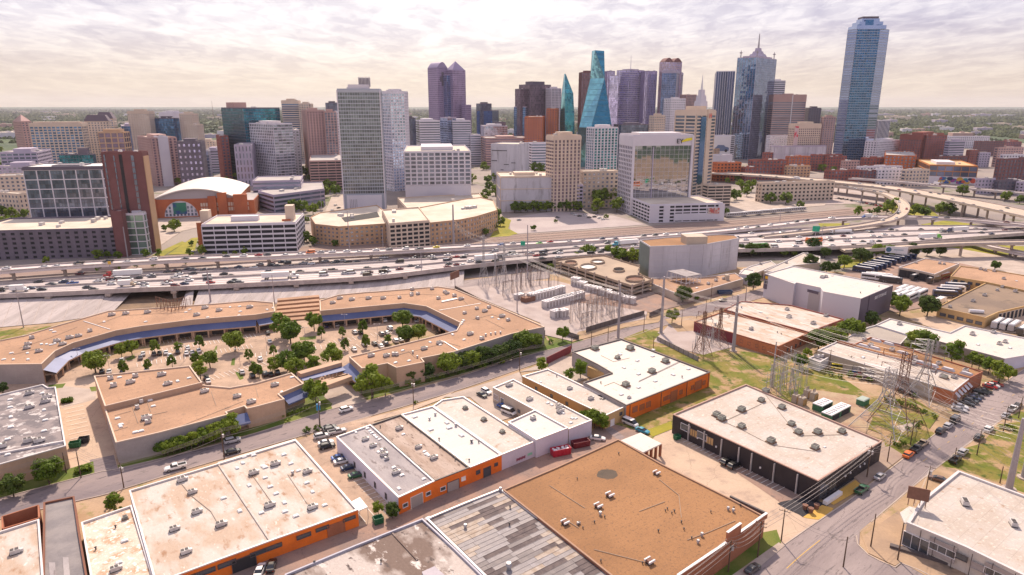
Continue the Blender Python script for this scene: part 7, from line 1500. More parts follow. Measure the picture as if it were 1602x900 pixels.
T('office_tower', 'steel blue glass block in front of the brown glass tower', 804, 822, 831, 168, 246, 60, M_LIL, G_BL, **CUR, pent=None); T('hotel', 'orange brick hotel below the brown glass tower', 821, 849, 856, 184, 262, 85, M_ARB, G_BR, HOTEL, bay=4, flr=3.6, pier=2.0, band=1.7, proud=.2, pent=None)
T('hotel', 'narrow orange brick tower beside the hotel', 855, 872, 877, 171, 258, 85, M_ARB, G_BR, HOTEL, **PUN, pent=None); T('office_tower', 'pale gridded tower right of the brown glass tower', 854, 863, 878, 139, 246, 30, M_WHT, G_DK, **PIE, pent=(.5, .5, 4))
# glass prisms
def prism_tower(name, label, yb, rows, m, fl=4.0, dep=40):
    """rows of (picture row, left column, right column, ridge column, depth factor) from the top down to the ground row"""
    Y0 = P(800, yb).y; t = thing(name, label, OFF, (P((rows[-1][1]+rows[-1][2])/2, yb))); B = MB(); R_ = []
    for y, xl, xr, xm, df in rows:
        h = max(0, hgt(rows[0][3], yb, y)) if y != yb else 0; z = Y0*cP - (h-CH)*sP
        X = lambda px: (px-801)/CF*z
        R_.append([(X(xl), Y0+dep*.5, h), (X(xm), Y0+dep*(.5-df), h), (X(xr), Y0+dep*.5, h), ((X(xl)+X(xr))/2, Y0+dep, h)])
    for i in range(len(R_)-1):
        A, C = R_[i], R_[i+1]; n0 = C[0][2]/fl; n1 = A[0][2]/fl
        for k in range(4):
            j = (k+1) % 4; w = max(1, abs(C[k][0]-C[j][0])/3.5); q = [C[k], C[j], A[j], A[k]]; B.q(q, 1 if k == 0 else 0, [(0, n0), (w, n0), (w, n1), (0, n1)])
    B.q(R_[0]); B.build('glazing', [m, glass('glass_facet_painted_reflection', (.20, .48, .54), .85, .06, .15)], t, kind='stuff')  # left facets get a paler tint: their brighter reflection is painted into the glass
    F = MB()
    for i in range(len(R_)-1):
        A, C = R_[i], R_[i+1]; nn = int((A[0][2]-C[0][2])/8)
        for k in range(4): F.beam(C[k], A[k], .35, 4)
        for s in range(nn):
            f = s/max(1, nn)
            for k in (3, 0, 1):
                j = (k+1) % 4; F.beam(Vector(C[k]).lerp(Vector(A[k]), f), Vector(C[j]).lerp(Vector(A[j]), f), .16, 3)
    F.build('mullion_grid', mat('mullion_teal', (.12, .22, .25), rough=.5), t, kind='stuff'); return t
G_TE2 = glass('glass_deep_teal', (.03, .19, .30), .85, .05, .18); prism_tower('prism_tower', 'tall deep teal glass prism tower flaring outward to its base', 262, [(78, 929, 948, 932, .3), (122, 926, 949, 947, .3), (200, 908, 960, 925, .45), (212, 905, 962, 923, .5), (262, 893, 968, 922, .5)], G_TE2, dep=46)
prism_tower('prism_tower', 'sharp pointed teal glass tower with white gridded left face', 258, [(115, 884, 886, 885, .2), (146, 880, 898, 884, .4), (190, 877, 900, 884, .45), (258, 877, 900, 885, .45)], glass('glass_teal_light', (.05, .26, .32), .85, .06, .25), dep=34)
T('office_tower', 'dark maroon tower between the two teal prisms', 906, 910, 930, 114, 250, 12, M_BRN, G_BR, **PIE); T('office_tower', 'mauve tower edge right of the flared teal prism', 946, 950, 962, 112, 246, 12, M_CHASE, G_LV, **PIE, pent=None); T('office_tower', 'lavender blue tower behind the flared teal prism', 950, 954, 968, 119, 246, 10, M_LIL, G_LV, **CUR, pent=None)
t = T('office_tower', 'lavender glass tower with thin roof aerial', 965, 985, 1008, 110, 246, 38, M_LIL, G_LV, bay=3, flr=4, pier=.3, band=1.2, proud=.2, pent=(.6, .6, 3)); g = tgeo(965, 985, 1008, 110, 246, 38); c = sum(g[0], Vector((0, 0)))/4; B = MB(); B.beam((c.x, c.y, g[1]+3), (c.x, c.y, g[1]+30), 1.0, 5, 0, .2); B.build('aerial', M_TRIMW, t)
T('office_tower', 'mauve ribbed tower right of the lavender glass tower', 1003, 1009, 1028, 112, 246, 14, M_CHASE, G_LV, **PIE, pent=None)
g = tgeo(1032, 1040, 1067, 97, 246, 20); t = tower('vaulted_tower', 'tall rose tower with twin barrel vault top', g, M_PINKW, G_LV, bay=3, flr=4, pier=1, band=.5, proud=.2, pent=None, units=0, cat=OFF); po, h = g; ax = po[1]-po[0]; ay = po[3]-po[0]
for s0 in (0, .5):
    B = MB()
    for k in range(7):
        t0, t1 = k/7, (k+1)/7; z0_, z1_ = h+math.sin(math.pi*t0)*8, h+math.sin(math.pi*t1)*8; p = lambda s, z, u: (po[0].x+ax.x*(s0+s/2)+ay.x*u, po[0].y+ax.y*(s0+s/2)+ay.y*u, z)
        B.q([p(t0, z0_, 0), p(t1, z1_, 0), p(t1, z1_, 1), p(t0, z0_, 1)]); B.q([p(t0, h, 0), p(t1, h, 0), p(t1, z1_, 0), p(t0, z0_, 0)])
    B.build('barrel_vault', M_BRN, t)
G_NV2 = glass('glass_navy_blue', (.10, .15, .30), .75, .08)
T('office_tower', 'navy glass tower with pale cap in front of the twin vault tower', 1036, 1059, 1073, 111, 248, 70, M_LIL, G_NV2, bay=3.4, flr=4, pier=.15, band=.25, proud=.1, crown=4, pent=None)
T('office_tower', 'white gridded block below the navy tower with pale cap', 1039, 1050, 1073, 155, 256, 30, M_WHT, G_MX, **PUN, pent=(.4, .4, 3)); T('apartment_tower', 'low beige tower left of the white gridded block', 1016, 1024, 1041, 182, 262, 35, M_CREAMW, G_MX, RES, **PUN)
T('office_tower', 'dark glass and rose tower behind the condominium crown', 1064, 1074, 1090, 149, 250, 30, M_PINKW, G_DK, **PIE, pent=None)
g = tgeo(1086, 1094, 1106, 168, 262, 30); t = tower('spire_tower', 'stepped white tower with needle spire', g, M_WHT, G_MX, **PUN, pent=None, units=0, cat=OFF); c = sum(g[0], Vector((0, 0)))/4
for k, (w, hh) in enumerate(((16, 10), (12, 9), (8, 9))): B = MB(); B.box((c.x, c.y, g[1]+[0, 10, 19][k]), (w, w, hh), R(30), tap=.9); B.build('setback', M_WHT, t)
B = MB(); B.beam((c.x, c.y, g[1]+28), (c.x, c.y, g[1]+52), 2.2, 6, 0, .2); B.build('spire', M_TRIMW, t)
T('apartment_tower', 'white and teal condominium tower below the flared teal prism', 918, 930, 967, 201, 296, 22, M_WHT, G_TE, RES, bay=4.5, flr=3.4, pier=1.6, band=.8, proud=.5, roof=M_ROOFC); T('apartment_block', 'cream mid-rise block below the white and teal tower', 905, 912, 968, 270, 326, 8, M_CREAMW, G_MX, 'apartment block', **PUN, roof=M_ROOFC, pent=None)
T('office_block', 'mirrored low block behind the mirror glass office', 960, 972, 1016, 196, 262, 14, M_CHAR, G_DK, BLK, **CUR)
T('apartment_tower', 'tan condominium tower with white balconies at both sides, centre', 855, 867, 909, 214, 332, 20, M_CREAMW, G_BR, RES, bay=4.2, flr=3.3, pier=1.9, band=.8, proud=.35, roof=M_ROOFC, over={3: dict(band=1.6, pier=.3)}, crown=3)
T('office_block', 'windowless pale block with speckled screen beside the tan condominium tower', 783, 864, 877, 277, 331, 96, M_CREAMW, M_PANELW, BLK, bay=60, flr=12, pier=.2, band=.6, roof=M_ROOFC, pent=(.3, .4, 3), units=7)
T('parking_block', 'small banded parking block at the foot of the tan condominium tower', 893, 899, 912, 291, 330, 10, M_LIL, M_OPEN, BLK, bay=8, flr=3.3, pier=.6, band=1.5, pent=None)
# mirror glass office
g = tgeo(970, 991, 1085, 213, 336, 10); t = tower('mirror_office', 'white framed office with one huge mirror glass front, right of centre', g, M_WHT, G_MIR, bay=4.6, flr=3.9, pier=.16, band=.18, proud=.12, crown=9, pent=(.7, .6, 2.5), units=3, roof=M_ROOFC, cat=OFF, over={3: dict(pier=1.2, band=1.4, proud=.4), 0: {}})
po, h = g; a, b = po[0], po[1]; d = (b-a).normalized(); n = Vector((d.y, -d.x)); w = (b-a).length; zr = math.atan2(d.y, d.x)
for f, ww in ((.01, 2), (.99, 2)): c = a.lerp(b, f)+n*.8; B = MB(); B.box((c.x, c.y, 0), (ww, 1.6, h), zr); B.build('frame_pier', M_WHT, t)
c = a.lerp(b, .34)+n*.4; B = MB(); B.box((c.x, c.y, 14), (.9, .6, h-24), zr); B.build('glass_joint', M_LIL, t)
c = a.lerp(b, .77)+n*1.2; lettering(t, 'EY', (c.x, c.y, h-7), zr, 6.0, M_DARK, .2); c = a.lerp(b, .895)+n*1.2; B = MB(); B.q([(c.x-d.x*6, c.y-d.y*6, h-6), (c.x+d.x*5, c.y+d.y*5, h-1.8), (c.x-d.x*1, c.y-d.y*1, h-2.4), (c.x-d.x*6, c.y-d.y*6, h-5)]); B.q([(c.x+d.x*5, c.y+d.y*5, h-1.8), (c.x+d.x*5, c.y+d.y*5, h-4), (c.x-d.x*6, c.y-d.y*6, h-6)][::-1]); B.build('sign_beam', mat('sign_yellow', (.75, .65, .02), rough=.6, fine=0), t)
g = tgeo(973, 1018, 1131, 322, 349, 10, dl=52); po, h = g; t = tower('parking_podium', 'white parking podium with open decks in front of the mirror glass office', g, M_WHT, M_OPEN, 'x' and 8, 3.3, .9, 1.3, .35, roof=M_ROOFC, pent=None, units=0, cat='parking podium'); a, b = po[0], po[1]; d = (b-a).normalized(); n = Vector((d.y, -d.x)); zr = math.atan2(d.y, d.x); W = (b-a).length
for f, ww, z0_, hh in ((.05, 9, 0, h), (.22, 6, 0, h), (.63, 42, 1.5, h*.5), (.98, 6, 0, h)): c = a.lerp(b, f)+n*.6; B = MB(); B.box((c.x, c.y, z0_), (ww, .5, hh-z0_), zr); B.build('wall_panel', M_WHT, t)
c = a.lerp(b, .87)+n*.9; B = MB(); B.box((c.x, c.y, h*.45), (11, .3, 5), zr); B.build('picture_banner', mat('banner_mixed', (.55, .12, .10), c2=(.6, .5, .45), s2=.35, t2=(.45, .55), c3=(.10, .15, .25), s3=.4, rough=.6), t)
# condominium tower with red letter
g = tgeo(1057, 1090, 1120, 174, 318, 48); t = tower('apartment_tower', 'tan condominium tower with stacked balconies and red sign, right of mirror office', g, M_CREAMW, G_DK, bay=11, flr=3.5, pier=1.6, band=1.25, proud=.7, crown=4, cat=RES, roof=M_ROOFC, pent=(.5, .5, 5)); po, h = g; a, b = po[0], po[1]; d = (b-a).normalized(); n = Vector((d.y, -d.x)); zr = math.atan2(d.y, d.x); w = (b-a).length
c = a.lerp(b, .35)+n*.7; B = MB(); B.box((c.x, c.y, 20), (w*.26, 1, h-26), zr); B.build('window_bay', G_BL, t); c = a.lerp(b, .62)+n*.8; B = MB(); B.box((c.x, c.y, 10), (w*.16, 1, h-8), zr); B.build('stone_pier', M_CREAMW, t); c = a.lerp(b, .62)+n*2.6; lettering(t, 'H', (c.x, c.y, h-7.5), zr, 7.5, mat('sign_red', (.65, .03, .02), rough=.6, fine=0), .15)
T('parking_block', 'banded parking deck at the foot of the red sign condominium', 1100, 1108, 1144, 291, 324, 10, M_CREAMW, M_OPEN, BLK, bay=8, flr=3.3, pier=.5, band=1.4, pent=None)
# ---- right cluster
G_NV = glass('glass_navy', (.08, .10, .20), .6, .1); T('office_tower', 'dark tower with bright vertical fins, left of the antenna tower', 1121, 1150, 1158, 112, 246, 75, M_TRIMW, G_NV, bay=4.6, flr=200, pier=.7, band=.3, proud=.7, pent=None)
g = tgeo(1154, 1184, 1215, 90, 250, 48); t = tower('antenna_tower', 'tall blue glass tower with antenna cluster and pinnacles', g, M_LIL, glass('glass_sky_blue', (.19, .28, .42), .85, .05, .2), bay=5.5, flr=4, pier=.5, band=.15, proud=.25, pent=(.75, .75, 4), units=0, cat=OFF); po, h = g; c = sum(po, Vector((0, 0)))/4
for k, (w, hh, z) in enumerate(((26, 5, 4), (17, 5, 9), (10, 6, 14))): B = MB(); B.box((c.x, c.y, h+z), (w, w, hh), R(48), tap=.8); B.build('crown_tier', M_LIL, t)
B = MB(); B.beam((c.x, c.y, h+20), (c.x, c.y, h+46), 2.0, 4, 0, .8); B.build('mast', M_STEEL, t)
for p in po: q = c.lerp(p, .85); B = MB(); B.beam((q.x, q.y, h), (q.x, q.y, h+11), 1.2, 5, 0, .8); B.box((q.x, q.y, h+9), (4, 4, 2)); B.beam((q.x, q.y, h+11), (q.x, q.y, h+15), .9, 5, 0, .2); B.build('pinnacle', M_STEEL, t)
T('office_tower', 'white banded tower behind the broad striped block', 1208, 1229, 1238, 127, 246, 78, M_WHT, G_DK, **BND, dl=None); g = tgeo(1211, 1262, 1271, 149, 250, 84); t = tower('office_tower', 'broad brown striped office block with blank top band', g, M_PINKW, G_DK, **BND, crown=12, pent=(.3, .3, 3), cat=OFF)
po, h = g; c = po[3].lerp(po[0], .58); a, b = po[3], po[0]; d = (b-a).normalized(); n = Vector((d.y, -d.x)); B = MB(); B.box((c.x+n.x*.6, c.y+n.y*.6, 0), (1.6, .8, h), math.atan2(d.y, d.x)); B.build('centre_fin', M_TRIMW, t)
T('office_tower', 'dark narrow tower right of the striped block', 1266, 1285, 1292, 170, 250, 75, M_PURP, G_DK, **PUN); T('hotel', 'rosy hotel tower left of the leaning looking blue tower', 1289, 1308, 1313, 184, 252, 82, M_PINKW, G_MX, HOTEL, **PUN)
t = T('hotel', 'rosy hotel with red banner strip at its left corner', 1237, 1244, 1285, 195, 262, 14, M_CREAMW, G_BR, HOTEL, bay=4, flr=3.5, pier=1.6, band=1.5, proud=.3, crown=6, dl=16); g = tgeo(1237, 1244, 1285, 195, 262, 14, 16); po, h = g; c = po[0].lerp(po[1], .07)+Vector((0, -1)); B = MB(); B.box((c.x, c.y, h*.28), (7, .5, h*.68), R(14)); B.build('banner', mat('banner_red', (.60, .03, .07), c2=(.6, .45, .45), s2=.08, t2=(.5, .56), rough=.6), t)
# the tallest tower
g = tgeo(1318, 1330, 1392, 50, 258, 20, dl=26); M_SIL = mat('spandrel_silver', (.34, .37, .46), rough=.3, metal=.6, fine=.05); G_SI = glass('glass_silver', (.27, .33, .50), .9, .06, .12)
h = hgt(1345, 258, 46); C0 = [P(x, 46, h).to_2d() for x in (1329, 1341, 1376, 1393)]; up_ = Vector((.28, .96)).normalized(); lf = P(1329, 46, h).to_2d()
poly = ccw([P(1329, 46, h).to_2d()+up_*14, C0[1]-up_*2, C0[2]-up_*4, C0[3]+up_*8, C0[3]+up_*34+Vector((-6, 0)), P(1335, 46, h).to_2d()+up_*44])
t = tower('tallest_tower', 'tallest silver and blue glass tower, far right of the skyline', (poly, h), M_SIL, G_SI, bay=60, flr=4.1, pier=.3, band=1.5, proud=.25, pent=None, units=0, cat=OFF, par=.6)
a, b = sorted([C0[1], C0[2]], key=lambda v: v.x); a = a-up_*2; b = b-up_*4; d = (b-a).normalized(); n = Vector((d.y, -d.x)); zr = math.atan2(d.y, d.x); w = (b-a).length
G, F = MB(), MB(); facade(G, F, a+n*.6, b+n*.6, 0, h+4, 4.2, 4.1, .25, .8, .3); G.build('central_glazing', glass('glass_cobalt', (.04, .13, .27), .8, .07, .25), t, kind='stuff'); F.build('central_grid', M_SIL, t)
c = (a+b)/2+up_*16
for k, (ww, dd, z, hh, m) in enumerate(((w*1.30, 34, 0, 6, G_SI), (w*1.05, 28, 6, 6, G_SI), (w*.78, 22, 12, 5, G_SI), (w*.70, 20, 17, 3.5, M_PURP))): B = MB(); B.box((c.x, c.y, h+z), (ww, dd, hh), zr); B.build('crown_tier', m, t)
for f in (.0, .88): q = a.lerp(b, f+.06)+n*.3; B = MB(); B.box((q.x, q.y, h), (w*.16, 2, 7), zr); B.build('crown_fin', MATS['glass_cobalt'], t)
q = (a+b)/2+up_*3; B = MB(); B.box((q.x, q.y, h), (w*.36, 3, 15), zr); B.build('crown_window', MATS['glass_cobalt'], t)
T('apartment_tower', 'striped purple building behind the tallest tower', 1369, 1375, 1393, 189, 246, 12, M_TRIMW, G_NV, RES, bay=3, flr=80, pier=.8, band=.4, pent=None); T('office_block', 'white gridded block with brown side below the tallest tower', 1354, 1372, 1411, 222, 262, 35, M_WHT, G_DK, BLK, **PUN, roof=M_ROOFC)
T('brick_block', 'big maroon brick block with small windows, right of the tallest tower', 1409, 1443, 1481, 212, 262, 42, M_REDB, G_DK, BLK, bay=4, flr=4, pier=2.2, band=2, proud=.2, crown=7); T('brick_block', 'maroon brick block adjoining the big maroon block', 1444, 1450, 1482, 213, 262, 8, M_REDB, G_DK, BLK, **PUN, pent=None, dl=20)
T('office_block', 'grey office right of the big maroon block', 1479, 1486, 1510, 222, 264, 14, M_LIL, G_DK, BLK, **BND)
t = T('billboard_garage', 'white garage wall with a large printed car picture', 1117, 1150, 1155, 213, 252, 85, M_WHT, M_OPEN, BLK, bay=10, flr=3.4, pier=.5, band=1.4, pent=None); g = tgeo(1117, 1150, 1155, 213, 252, 85); po, h = g; a, b = po[3], po[0]; d = (b-a).normalized(); n = Vector((d.y, -d.x)); c = a.lerp(b, .42)+n*1; w = (b-a).length
B = MB(); B.box((c.x, c.y, 4), (w*.8, .6, h-4), math.atan2(d.y, d.x)); B.build('poster_board', M_TRIMW, t); q = lambda u, z: (c.x+d.x*u+n.x*.4, c.y+d.y*u+n.y*.4, z); z = h*.4
B = MB(); B.q([q(-12, z), q(12, z), q(13, z+5), q(11, z+7), q(6, z+8), q(3, z+11), q(-8, z+11), q(-11, z+7), q(-13, z+6)]); B.build('printed_car', mat('print_steel_blue', (.13, .18, .30), rough=.5), t); B = MB()
for u in (-8, 7.5): B.q([(q(u+2.8*math.cos(k*.785), z+.6+2.8*math.sin(k*.785))[0]+n.x*.05, q(u+2.8*math.cos(k*.785), 0)[1]+n.y*.05, z+.6+2.8*math.sin(k*.785)) for k in range(8)])
B.build('printed_wheels', M_DARK, t)
T('office_block', 'pale blue gridded low block left of the red banner hotel', 1199, 1205, 1241, 213, 258, 10, M_WHT, G_LB, BLK, **PUN, pent=None); T('office_block', 'pale blank parapet building in front of the hotel with red banner', 1206, 1212, 1293, 230, 264, 10, M_LIL, M_PANELW, BLK, bay=20, flr=14, pier=.2, band=.4, pent=None)
T('warehouse', 'white gable ended hall left of the brick blocks', 1112, 1128, 1146, 244, 270, 35, M_WHT, M_STO, BLK, bay=20, flr=20, pier=.2, band=.2, pent=None, units=0)
# low brick quarter at right
LOW = [(1113, 1122, 1160, 256, 284, 14, M_ARB, 'orange brick parking garage'), (1160, 1166, 1180, 263, 284, 12, M_REDB, 'small red brick building'), (1171, 1178, 1231, 252, 282, 10, M_REDB, 'big red brick block with white rooftop box'),
 (1229, 1234, 1268, 246, 270, 10, M_ARB, 'bright orange brick block'), (1228, 1232, 1268, 261, 283, 8, M_TANB, 'low tan brick block'), (1193, 1198, 1243, 240, 264, 10, M_REDB, 'red brick block behind the others'), (1268, 1272, 1318, 243, 268, 8, M_REDB, 'long red block with white roof'),
 (1287, 1291, 1325, 246, 268, 10, M_REDB, 'red brick corner block'), (1316, 1323, 1345, 253, 274, 20, M_PINKW, 'pink brick block with open windows'), (1347, 1352, 1386, 248, 272, 8, M_REDB, 'dark red block with flat roof'),
 (1290, 1296, 1348, 268, 288, 8, M_REDB, 'long low red brick building by the viaduct'), (1346, 1350, 1371, 268, 290, 10, M_BRN, 'dark brick building by the viaduct'), (1385, 1434, 1458, 245, 276, 62, M_ARB, 'wide orange brick block with large windows'),
 (1340, 1346, 1412, 262, 280, 8, M_WHT, 'white roofed building behind the white frame'), (1368, 1374, 1413, 266, 290, 6, M_WHT, 'white concrete frame building'), (1411, 1418, 1455, 267, 293, 12, M_CREAMW, 'cream corner building'),
 (1462, 1468, 1514, 246, 276, 8, M_BRN, 'dark brick building behind the modern office'), (1512, 1518, 1532, 236, 262, 12, M_REDB, 'magenta brick block'), (1529, 1533, 1550, 240, 262, 8, M_LIL, 'small white office'), (1556, 1562, 1602, 232, 262, 10, M_PINKW, 'tan building with curved front'),
 (1565, 1570, 1650, 243, 264, 6, M_WHT, 'white and teal office'), (1559, 1565, 1650, 250, 292, 10, M_BRN, 'brown brick mid-rise at the right edge'), (1527, 1531, 1558, 281, 304, 8, M_LIL, 'grey blank walled building below the modern office'), (1556, 1562, 1602, 284, 305, 6, M_PURP, 'dark low building near the viaduct'),
 (1524, 1530, 1572, 222, 244, 6, M_BRN, 'far dark brick hall'), (1590, 1596, 1650, 286, 306, 6, M_LIL, 'grey garage at the right edge'), (1184, 1192, 1306, 288, 317, 12, M_CREAMW, 'white parking garage by the ramp'), (1424, 1430, 1470, 232, 258, 10, M_PINKW, 'rosy block behind the maroon one'), (1476, 1482, 1602, 214, 232, 4, M_WHT, 'far long white roofed hall')]
for i, (xl, xc, xr, yt, yb, ang, m, ds) in enumerate(LOW): T('brick_building' if m in (M_REDB, M_ARB, M_BRN) else 'low_building', ds + ' in the low quarter right', xl, xc, xr, yt, yb, ang, m, M_OPEN if 'garage' in ds else G_DK, BLK, bay=5, flr=4.2, pier=2.4, band=2.0, proud=.25, roof=M_ROOFC if i % 3 else M_ROOFG, pent=(.25, .3, 2.5) if i % 2 else None, units=3)
# modern office with orange end and mural
g = tgeo(1455, 1530, 1566, 261, 289, 68, dl=None); t = tower('modern_office', 'modern glass office with orange timber end above a painted mural', g, mat('cladding_amber', (.50, .20, .05), c2=(.42, .16, .05), s2=.1, rough=.7, fine=.06), G_DK, bay=9, flr=6, pier=.5, band=1.2, proud=.4, cat='office block', roof=mat('roof_amber', (.60, .38, .18), rough=.7), pent=(.4, .4, 3.5, -.1, .1, M_WHT), units=2, base=9)
po, h = g; a, b = po[3], po[0]; d = (b-a).normalized(); n = Vector((d.y, -d.x)); zr = math.atan2(d.y, d.x); w = (b-a).length; c = a.lerp(b, .5)+n*.4; B = MB(); B.box((c.x, c.y, 0), (w, .6, 9.4), zr); B.build('base_wall', M_WHT, t)
MC = [(.55, .08, .04), (.04, .12, .35), (.60, .35, .05), (.65, .6, .55), (.03, .28, .25), (.30, .05, .25), (.02, .03, .08)]; rr = random.Random(3)
for k in range(60):
    u = rr.uniform(.25, .97)*w; z = rr.uniform(.3, 7); s = rr.uniform(1, 3); B = MB(); i = rr.randrange(7); m = mat('mural_paint_%d' % i, MC[i], rough=.7, fine=.05) if False else mat(['mural_red', 'mural_blue', 'mural_gold', 'mural_cream', 'mural_green', 'mural_plum', 'mural_ink'][i], MC[i], rough=.7, fine=.05)
    o = .72+k*.004; q = [(a.x+d.x*(u+s*1.3*math.cos(v))+n.x*o, a.y+d.y*(u+s*1.3*math.cos(v))+n.y*o, min(9, max(.2, z+s*math.sin(v)))) for v in [j*.9+rr.uniform(0, .5) for j in range(7)]]; B.q(q); B.build('mural_patch', m, t)
# far radio tower
t = thing('radio_tower', 'far thin radio tower on the horizon, left', 'radio tower', P(334, 184)); B = MB(); p = P(334, 184); B.beam(p, p+Vector((0, 0, hgt(334, 184, 158))), 3, 4, 0, .8); B.build('mast', M_RUST, t)
# ================================================================ far woods and suburbs
rr = random.Random(21)
def lump(b, x, y, w, h):
    n = 6; r0 = [(x+math.cos(k*1.047+w)*w*rr.uniform(.75, 1.1), y+math.sin(k*1.047+w)*w*rr.uniform(.75, 1.1), h*rr.uniform(.25, .5)) for k in range(n)]; tp = (x+rr.uniform(-.2, .2)*w, y, h*rr.uniform(.9, 1.15))
    for k in range(n):
        j = (k+1) % n; b.q([r0[k], r0[j], tp]); b.q([(r0[k][0], r0[k][1], 0), (r0[j][0], r0[j][1], 0), r0[j], r0[k]])
for nm, m, cnt, seed in (('distant_woods', mat('woods_green', (.055, .075, .028), c2=(.10, .115, .04), s2=.01, rough=.95, fine=.3, sf=.15), 15000, 1), ('distant_woods', mat('woods_dark', (.035, .052, .026), c2=(.06, .075, .035), s2=.01, rough=.95, fine=.3, sf=.15), 9000, 2)):
    b = MB(); k = 0
    while k < cnt:
        y = 172.2 + (rr.random()**1.5)*52; x = rr.uniform(-60, 1660); p = P(x, y)
        if p.y < 1700 and 1150 > x > 60: continue
        if noise.noise(Vector((p.x/260+seed*9, p.y/420, .5))) < -.10: continue
        s = min(4.0, p.y/2200); lump(b, p.x, p.y, rr.uniform(5, 10)*max(.8, s), rr.uniform(8, 14)*max(.8, s*.7)); k += 1
    b.build(nm, m, None, kind='stuff')
hm_ = {}
for k in range(210):
    y = 176 + (rr.random()**1.2)*50; x = rr.uniform(-20, 1620); p = P(x, y)
    if p.y < 1700 and 60 < x < 1150: y = 176+rr.random()*14; p = P(x, y)
    i = rr.randrange(4)
    if i not in hm_:
        b = MB(); b.box((0, 0, 0), (1, 1, 1), 0, 0, 1); b.box((.1, .1, 1), (.2, .3, .18), 0, 0); o = b.build('distant_building', [(M_WHT, M_CREAMW, M_PINKW, M_LIL)[i], M_ROOFC]); hm_[i] = o.data; bpy.data.objects.remove(o)
    s = max(1, p.y/2600); o = bpy.data.objects.new('distant_building', hm_[i]); COL.objects.link(o); o.location = p; o.rotation_euler = (0, 0, rr.choice([.1, .64, -.2])); o.scale = (rr.uniform(25, 70)*s, rr.uniform(20, 40)*s, rr.uniform(9, 20)*s**.5)
    pool(o, ('low white', 'low cream', 'low rosy', 'low grey')[i]+' building', 'far off among the woods', 'building', 'far low buildings among the woods')

# mid-rise fabric between the towers
rr = random.Random(77); used = []
FM = [M_WHT, M_CREAMW, M_PINKW, M_LIL, M_REDB, M_TANB]; FN = ['white', 'cream', 'rosy', 'lilac grey', 'red brick', 'tan']
for k in range(64):
    x = rr.uniform(60, 1130) if k < 46 else rr.uniform(1140, 1600); y = rr.uniform(222, 262) if k < 46 else rr.uniform(214, 246); p = P(x, y); i = rr.randrange(6)
    if any((p-q).length < 55 for q in used): continue
    used.append(p); hh = rr.uniform(9, 34) if k < 46 else rr.uniform(7, 16); w_, d_ = rr.uniform(26, 52), rr.uniform(20, 40); an = rr.choice([.2, .64, .64, .1]); ax_ = Vector((math.cos(an), math.sin(an))); ay_ = Vector((-ax_.y, ax_.x)); c = p.to_2d()
    t = tower('midrise_building', '', ([c, c+ax_*w_, c+ax_*w_+ay_*d_, c+ay_*d_], hh), FM[i], rr.choice([G_DK, G_MX, G_BL]), bay=5, flr=4, pier=rr.choice([.5, 2.4]), band=1.6, proud=.2, roof=M_ROOFC, pent=(.3, .3, 2.5), units=2, cat='building')
    pool(t, 'low ' + FN[i] + ' building', 'in the gaps between the towers', 'building', 'mid-rise buildings between the towers')
T('office_block', 'grey block behind the arena, left of the red brick tower', 312, 320, 342, 236, 272, 15, M_LIL, G_DK, BLK, **BND); T('office_block', 'cream block far behind the arena', 300, 306, 336, 222, 256, 15, M_CREAMW, G_MX, BLK, **PUN)
for k in range(190):
    x = rr.uniform(-10, 1160); y = rr.uniform(208, 292); p = P(x, y)
    if all((p-q).length > 24 for q in used): tree(rr.choice(['far', 'far', 'farb']), x, y, None, 'between the towers, ' + ('far left', 'left centre', 'centre')[min(2, int(max(0, x)/390))], w=rr.uniform(8, 14))
# ================================================================ trees
CT = 'in the court car park'
trees('oak', '150,584,44 329,576,32 368,550,36 455,538,40 630,514,34 635,537,32 655,534,30 450,580,40 476,570,44', CT)
trees('green', '191,560,22 207,556,24 441,528,36 430,585,26 490,585,28 468,560,24 314,594,28 492,518,28 463,592,32 521,575,34 607,538,14 280,551,16', CT)
trees('young', '243,556,20 194,586,18 232,582,17 270,577,17 313,548,18 307,572,19 390,565,17 399,588,20 503,530,15 536,528,14 568,523,18 540,549,17 573,545,17 428,559,16 406,592,18', CT)
VG = 'on the verge between street and shopping court'
trees('oak', '256,713,28 272,709,32 290,704,28 310,699,30 328,694,28 702,587,42 818,552,42 836,546,30 740,578,34 78,758,52', VG); trees('green', '345,690,30 362,685,38 300,704,30 263,714,24 282,707,28 318,697,28 336,693,28 495,634,44 582,622,48 603,620,32 566,618,26', VG); trees('dark', '640,600,26 668,594,30 700,584,34 728,578,34 756,573,34 785,566,34 22,778,48 802,562,34 770,571,30 5,616,20', VG)
trees('bush', '455,650,14 468,647,14 480,643,12 442,655,12 640,604,16 655,601,16 672,597,18 690,593,16 720,585,16 755,577,18 620,608,12 228,712,8 845,545,16 862,538,12 104,631,12 112,629,10', VG); trees('bushb', '450,660,12 785,570,16 508,634,8', VG)
trees('green', '880,534,22', 'beside the near corner of the substation'); trees('green', '592,806,23', 'by the alley behind the orange walled warehouse'); trees('dark', '614,812,30', 'by the alley behind the orange walled warehouse')
trees('bush', '480,678,16 497,674,15 651,632,9 172,795,16 186,806,22 178,778,14', 'on the near side of the long street'); trees('green', '180,800,32', 'by the bottom left walled yard')
trees('green', '908,592,30 890,596,20 847,584,23', 'in the court of the white warehouse'); trees('oak', '914,662,26 930,670,38', 'by the ochre side wall'); trees('green', '942,674,24', 'by the ochre side wall')
trees('bushb', '890,690,8 868,699,10 852,703,9 880,694,9 838,709,8', 'along the lilac wall'); 
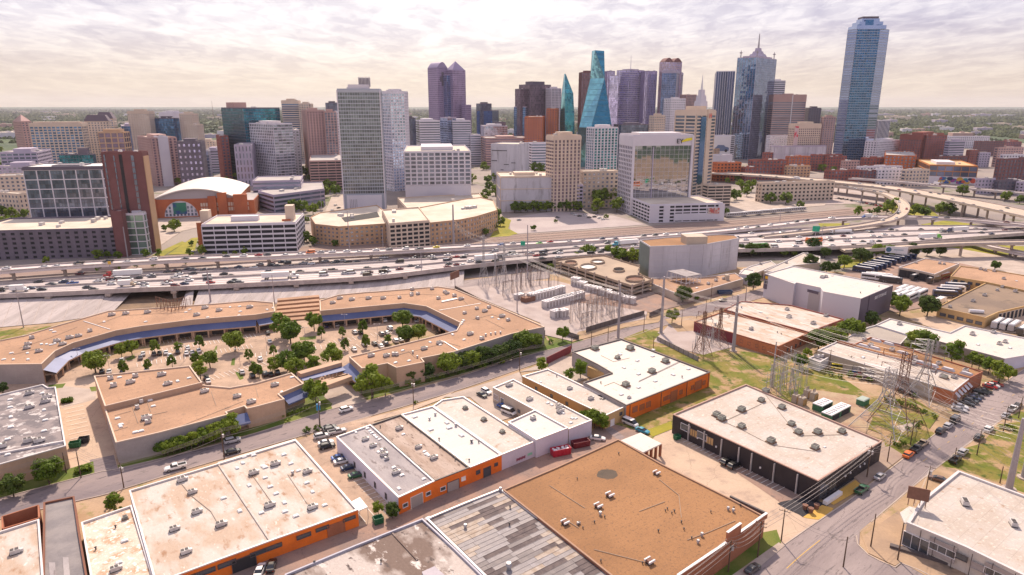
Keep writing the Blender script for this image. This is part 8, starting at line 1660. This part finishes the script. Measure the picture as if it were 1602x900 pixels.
trees('oak', '1280,548,38 1298,543,40 1326,534,44 1442,557,50 1250,577,28', 'between the white roofs right of centre'); trees('green', '1335,532,34 1310,545,30 1430,556,36 1488,570,38 1520,576,26 1531,578,22 1262,562,18 1546,586,26 1562,600,36 1577,596,22', 'between the white roofs right of centre'); trees('dark', '1362,513,28 1450,495,36 1275,572,14 1395,480,24', 'near the self storage block'); trees('green', '1407,495,34', 'near the self storage block')
trees('dark', '1068,474,30 1178,454,27 1175,403,26 1192,401,24 1157,400,18', 'round the windowless grey block'); trees('green', '968,413,26 990,414,24 953,406,20 1051,506,24', 'round the windowless grey block'); trees('oak', '920,406,26 903,410,18 861,425,14 1090,471,9 1130,506,10', 'round the windowless grey block')
trees('dark', '1268,422,25 1292,429,20 1306,426,16 1270,397,24 1290,404,18 1345,413,26 1357,409,18 1428,403,22 1450,401,17 1470,401,18', 'beside the coach yard'); trees('oak', '1226,403,14 1241,402,13 1320,421,26 1388,405,24 1556,423,16 1400,404,14', 'beside the coach yard'); trees('green', '1370,405,20 1247,392,11', 'beside the coach yard')
trees('bush', '1404,700,14 1412,697,12 1432,668,14 1440,664,10 1420,673,10 1390,630,18 1402,634,16 1414,637,16 1426,640,14 1436,645,12 1446,648,12 1460,652,10 1462,656,8 1430,622,10 1330,590,14 1345,594,12 1360,598,12 1300,588,12 1315,592,12', 'in the grass by the big pylons')
trees('bushb', '1574,672,16 1585,674,14 1565,670,10 1398,696,9', 'on the lots right of the wide street')
DT = 'in the streets below the towers'
trees('farb', '925,320,30 940,327,32 955,324,32 935,334,24 965,332,24 918,310,26 948,312,30 960,314,26 928,306,22 1160,302,22 1175,301,20 1168,308,16 8,358,20 18,352,14', DT)
trees('far', ' '.join(f'{805+k*10},{333-k*.3:.0f},19' for k in range(11)) + ' 1140,315,22 1152,313,18 1125,317,18 1137,339,16 835,361,10 869,349,7 948,343,9 515,301,22 526,306,20 508,309,18 460,333,22 475,332,22 490,336,20 501,329,16 470,275,18 482,278,18 494,280,14 760,311,18 775,306,18 766,299,16 781,313,16 757,319,14 775,346,22 783,354,18 770,361,20 760,248,16 842,278,26 856,274,14 830,280,14 465,347,12 480,349,11 20,346,24 38,343,18 3,340,20 273,363,22 258,362,12', DT)
FL = 'along the far side of the freeway'
trees('far', '73,413,14 155,406,18 170,404,14 186,406,15 318,386,18 355,396,13 370,395,13 382,396,14 480,379,20 491,384,15 525,386,12 645,379,15 690,373,16 706,371,16 760,369,14 135,420,14 300,385,10', FL); trees('farb', '228,404,15 250,402,14 296,402,14 316,400,16 428,394,15 155,425,12 185,424,10 214,420,10 240,419,12 290,415,10 352,402,9 368,401,9 384,400,12', FL)
RL = 'between the ramps at right'
trees('far', '1222,307,18 1235,309,20 1250,308,24 1270,306,26 1286,305,20 1205,319,20 1229,320,22 1251,326,13 1430,339,22 1446,341,20 1470,337,24 1486,337,22 1505,307,20 1572,315,18 1595,319,16 1285,269,14 1303,271,12 1372,336,14 1213,313,16 1326,286,8', RL); trees('farb', '1342,339,16 1395,333,24 1386,336,16 1407,326,12 1360,337,10 1290,362,8', RL)
# hedges and small ground clutter
for a, b, w, l in (((118, 741), (144, 734), 3, 'clipped hedge block at the street corner by the left dumpsters'), ((96, 631), (114, 628), 2.4, 'small clipped hedge by the driveway at left'), ((313, 686-4), (330, 679), 1, 'x')):
    if l == 'x': continue
    p, q = P(*a), P(*b); c = (p+q)/2; d = (q-p).to_2d(); B = MB()
    for k in range(420):
        u = Vector((random.uniform(-.5, .5)*d.length, random.uniform(-.5, .5)*w, random.uniform(.1, 1.4))); v = Vector((random.gauss(0, 1), random.gauss(0, 1), random.gauss(0, 1))).normalized()*.35; x = v.cross(Vector((random.random(), random.random(), 1))).normalized()*.3
        an = math.atan2(d.y, d.x); o = Vector((c.x+u.x*math.cos(an)-u.y*math.sin(an), c.y+u.x*math.sin(an)+u.y*math.cos(an), u.z)); B.q([o-v, o+x, o+v, o-x])
    o = B.build('hedge', M_LEAF, None, org=c); tag(o, l, 'hedge')
# ================================================================ parked and moving vehicles near by
ZC = .2
cars('sw 191,565 224,555 260,553 266,558 294,546 292,554 311,550 171,583 230,579 326,598 si 301,553 sk 250,554 uk 160,584 323,593 sg 220,561 241,555 sh 278,552 sd 192,582', 'left half of the court car park', 118, ZC, True)
cars('si 379,584 uk 395,590 415,587 434,585 sw 422,536 407,563 406,581 sk 419,522 424,587', 'middle of the court car park', 118, ZC, True)
cars('sd 510,512 si 526,510 555,521 605,522 uw 601,503 610,515 619,535 si 656,504,20 ph 689,520,60 sk 564,522 586,539 ug 597,524 si 570,540 sw 554,548 596,543 627,533 uh 603,539 636,532', 'right half of the court car park', 118, ZC, True)
cars('sk 515,671 uh 518,675 pi 528,678 ui 503,685 sw 510,695 uk 512,701 sb 531,718 sw 535,724 sd 546,734 sj 558,746', 'small car park by the lilac wall', 28, ZC, True)
cars('uw 542,643,38 ui 364,692,32 sk 364,709,32 pw 275,734,212', 'on the long near street', 0, ZC, True); cars('sh 1131,471,25', 'on the far end of the long street', 0, ZC)
cars('sk 425,888,100 sw 407,895,95', 'in the bottom alley', 0, ZC, True); cars('sw 935,688,-12 vw 986,665,-48 se 1005,676,-42', 'by the brick canopy', 0, ZC, True); cars('vw 796,647,-40 sb 787,638,-40 sk 754,620,-50 uw 761,615,-50', 'in the yard of the long pale unit', 0, ZC, True)
cars('uk 1137,725 1148,731', 'in front of the black warehouse', 38, ZC, True)
R2D = math.degrees(math.atan2((P(1509, 642)-P(1294, 806)).y, (P(1509, 642)-P(1294, 806)).x))
cars('uo 1421,714 pk 1433,705 pt 1443,697 uk 1471,677 ui 1483,669 vh 1494,660 si 1376,748 pj 1348,769', 'at the left kerb of the wide street', R2D, ZC, True, 'cars along the wide street')
cars('uh 1531,687 uw 1546,674 ui 1506,710 pk 1494,722 sq 1467,752,140 si 1573,652 pw 1584,642 sk 1592,636', 'at the right side of the wide street', R2D, ZC, True, 'cars along the wide street'); cars('sh 1177,893', 'bottom of the wide street', R2D, ZC, True)
cars('si 1500,643 sw 1502,638 sk 1512,634 uk 1518,630 sd 1523,625 sg 1527,621 uk 1533,616 sh 1540,614 sr 1548,607 sw 1552,605 sr 1558,603', 'row before the brick gable end', R2D-75, ZC, True)
cars('sb 1337,586,-20 sr 1346,589,-20 sm 1357,594,-20 vy 1312,578,-20 sk 1415,614,-30 uh 1422,617,-30', 'beside the long cream roofed building', 0, ZC, True); cars('vw 1597,569,30', 'at the right edge beside the lilac wall', 0, ZC)  # the yellow van stands in for a yellow digger
cars('sw 900,337 915,338 938,342 943,344 sk 907,339 930,340 sg 922,341 872,341 si 812,345 895,335', 'on the big empty lot', 30, .3)
cars(' '.join(f"s{random.choice('wwigkhr')} {1312+k*3.4:.0f},{311+k*.62:.0f}" for k in range(22)), 'in the lot under the viaduct', 80, .3); cars('si 1322,446 1330,445 sg 1326,448 1338,446 vi 1311,448', 'by the coach yard entrance', -20, .3)
for spec, wh, hd in (('cd 1350,426 1357,423 1364,421 1371,419 1378,416 1386,413 1394,410 1402,408 1410,406 1418,404', 'in the rear coach row', -42), ('cw 1364,437 1371,436 1378,436 1386,440 ch 1393,442', 'in the middle coach row', -32),
        ('cw 1411,457 1421,459 1431,461 1441,463 1404,464 1414,466 1425,468 ci 1400,471', 'in the front coach block', 40), ('cd 1478,464 1484,460 cw 1490,456 cd 1497,452 cw 1504,448 1511,446', 'beside the yellow depot', -16),
        ('ch 1434,437 1460,442 cm 1477,436', 'in front of the coach garage', 32), ('ci 1560,511 1573,513 1586,515 ch 1600,521', 'beside the depot doors', 40)): cars(spec, wh, hd, .3)
cars('tw 1468,478', 'in the coach yard', 40, .3)
# ---- freeway traffic
def tang(line, x):
    xs = [scr(p)[0] for p in line]; i = min(range(1, len(line)-1), key=lambda k: abs(xs[k]-x)); d = line[i+1]-line[i-1]; return math.degrees(math.atan2(d.y, d.x)), i
def flow(spec, where, line, z=None, back=False, on=None, grp='vehicles on the freeway'):
    cur = None
    for w in spec.split():
        if ',' not in w: cur = w; continue
        x, y = map(float, w.split(',')); a, i = tang(line, x)
        if z is None:
            xs = [scr(p)[0] for p in line]; j = i if xs[i] > x else i+1; j = min(j, len(line)-1); f = (x-xs[j-1])/(xs[j]-xs[j-1]+1e-6); p = line[j-1].lerp(line[j], max(0, min(1, f))); n = Vector((-math.sin(R(a)), math.cos(R(a)), 0)); world = p + n*random.choice([-2.2, 2.0]) + Vector((0, 0, .05))
        else: world = P(x, y+1, z)
        vehicle(KC[cur[0]], LC[cur[1]], 0, 0, a+(180 if back else 0), where, grp=grp, world=world)
flow('sw 8,0 70,0 90,0 200,0 380,0 446,0 469,0 520,0 543,0 561,0 589,0 732,0 uw 239,0 636,0 pk 122,0 168,0 sk 291,0 318,0 sg 353,0 610,0 sr 404,0 sh 418,0 vo 486,0 si 502,0 pg 654,0 sy 684,0 ub 782,0', 'on the farther freeway ramp', ramp_far, back=True)
flow('sg 1009,0 sh 1027,0 sw 1044,0 1060,0 1151,0 1170,0 1208,0 1371,0 sk 1182,0 1249,0 1265,0 sw 1228,0 pw 1304,0 bb 1353,0 sm 1436,0 1574,0 sb 1461,0 sh 1482,0 sd 960,0 944,0 sr 862,0 sn 842,0 si 888,0 909,0 804,0', 'on the far ramp right of centre', ramp_far, back=True)
MA = between(.2); MBk = between(.8)
flow('sk 61,441 pw 101,441 sg 79,445 sk 84,447 pb 114,444 sg 31,449 sw 12,450 153,440 167,436 175,440 vw 184,438 sk 217,435 sw 236,431 213,430 sg 238,433 sh 262,426 sk 277,426 sw 280,429 sh 294,421 sg 301,422 sh 302,428 320,422 sk 350,429 sh 360,432 sg 351,421 sd 373,418 377,421 sw 397,419', 'in the far lanes, left', MA, ZF+.05, True)
flow('pw 292,435 sm 264,440 pw 261,444 sd 289,444 sw 296,439 si 226,444 sw 213,444 226,449 bt 199,447 sh 137,450 147,453 sk 66,453 sr 330,442 sh 368,439 sk 362,442 bw 31,455', 'in the near lanes, left', MBk, ZF+.05)
flow('si 407,414 sh 424,415 433,416 sd 441,410 si 455,417 sw 483,407 487,413 si 509,409 sk 523,412 sw 535,408 sk 544,410 sh 558,410 sg 595,409 si 603,403 sm 648,401 si 645,405 sk 664,403 671,404 sg 679,405 sr 714,402 si 729,400 sq 702,405 sw 700,399', 'in the far lanes, centre', MA, ZF+.05, True)
flow('sg 421,425 sh 470,425 sq 454,427 vw 507,430 sg 509,424 pk 521,423 si 540,428 sw 570,427 sq 578,426 sh 603,419 sw 606,424 si 655,418 sg 643,416 sh 702,413 sm 715,414 sw 736,409', 'in the near lanes, centre', MBk, ZF+.05)
flow('sk 854,392 si 831,396 sh 869,396 sr 839,400 sw 810,399 uh 849,405 si 874,403 sw 876,396 sg 907,394 sh 920,392 944,391 sk 932,388 sd 971,390 sw 992,386 sh 940,394 si 790,400 sg 770,397', 'in the lanes behind the open garage', MBk, ZF+.05)
flow('sw 1167,375 si 1162,384 sk 1180,382 1191,370 sw 1243,363 1256,365 1267,362 sh 1291,366 sm 1319,369 sw 1298,372 1336,372 sh 1229,371 sw 1357,361 sg 1363,363 sw 1366,369 1384,367 si 1376,371 1396,369 sk 1415,367 sh 1403,361 sk 1394,359 1441,359 sw 1473,359 sh 1527,358 sg 1540,359 sh 1536,364 1566,357 sm 1572,360 si 1592,358 pb 1499,358 sd 1210,366 sw 1330,364', 'in the right-hand lanes', MBk, ZF+.05)
flow('uw 1218,378 vw 1212,386 sw 1245,385 1302,384 sh 1415,376 sk 1350,378 sw 1270,383', 'in the nearest right-hand lanes', MBk, ZF+.05)
def big_(k, c, x, y, ln, back, label, z=ZF+.05): a, i = tang(ln, x); vehicle(k, c, 0, 0, a+(180 if back else 0), '', world=P(x, y, z), label=label)
big_('semi', 'red', 193, 433, MA, True, 'articulated lorry with red cab and long white trailer, left on freeway'); big_('semi', 'white', 439, 436, MBk, False, 'white articulated lorry above the gap between the shopping wings'); big_('semi', 'grey', 766, 408, MBk, False, 'white lorry behind the thin substation masts'); big_('semi', 'teal', 978, 384, MA, True, 'teal cabbed lorry left of the windowless grey block')
big_('bus', 'green', 1187, 388, MBk, False, 'bright green coach on the freeway right of the windowless block'); big_('tanker', 'white', 1313, 366, MA, True, 'silver tanker lorry on the freeway below the curved ramp'); big_('bus', 'orange', 1273, 379, MBk, False, 'orange coach on the near right-hand freeway lanes'); big_('flatbed', 'white', 1350, 383, MBk, False, 'flatbed lorry with white cab on the near right-hand lanes')
big_('semi', 'green', 1455, 374, MBk, False, 'lorry with bright green cab and white trailer at right'); big_('semi', 'dark blue', 1497, 363, MBk, True, 'lorry with dark blue cab at right edge of the freeway')
for i, x in enumerate((1152, 1175, 1198, 1221, 1244)): vehicle('rail', 'silver', 0, 0, 36 if False else 20, 'on the tracks below the white ramp garage', world=P(x, 339-(x-1152)*.09, .4), grp='rail cars')
flow('si 1375,302 sk 1409,317 sw 1411,323 1412,332 1398,342 1340,353 sr 1414,326 sk 1371,350 sw 1385,346 1350,297 si 1325,357', 'on the curved ramp', curve)
flow('sk 1322,290 sh 1382,291 sd 1407,292 sb 1432,299 sm 1437,303 sr 1407,297 sk 1456,302 1469,304 sm 1507,318 1523,321 sk 1576,326 sg 1566,330 sw 1345,287 1300,286 1240,279 sh 1160,273 1190,275 1215,277 sw 1130,272 bw 1247,280 si 1270,281 1105,270 1365,292 1490,312', 'on the broad viaduct', main_v, 13.6)
flow('sw 1420,0 1452,0 1560,0 sh 1500,0 1530,0 bm 1465,0 si 1585,0', 'on the narrow viaduct near the mural', back_v)
cars('sw 520,330 525,322 sk 530,326 528,334 si 515,338 sw 300,395 sh 330,372', 'on the streets below the glass hotel', 60, .3)
rr = random.Random(8)
for k in range(84):
    near_ = rr.random() < .5; f = rr.choice((.70, .76, .84, .925) if near_ else (.05, .13, .21, .29, .40, .47, .535, .59)); x = rr.uniform(-10, 1600) if k % 3 else rr.uniform(500, 1300); l = between(f); a, i = tang(l, x); near2 = near_ or f > .5
    vehicle(rr.choice(['sedan', 'suv', 'sedan', 'pickup', 'van']), rr.choice(['white', 'white', 'silver', 'grey', 'black', 'dark grey', 'dark grey', 'maroon', 'dark blue']), 0, 0, a+(0 if near2 else 180), ('on the near carriageway' if near2 else 'on the far carriageway') + (', left part' if x < 530 else ', middle part' if x < 1000 else ', right part'), grp='vehicles on the freeway', world=l[i]+Vector((0, 0, .05)))
# dumpsters
def skip(x, y, l, w, h, rz, m, label, load=None):
    p = P(x, y, ZC); t = thing('dumpster', label, 'dumpster', p, R(rz)); B = MB(); hl, hw = l/2, w/2; o = [(-hl, -hw), (hl, -hw), (hl, hw), (-hl, hw)]
    lo_ = [(a*.94, b*.94, .1) for a, b in o]; hi_ = [(a, b, h) for a, b in o]; inn = [(a*.92, b*.9, h) for a, b in o]; bt = [(a*.88, b*.86, h*.55) for a, b in o]
    for i in range(4): j = (i+1) % 4; B.q([lo_[i], lo_[j], hi_[j], hi_[i]]); B.q([hi_[i], hi_[j], inn[j], inn[i]]); B.q([inn[i], inn[j], bt[j], bt[i]])
    B.q(bt, 0); 
    for k in range(5): 
        for s in (-1, 1): B.box((-hl*.8+k*hl*.4, s*hw, .3), (.12, .14, h-.35))
    o_ = B.build('container', m); o_.parent = t
    if load:
        B = MB()
        for k in range(50): B.box((random.uniform(-hl, hl)*.8, random.uniform(-hw, hw)*.75, h*.6+random.uniform(0, .6)), (random.uniform(.2, .9), random.uniform(.2, .6), random.uniform(.1, .4)), random.uniform(0, 3))
        o_ = B.build('rubbish', load, kind='stuff'); o_.parent = t
M_SKR = mat('skip_red', (.42, .02, .05), rough=.6, fine=.1); M_SKM = mat('skip_maroon', (.16, .02, .03), rough=.6, fine=.1); M_SKG = mat('skip_green', (.015, .12, .05), rough=.6, fine=.1)
skip(877, 711, 6, 2.4, 2.2, 22, M_SKR, 'bright red skip full of rubbish by the lilac wall', M_TRIMW); skip(908, 698, 5.6, 2.4, 1.9, 22, M_SKM, 'empty maroon skip behind the brown roof'); skip(592, 818, 2.4, 1.9, 1.7, 30, M_SKG, 'green dumpster by the dark bush in the alley'); skip(118, 699, 3, 2, 1.7, 20, M_SKG, 'green dumpster in the left driveway court'); skip(132, 692, 2.8, 2, 1.7, 20, M_DARK, 'black dumpster in the left driveway court'); skip(1059, 687, 2, 1.5, 1.4, 30, M_SKG, 'small green dumpster left of the black warehouse'); skip(1134, 460, 8, 2.6, 2, 10, mat('skip_navy', (.03, .06, .13), rough=.6), 'navy skip at the foot of the windowless block podium')
# ================================================================ poles, masts and wires
N1 = 'along the long near street'; near = [wood_pole(*q[:3], N1, *q[3:]) for q in ((127, 748, 703, 1), (194, 764, 724, 1, 2), (351, 718, 672, 1, 1), (501, 668, 622, 1, 1), (647, 632, 594, 1, 2), (813, 581, 546, 1, 1), (894, 546, 524, 1), (951, 535, 510, 1), (1007, 520, 492, 1), (1066, 511, 484, 1), (1104, 490, 467, 1), (1166, 471, 446, 1))]
ex = Vector(near[0][0]) + Vector((-45, -34, 0))
sq = [(ex, 0)] + near
for i in range(len(sq)-1): wires(('span of thin wires', 'above the long near street'), sq[i][0], sq[i+1][0], (-1, -.4, .4, 1), 1.0, .03, dz=(0,)); wires(('span of thick cable', 'above the long near street'), sq[i][0]-Vector((0, 0, 2.2)), sq[i+1][0]-Vector((0, 0, 2.2)), (0,), .9, .05)
for q in ((104, 741, 708, 0), (584, 621, 583, 0), (925, 541, 519, 0), (1022, 547, 526, 1), (1112, 472, 443, 1), (1296, 581, 547, 1), (1329, 578, 556, 1), (1359, 583, 566, 1)): wood_pole(q[0], q[1], q[2], 'standing apart in the middle blocks', q[3])
N2 = 'on the left side of the wide street'; l2 = [wood_pole(*q[:3], N2, *q[3:], ang=150) for q in ((1139, 896, 845, 2, 1), (1185, 873, 815, 2), (1356, 747, 698, 1, 2), (1388, 723, 682, 1), (1424, 697, 656, 1))]
for i in (0, 1, 2, 3): wires(('span of wires', 'on the left side of the wide street'), l2[i][0], l2[i+1][0], (-1, 0, 1), 1.2, .035, dz=(0, -1.2))
wires(('span of wires', 'past the brick front, bottom edge'), P(1030, 930, 10), l2[0][0], (-1, 0, 1), .6, .035, dz=(0, -1.2)); l3e = P(1500, 600, 11); wires(('span of wires', 'towards the brick gable end'), l2[-1][0], P(1490, 625, 9), (-1, 0, 1), 1, .035)
N3 = 'on the right side of the wide street'; l3 = [wood_pole(*q[:3], N3, *q[3:], ang=150) for q in ((1222, 847, 797, 1), (1319, 888, 840, 0), (1362, 856, 804, 0), (1404, 877, 818, 0), (1447, 777, 729, 1, 1), (1492, 725, 701, 0), (1528, 713, 671, 0), (1569, 677, 635, 1), (1593, 655, 620, 1), (1564, 757, 730, 0))]
for a, b in ((1, 4), (4, 6), (6, 7), (7, 8), (0, 1), (3, 4)): wires(('span of wires', 'on the right side of the wide street'), l3[a][0], l3[b][0], (0,), 1.3, .03, dz=(0, -.9))
ms = [steel_pole(*q) for q in ((1034, 522, 433, 'beside the street right of the substation', .75, 3), (967, 530, 444, 'before the substation fence', .65, 3), (1147, 550, 462, 'on the grass by the red walled building', .8, 3), (1207, 606, 535, 'behind the black warehouse', .35, 0), (809, 488, 407, 'at the left of the substation', .3, 0), (825, 436, 352, 'behind the substation', .45, 0), (1578, 766, 655, 'bottom right lot', .9, 1), (1602, 749, 640, 'right edge lot', .9, 0), (1640, 640, 470, 'outside right', .9, 1))]
for q in ((710, 390, 320, .9), (547, 392, 330, .4), (868, 428, 403, .35), (600, 400, 357, .3), (330, 476, 420, .5), (37, 513, 450, .25), (430, 480, 430, .25), (200, 404, 355, .5), (1166, 476, 452, .2), (1218, 365, 330, .3), (1245, 330, 300, .25), (1345, 325, 285, .25), (1284, 384, 352, .3), (660, 436, 396, .3), (505, 348, 296, .3)): steel_pole(q[0], q[1], q[2], 'round the freeway', q[3], 0, foot=False)
A1 = lattice(1380, 672, 577, 'between the black warehouse and the brick gable', base=15, label='broad silver lattice pylon'); A2 = lattice(1402, 664, 552, 'on the grass behind the black warehouse', base=13, label='taller brown lattice pylon', col=M_RUST); A3 = lattice(1441, 625, 533, 'in front of the long cream roof', base=9)
A4 = lattice(1098, 556, 488, 'on the pale gravel yard', base=6, arms=2, col=M_RUST); A5 = lattice(1124, 540, 482, 'by the red side wall', base=6, arms=2, col=M_RUST)
A6 = lattice(757, 447, 368, 'at the rear left of the substation', base=5, label='tall thin lattice mast', arms=2, dense=.8); A7 = lattice(789, 452, 382, 'at the rear of the substation', base=5, label='tall thin lattice mast', arms=2, dense=.8); A8 = lattice(775, 447, 398, 'beside the freeway edge', base=4, label='short lattice mast', arms=1, dense=.8)
for a, b, o in ((A1[0], ms[3][0], 5), (A2[0], ms[2][0], 5), (A2[0], P(1700, 760, 22), 5), (A3[0], ms[2][0], 3), (A1[0], P(1640, 640, 25), 5), (A3[0], P(1680, 620, 24), 4), (ms[2][0], ms[0][0], 2), (ms[0][0], ms[1][0], 2), (A5[0], ms[2][0], 2), (A4[0], ms[1][0], 2), (ms[1][0], A7[0], 2), (ms[1][0], A6[0], 2), (A6[0], P(709, 322+20, 20), 2), (ms[6][0], A1[0], 4), (ms[0][0], P(1232, 608, 12), 2)):
    wires(('high transmission span', 'over the right blocks'), a-Vector((0, 0, 1.5)), b-Vector((0, 0, 1.5)), (-o*.5, 0, o*.5) if (o < 4) else (-o, 0, o), 2.2, .035, dz=(0, -2.5))
# signs
def board(name, label, x, y, ytop, w, hh, rz, m, cat='sign', text=None, zb=0.0):
    p = P(x, y, zb); h = hgt(x, y, ytop) if not zb else ytop; t = thing(name, label, cat, p, R(rz)); B = MB(); B.beam((0, 0, 0), (0, 0, h-hh/2), .22, 7); o = B.build('post', M_STEEL); o.parent = t
    B = MB(); B.box((0, 0, h-hh), (w, .4, hh)); o = B.build('sign_panel', m); o.parent = t; return t, h
M_SGN = mat('sign_highway_green', (.01, .33, .20), rough=.5, fine=0); tb, hb = board('billboard', 'white billboard with dark round emblem on a post beside the coach yard', 1400, 409, 386, 13, 4.6, -22, M_TRIMW); B = MB(); B.q([(-4.6+1.7*math.cos(k*.63), -.22, hb-2.3+1.7*math.sin(k*.63)) for k in range(10)]); o = B.build('emblem', mat('print_navy', (.05, .12, .2), rough=.5)); o.parent = tb; B = MB(); B.box((1.2, -.22, hb-2.6), (5.6, .05, .9)); o = B.build('printed_line', mat('print_grey', (.4, .45, .5), rough=.5)); o.parent = tb
board('billboard', 'dark brown billboard seen edge on beside the tan shopping wing', 712, 452, 425, 9, 4, 62, M_RUST); board('road_sign', 'green overhead road sign below the curved ramp', 1275, 374, 9.5, 5, 4, -10, M_SGN, zb=ZF); board('road_sign', 'small green road sign on the freeway left of the open garage', 818, 396, 8, 3, 3, -10, M_SGN, zb=ZF); board('road_sign', 'yellow diamond road sign near the red cabbed lorry', 172, 418, 3.2, 1.6, 1.6, 0, M_PAINTY, zb=12); board('street_sign', 'light blue banner sign on a pole by the entrance drive', 500, 664, 632, 1.2, 2.2, 20, mat('sign_blue', (.03, .25, .5), rough=.5))
for i, (x, y) in enumerate(((1268, 803), (1277, 797), (1259, 798))):
    t = thing('steel_sculpture', '', 'planter', P(x, y), .4*i); B = MB(); B.beam((0, 0, .2), (0, 0, 1.5), .5, 7, 0, .75, True); o = B.build('bowl', M_RUST); o.parent = t; pool(t, 'small rusty round planter', 'on the black and ochre gravel bed', 'planter', 'planters on the gravel bed')

for x, y, yt in ((124, 570, 545), (172, 583, 556), (288, 566, 540), (376, 572, 546), (478, 540, 512), (591, 533, 507), (418, 553, 527), (540, 515, 492)):
    p = P(x, y); h = hgt(x, y, yt); t = thing('street_lamp', '', 'street lamp', p); B = MB(); B.beam(p, p+Vector((0, 0, h)), .09, 6, 0, .06); B.build('post', M_STEEL, t); B = MB(); B.beam(p+Vector((-1, 0, h)), p+Vector((1, 0, h)), .06, 4); B.box((p.x-1.1, p.y, h-.15), (.7, .35, .15)); B.box((p.x+1.1, p.y, h-.15), (.7, .35, .15)); B.build('lamp_head', M_STEEL, t, kind='stuff'); pool(t, 'thin grey double lamp post', 'in the court car park', 'street lamp', 'car park lamp posts')
label_pool()
# ---------------------------------------------------------------- air
hz = MB(); hz.box((1500, 9000, -1.0), (24000, 18600, 290), 0)
ho = hz.build('haze', mat('haze_dummy'), None, kind='stuff'); ho.data.materials.clear()
hm = bpy.data.materials.new('haze_air'); hm.use_nodes = True; hn = hm.node_tree; hn.nodes.clear()
hv = hn.nodes.new('ShaderNodeVolumePrincipled'); hv.inputs['Color'].default_value = (.86, .84, .97, 1); hv.inputs['Density'].default_value = HAZE
hv.inputs['Anisotropy'].default_value = .2
hout = hn.nodes.new('ShaderNodeOutputMaterial'); hn.links.new(hv.outputs[0], hout.inputs['Volume']); ho.data.materials.append(hm)
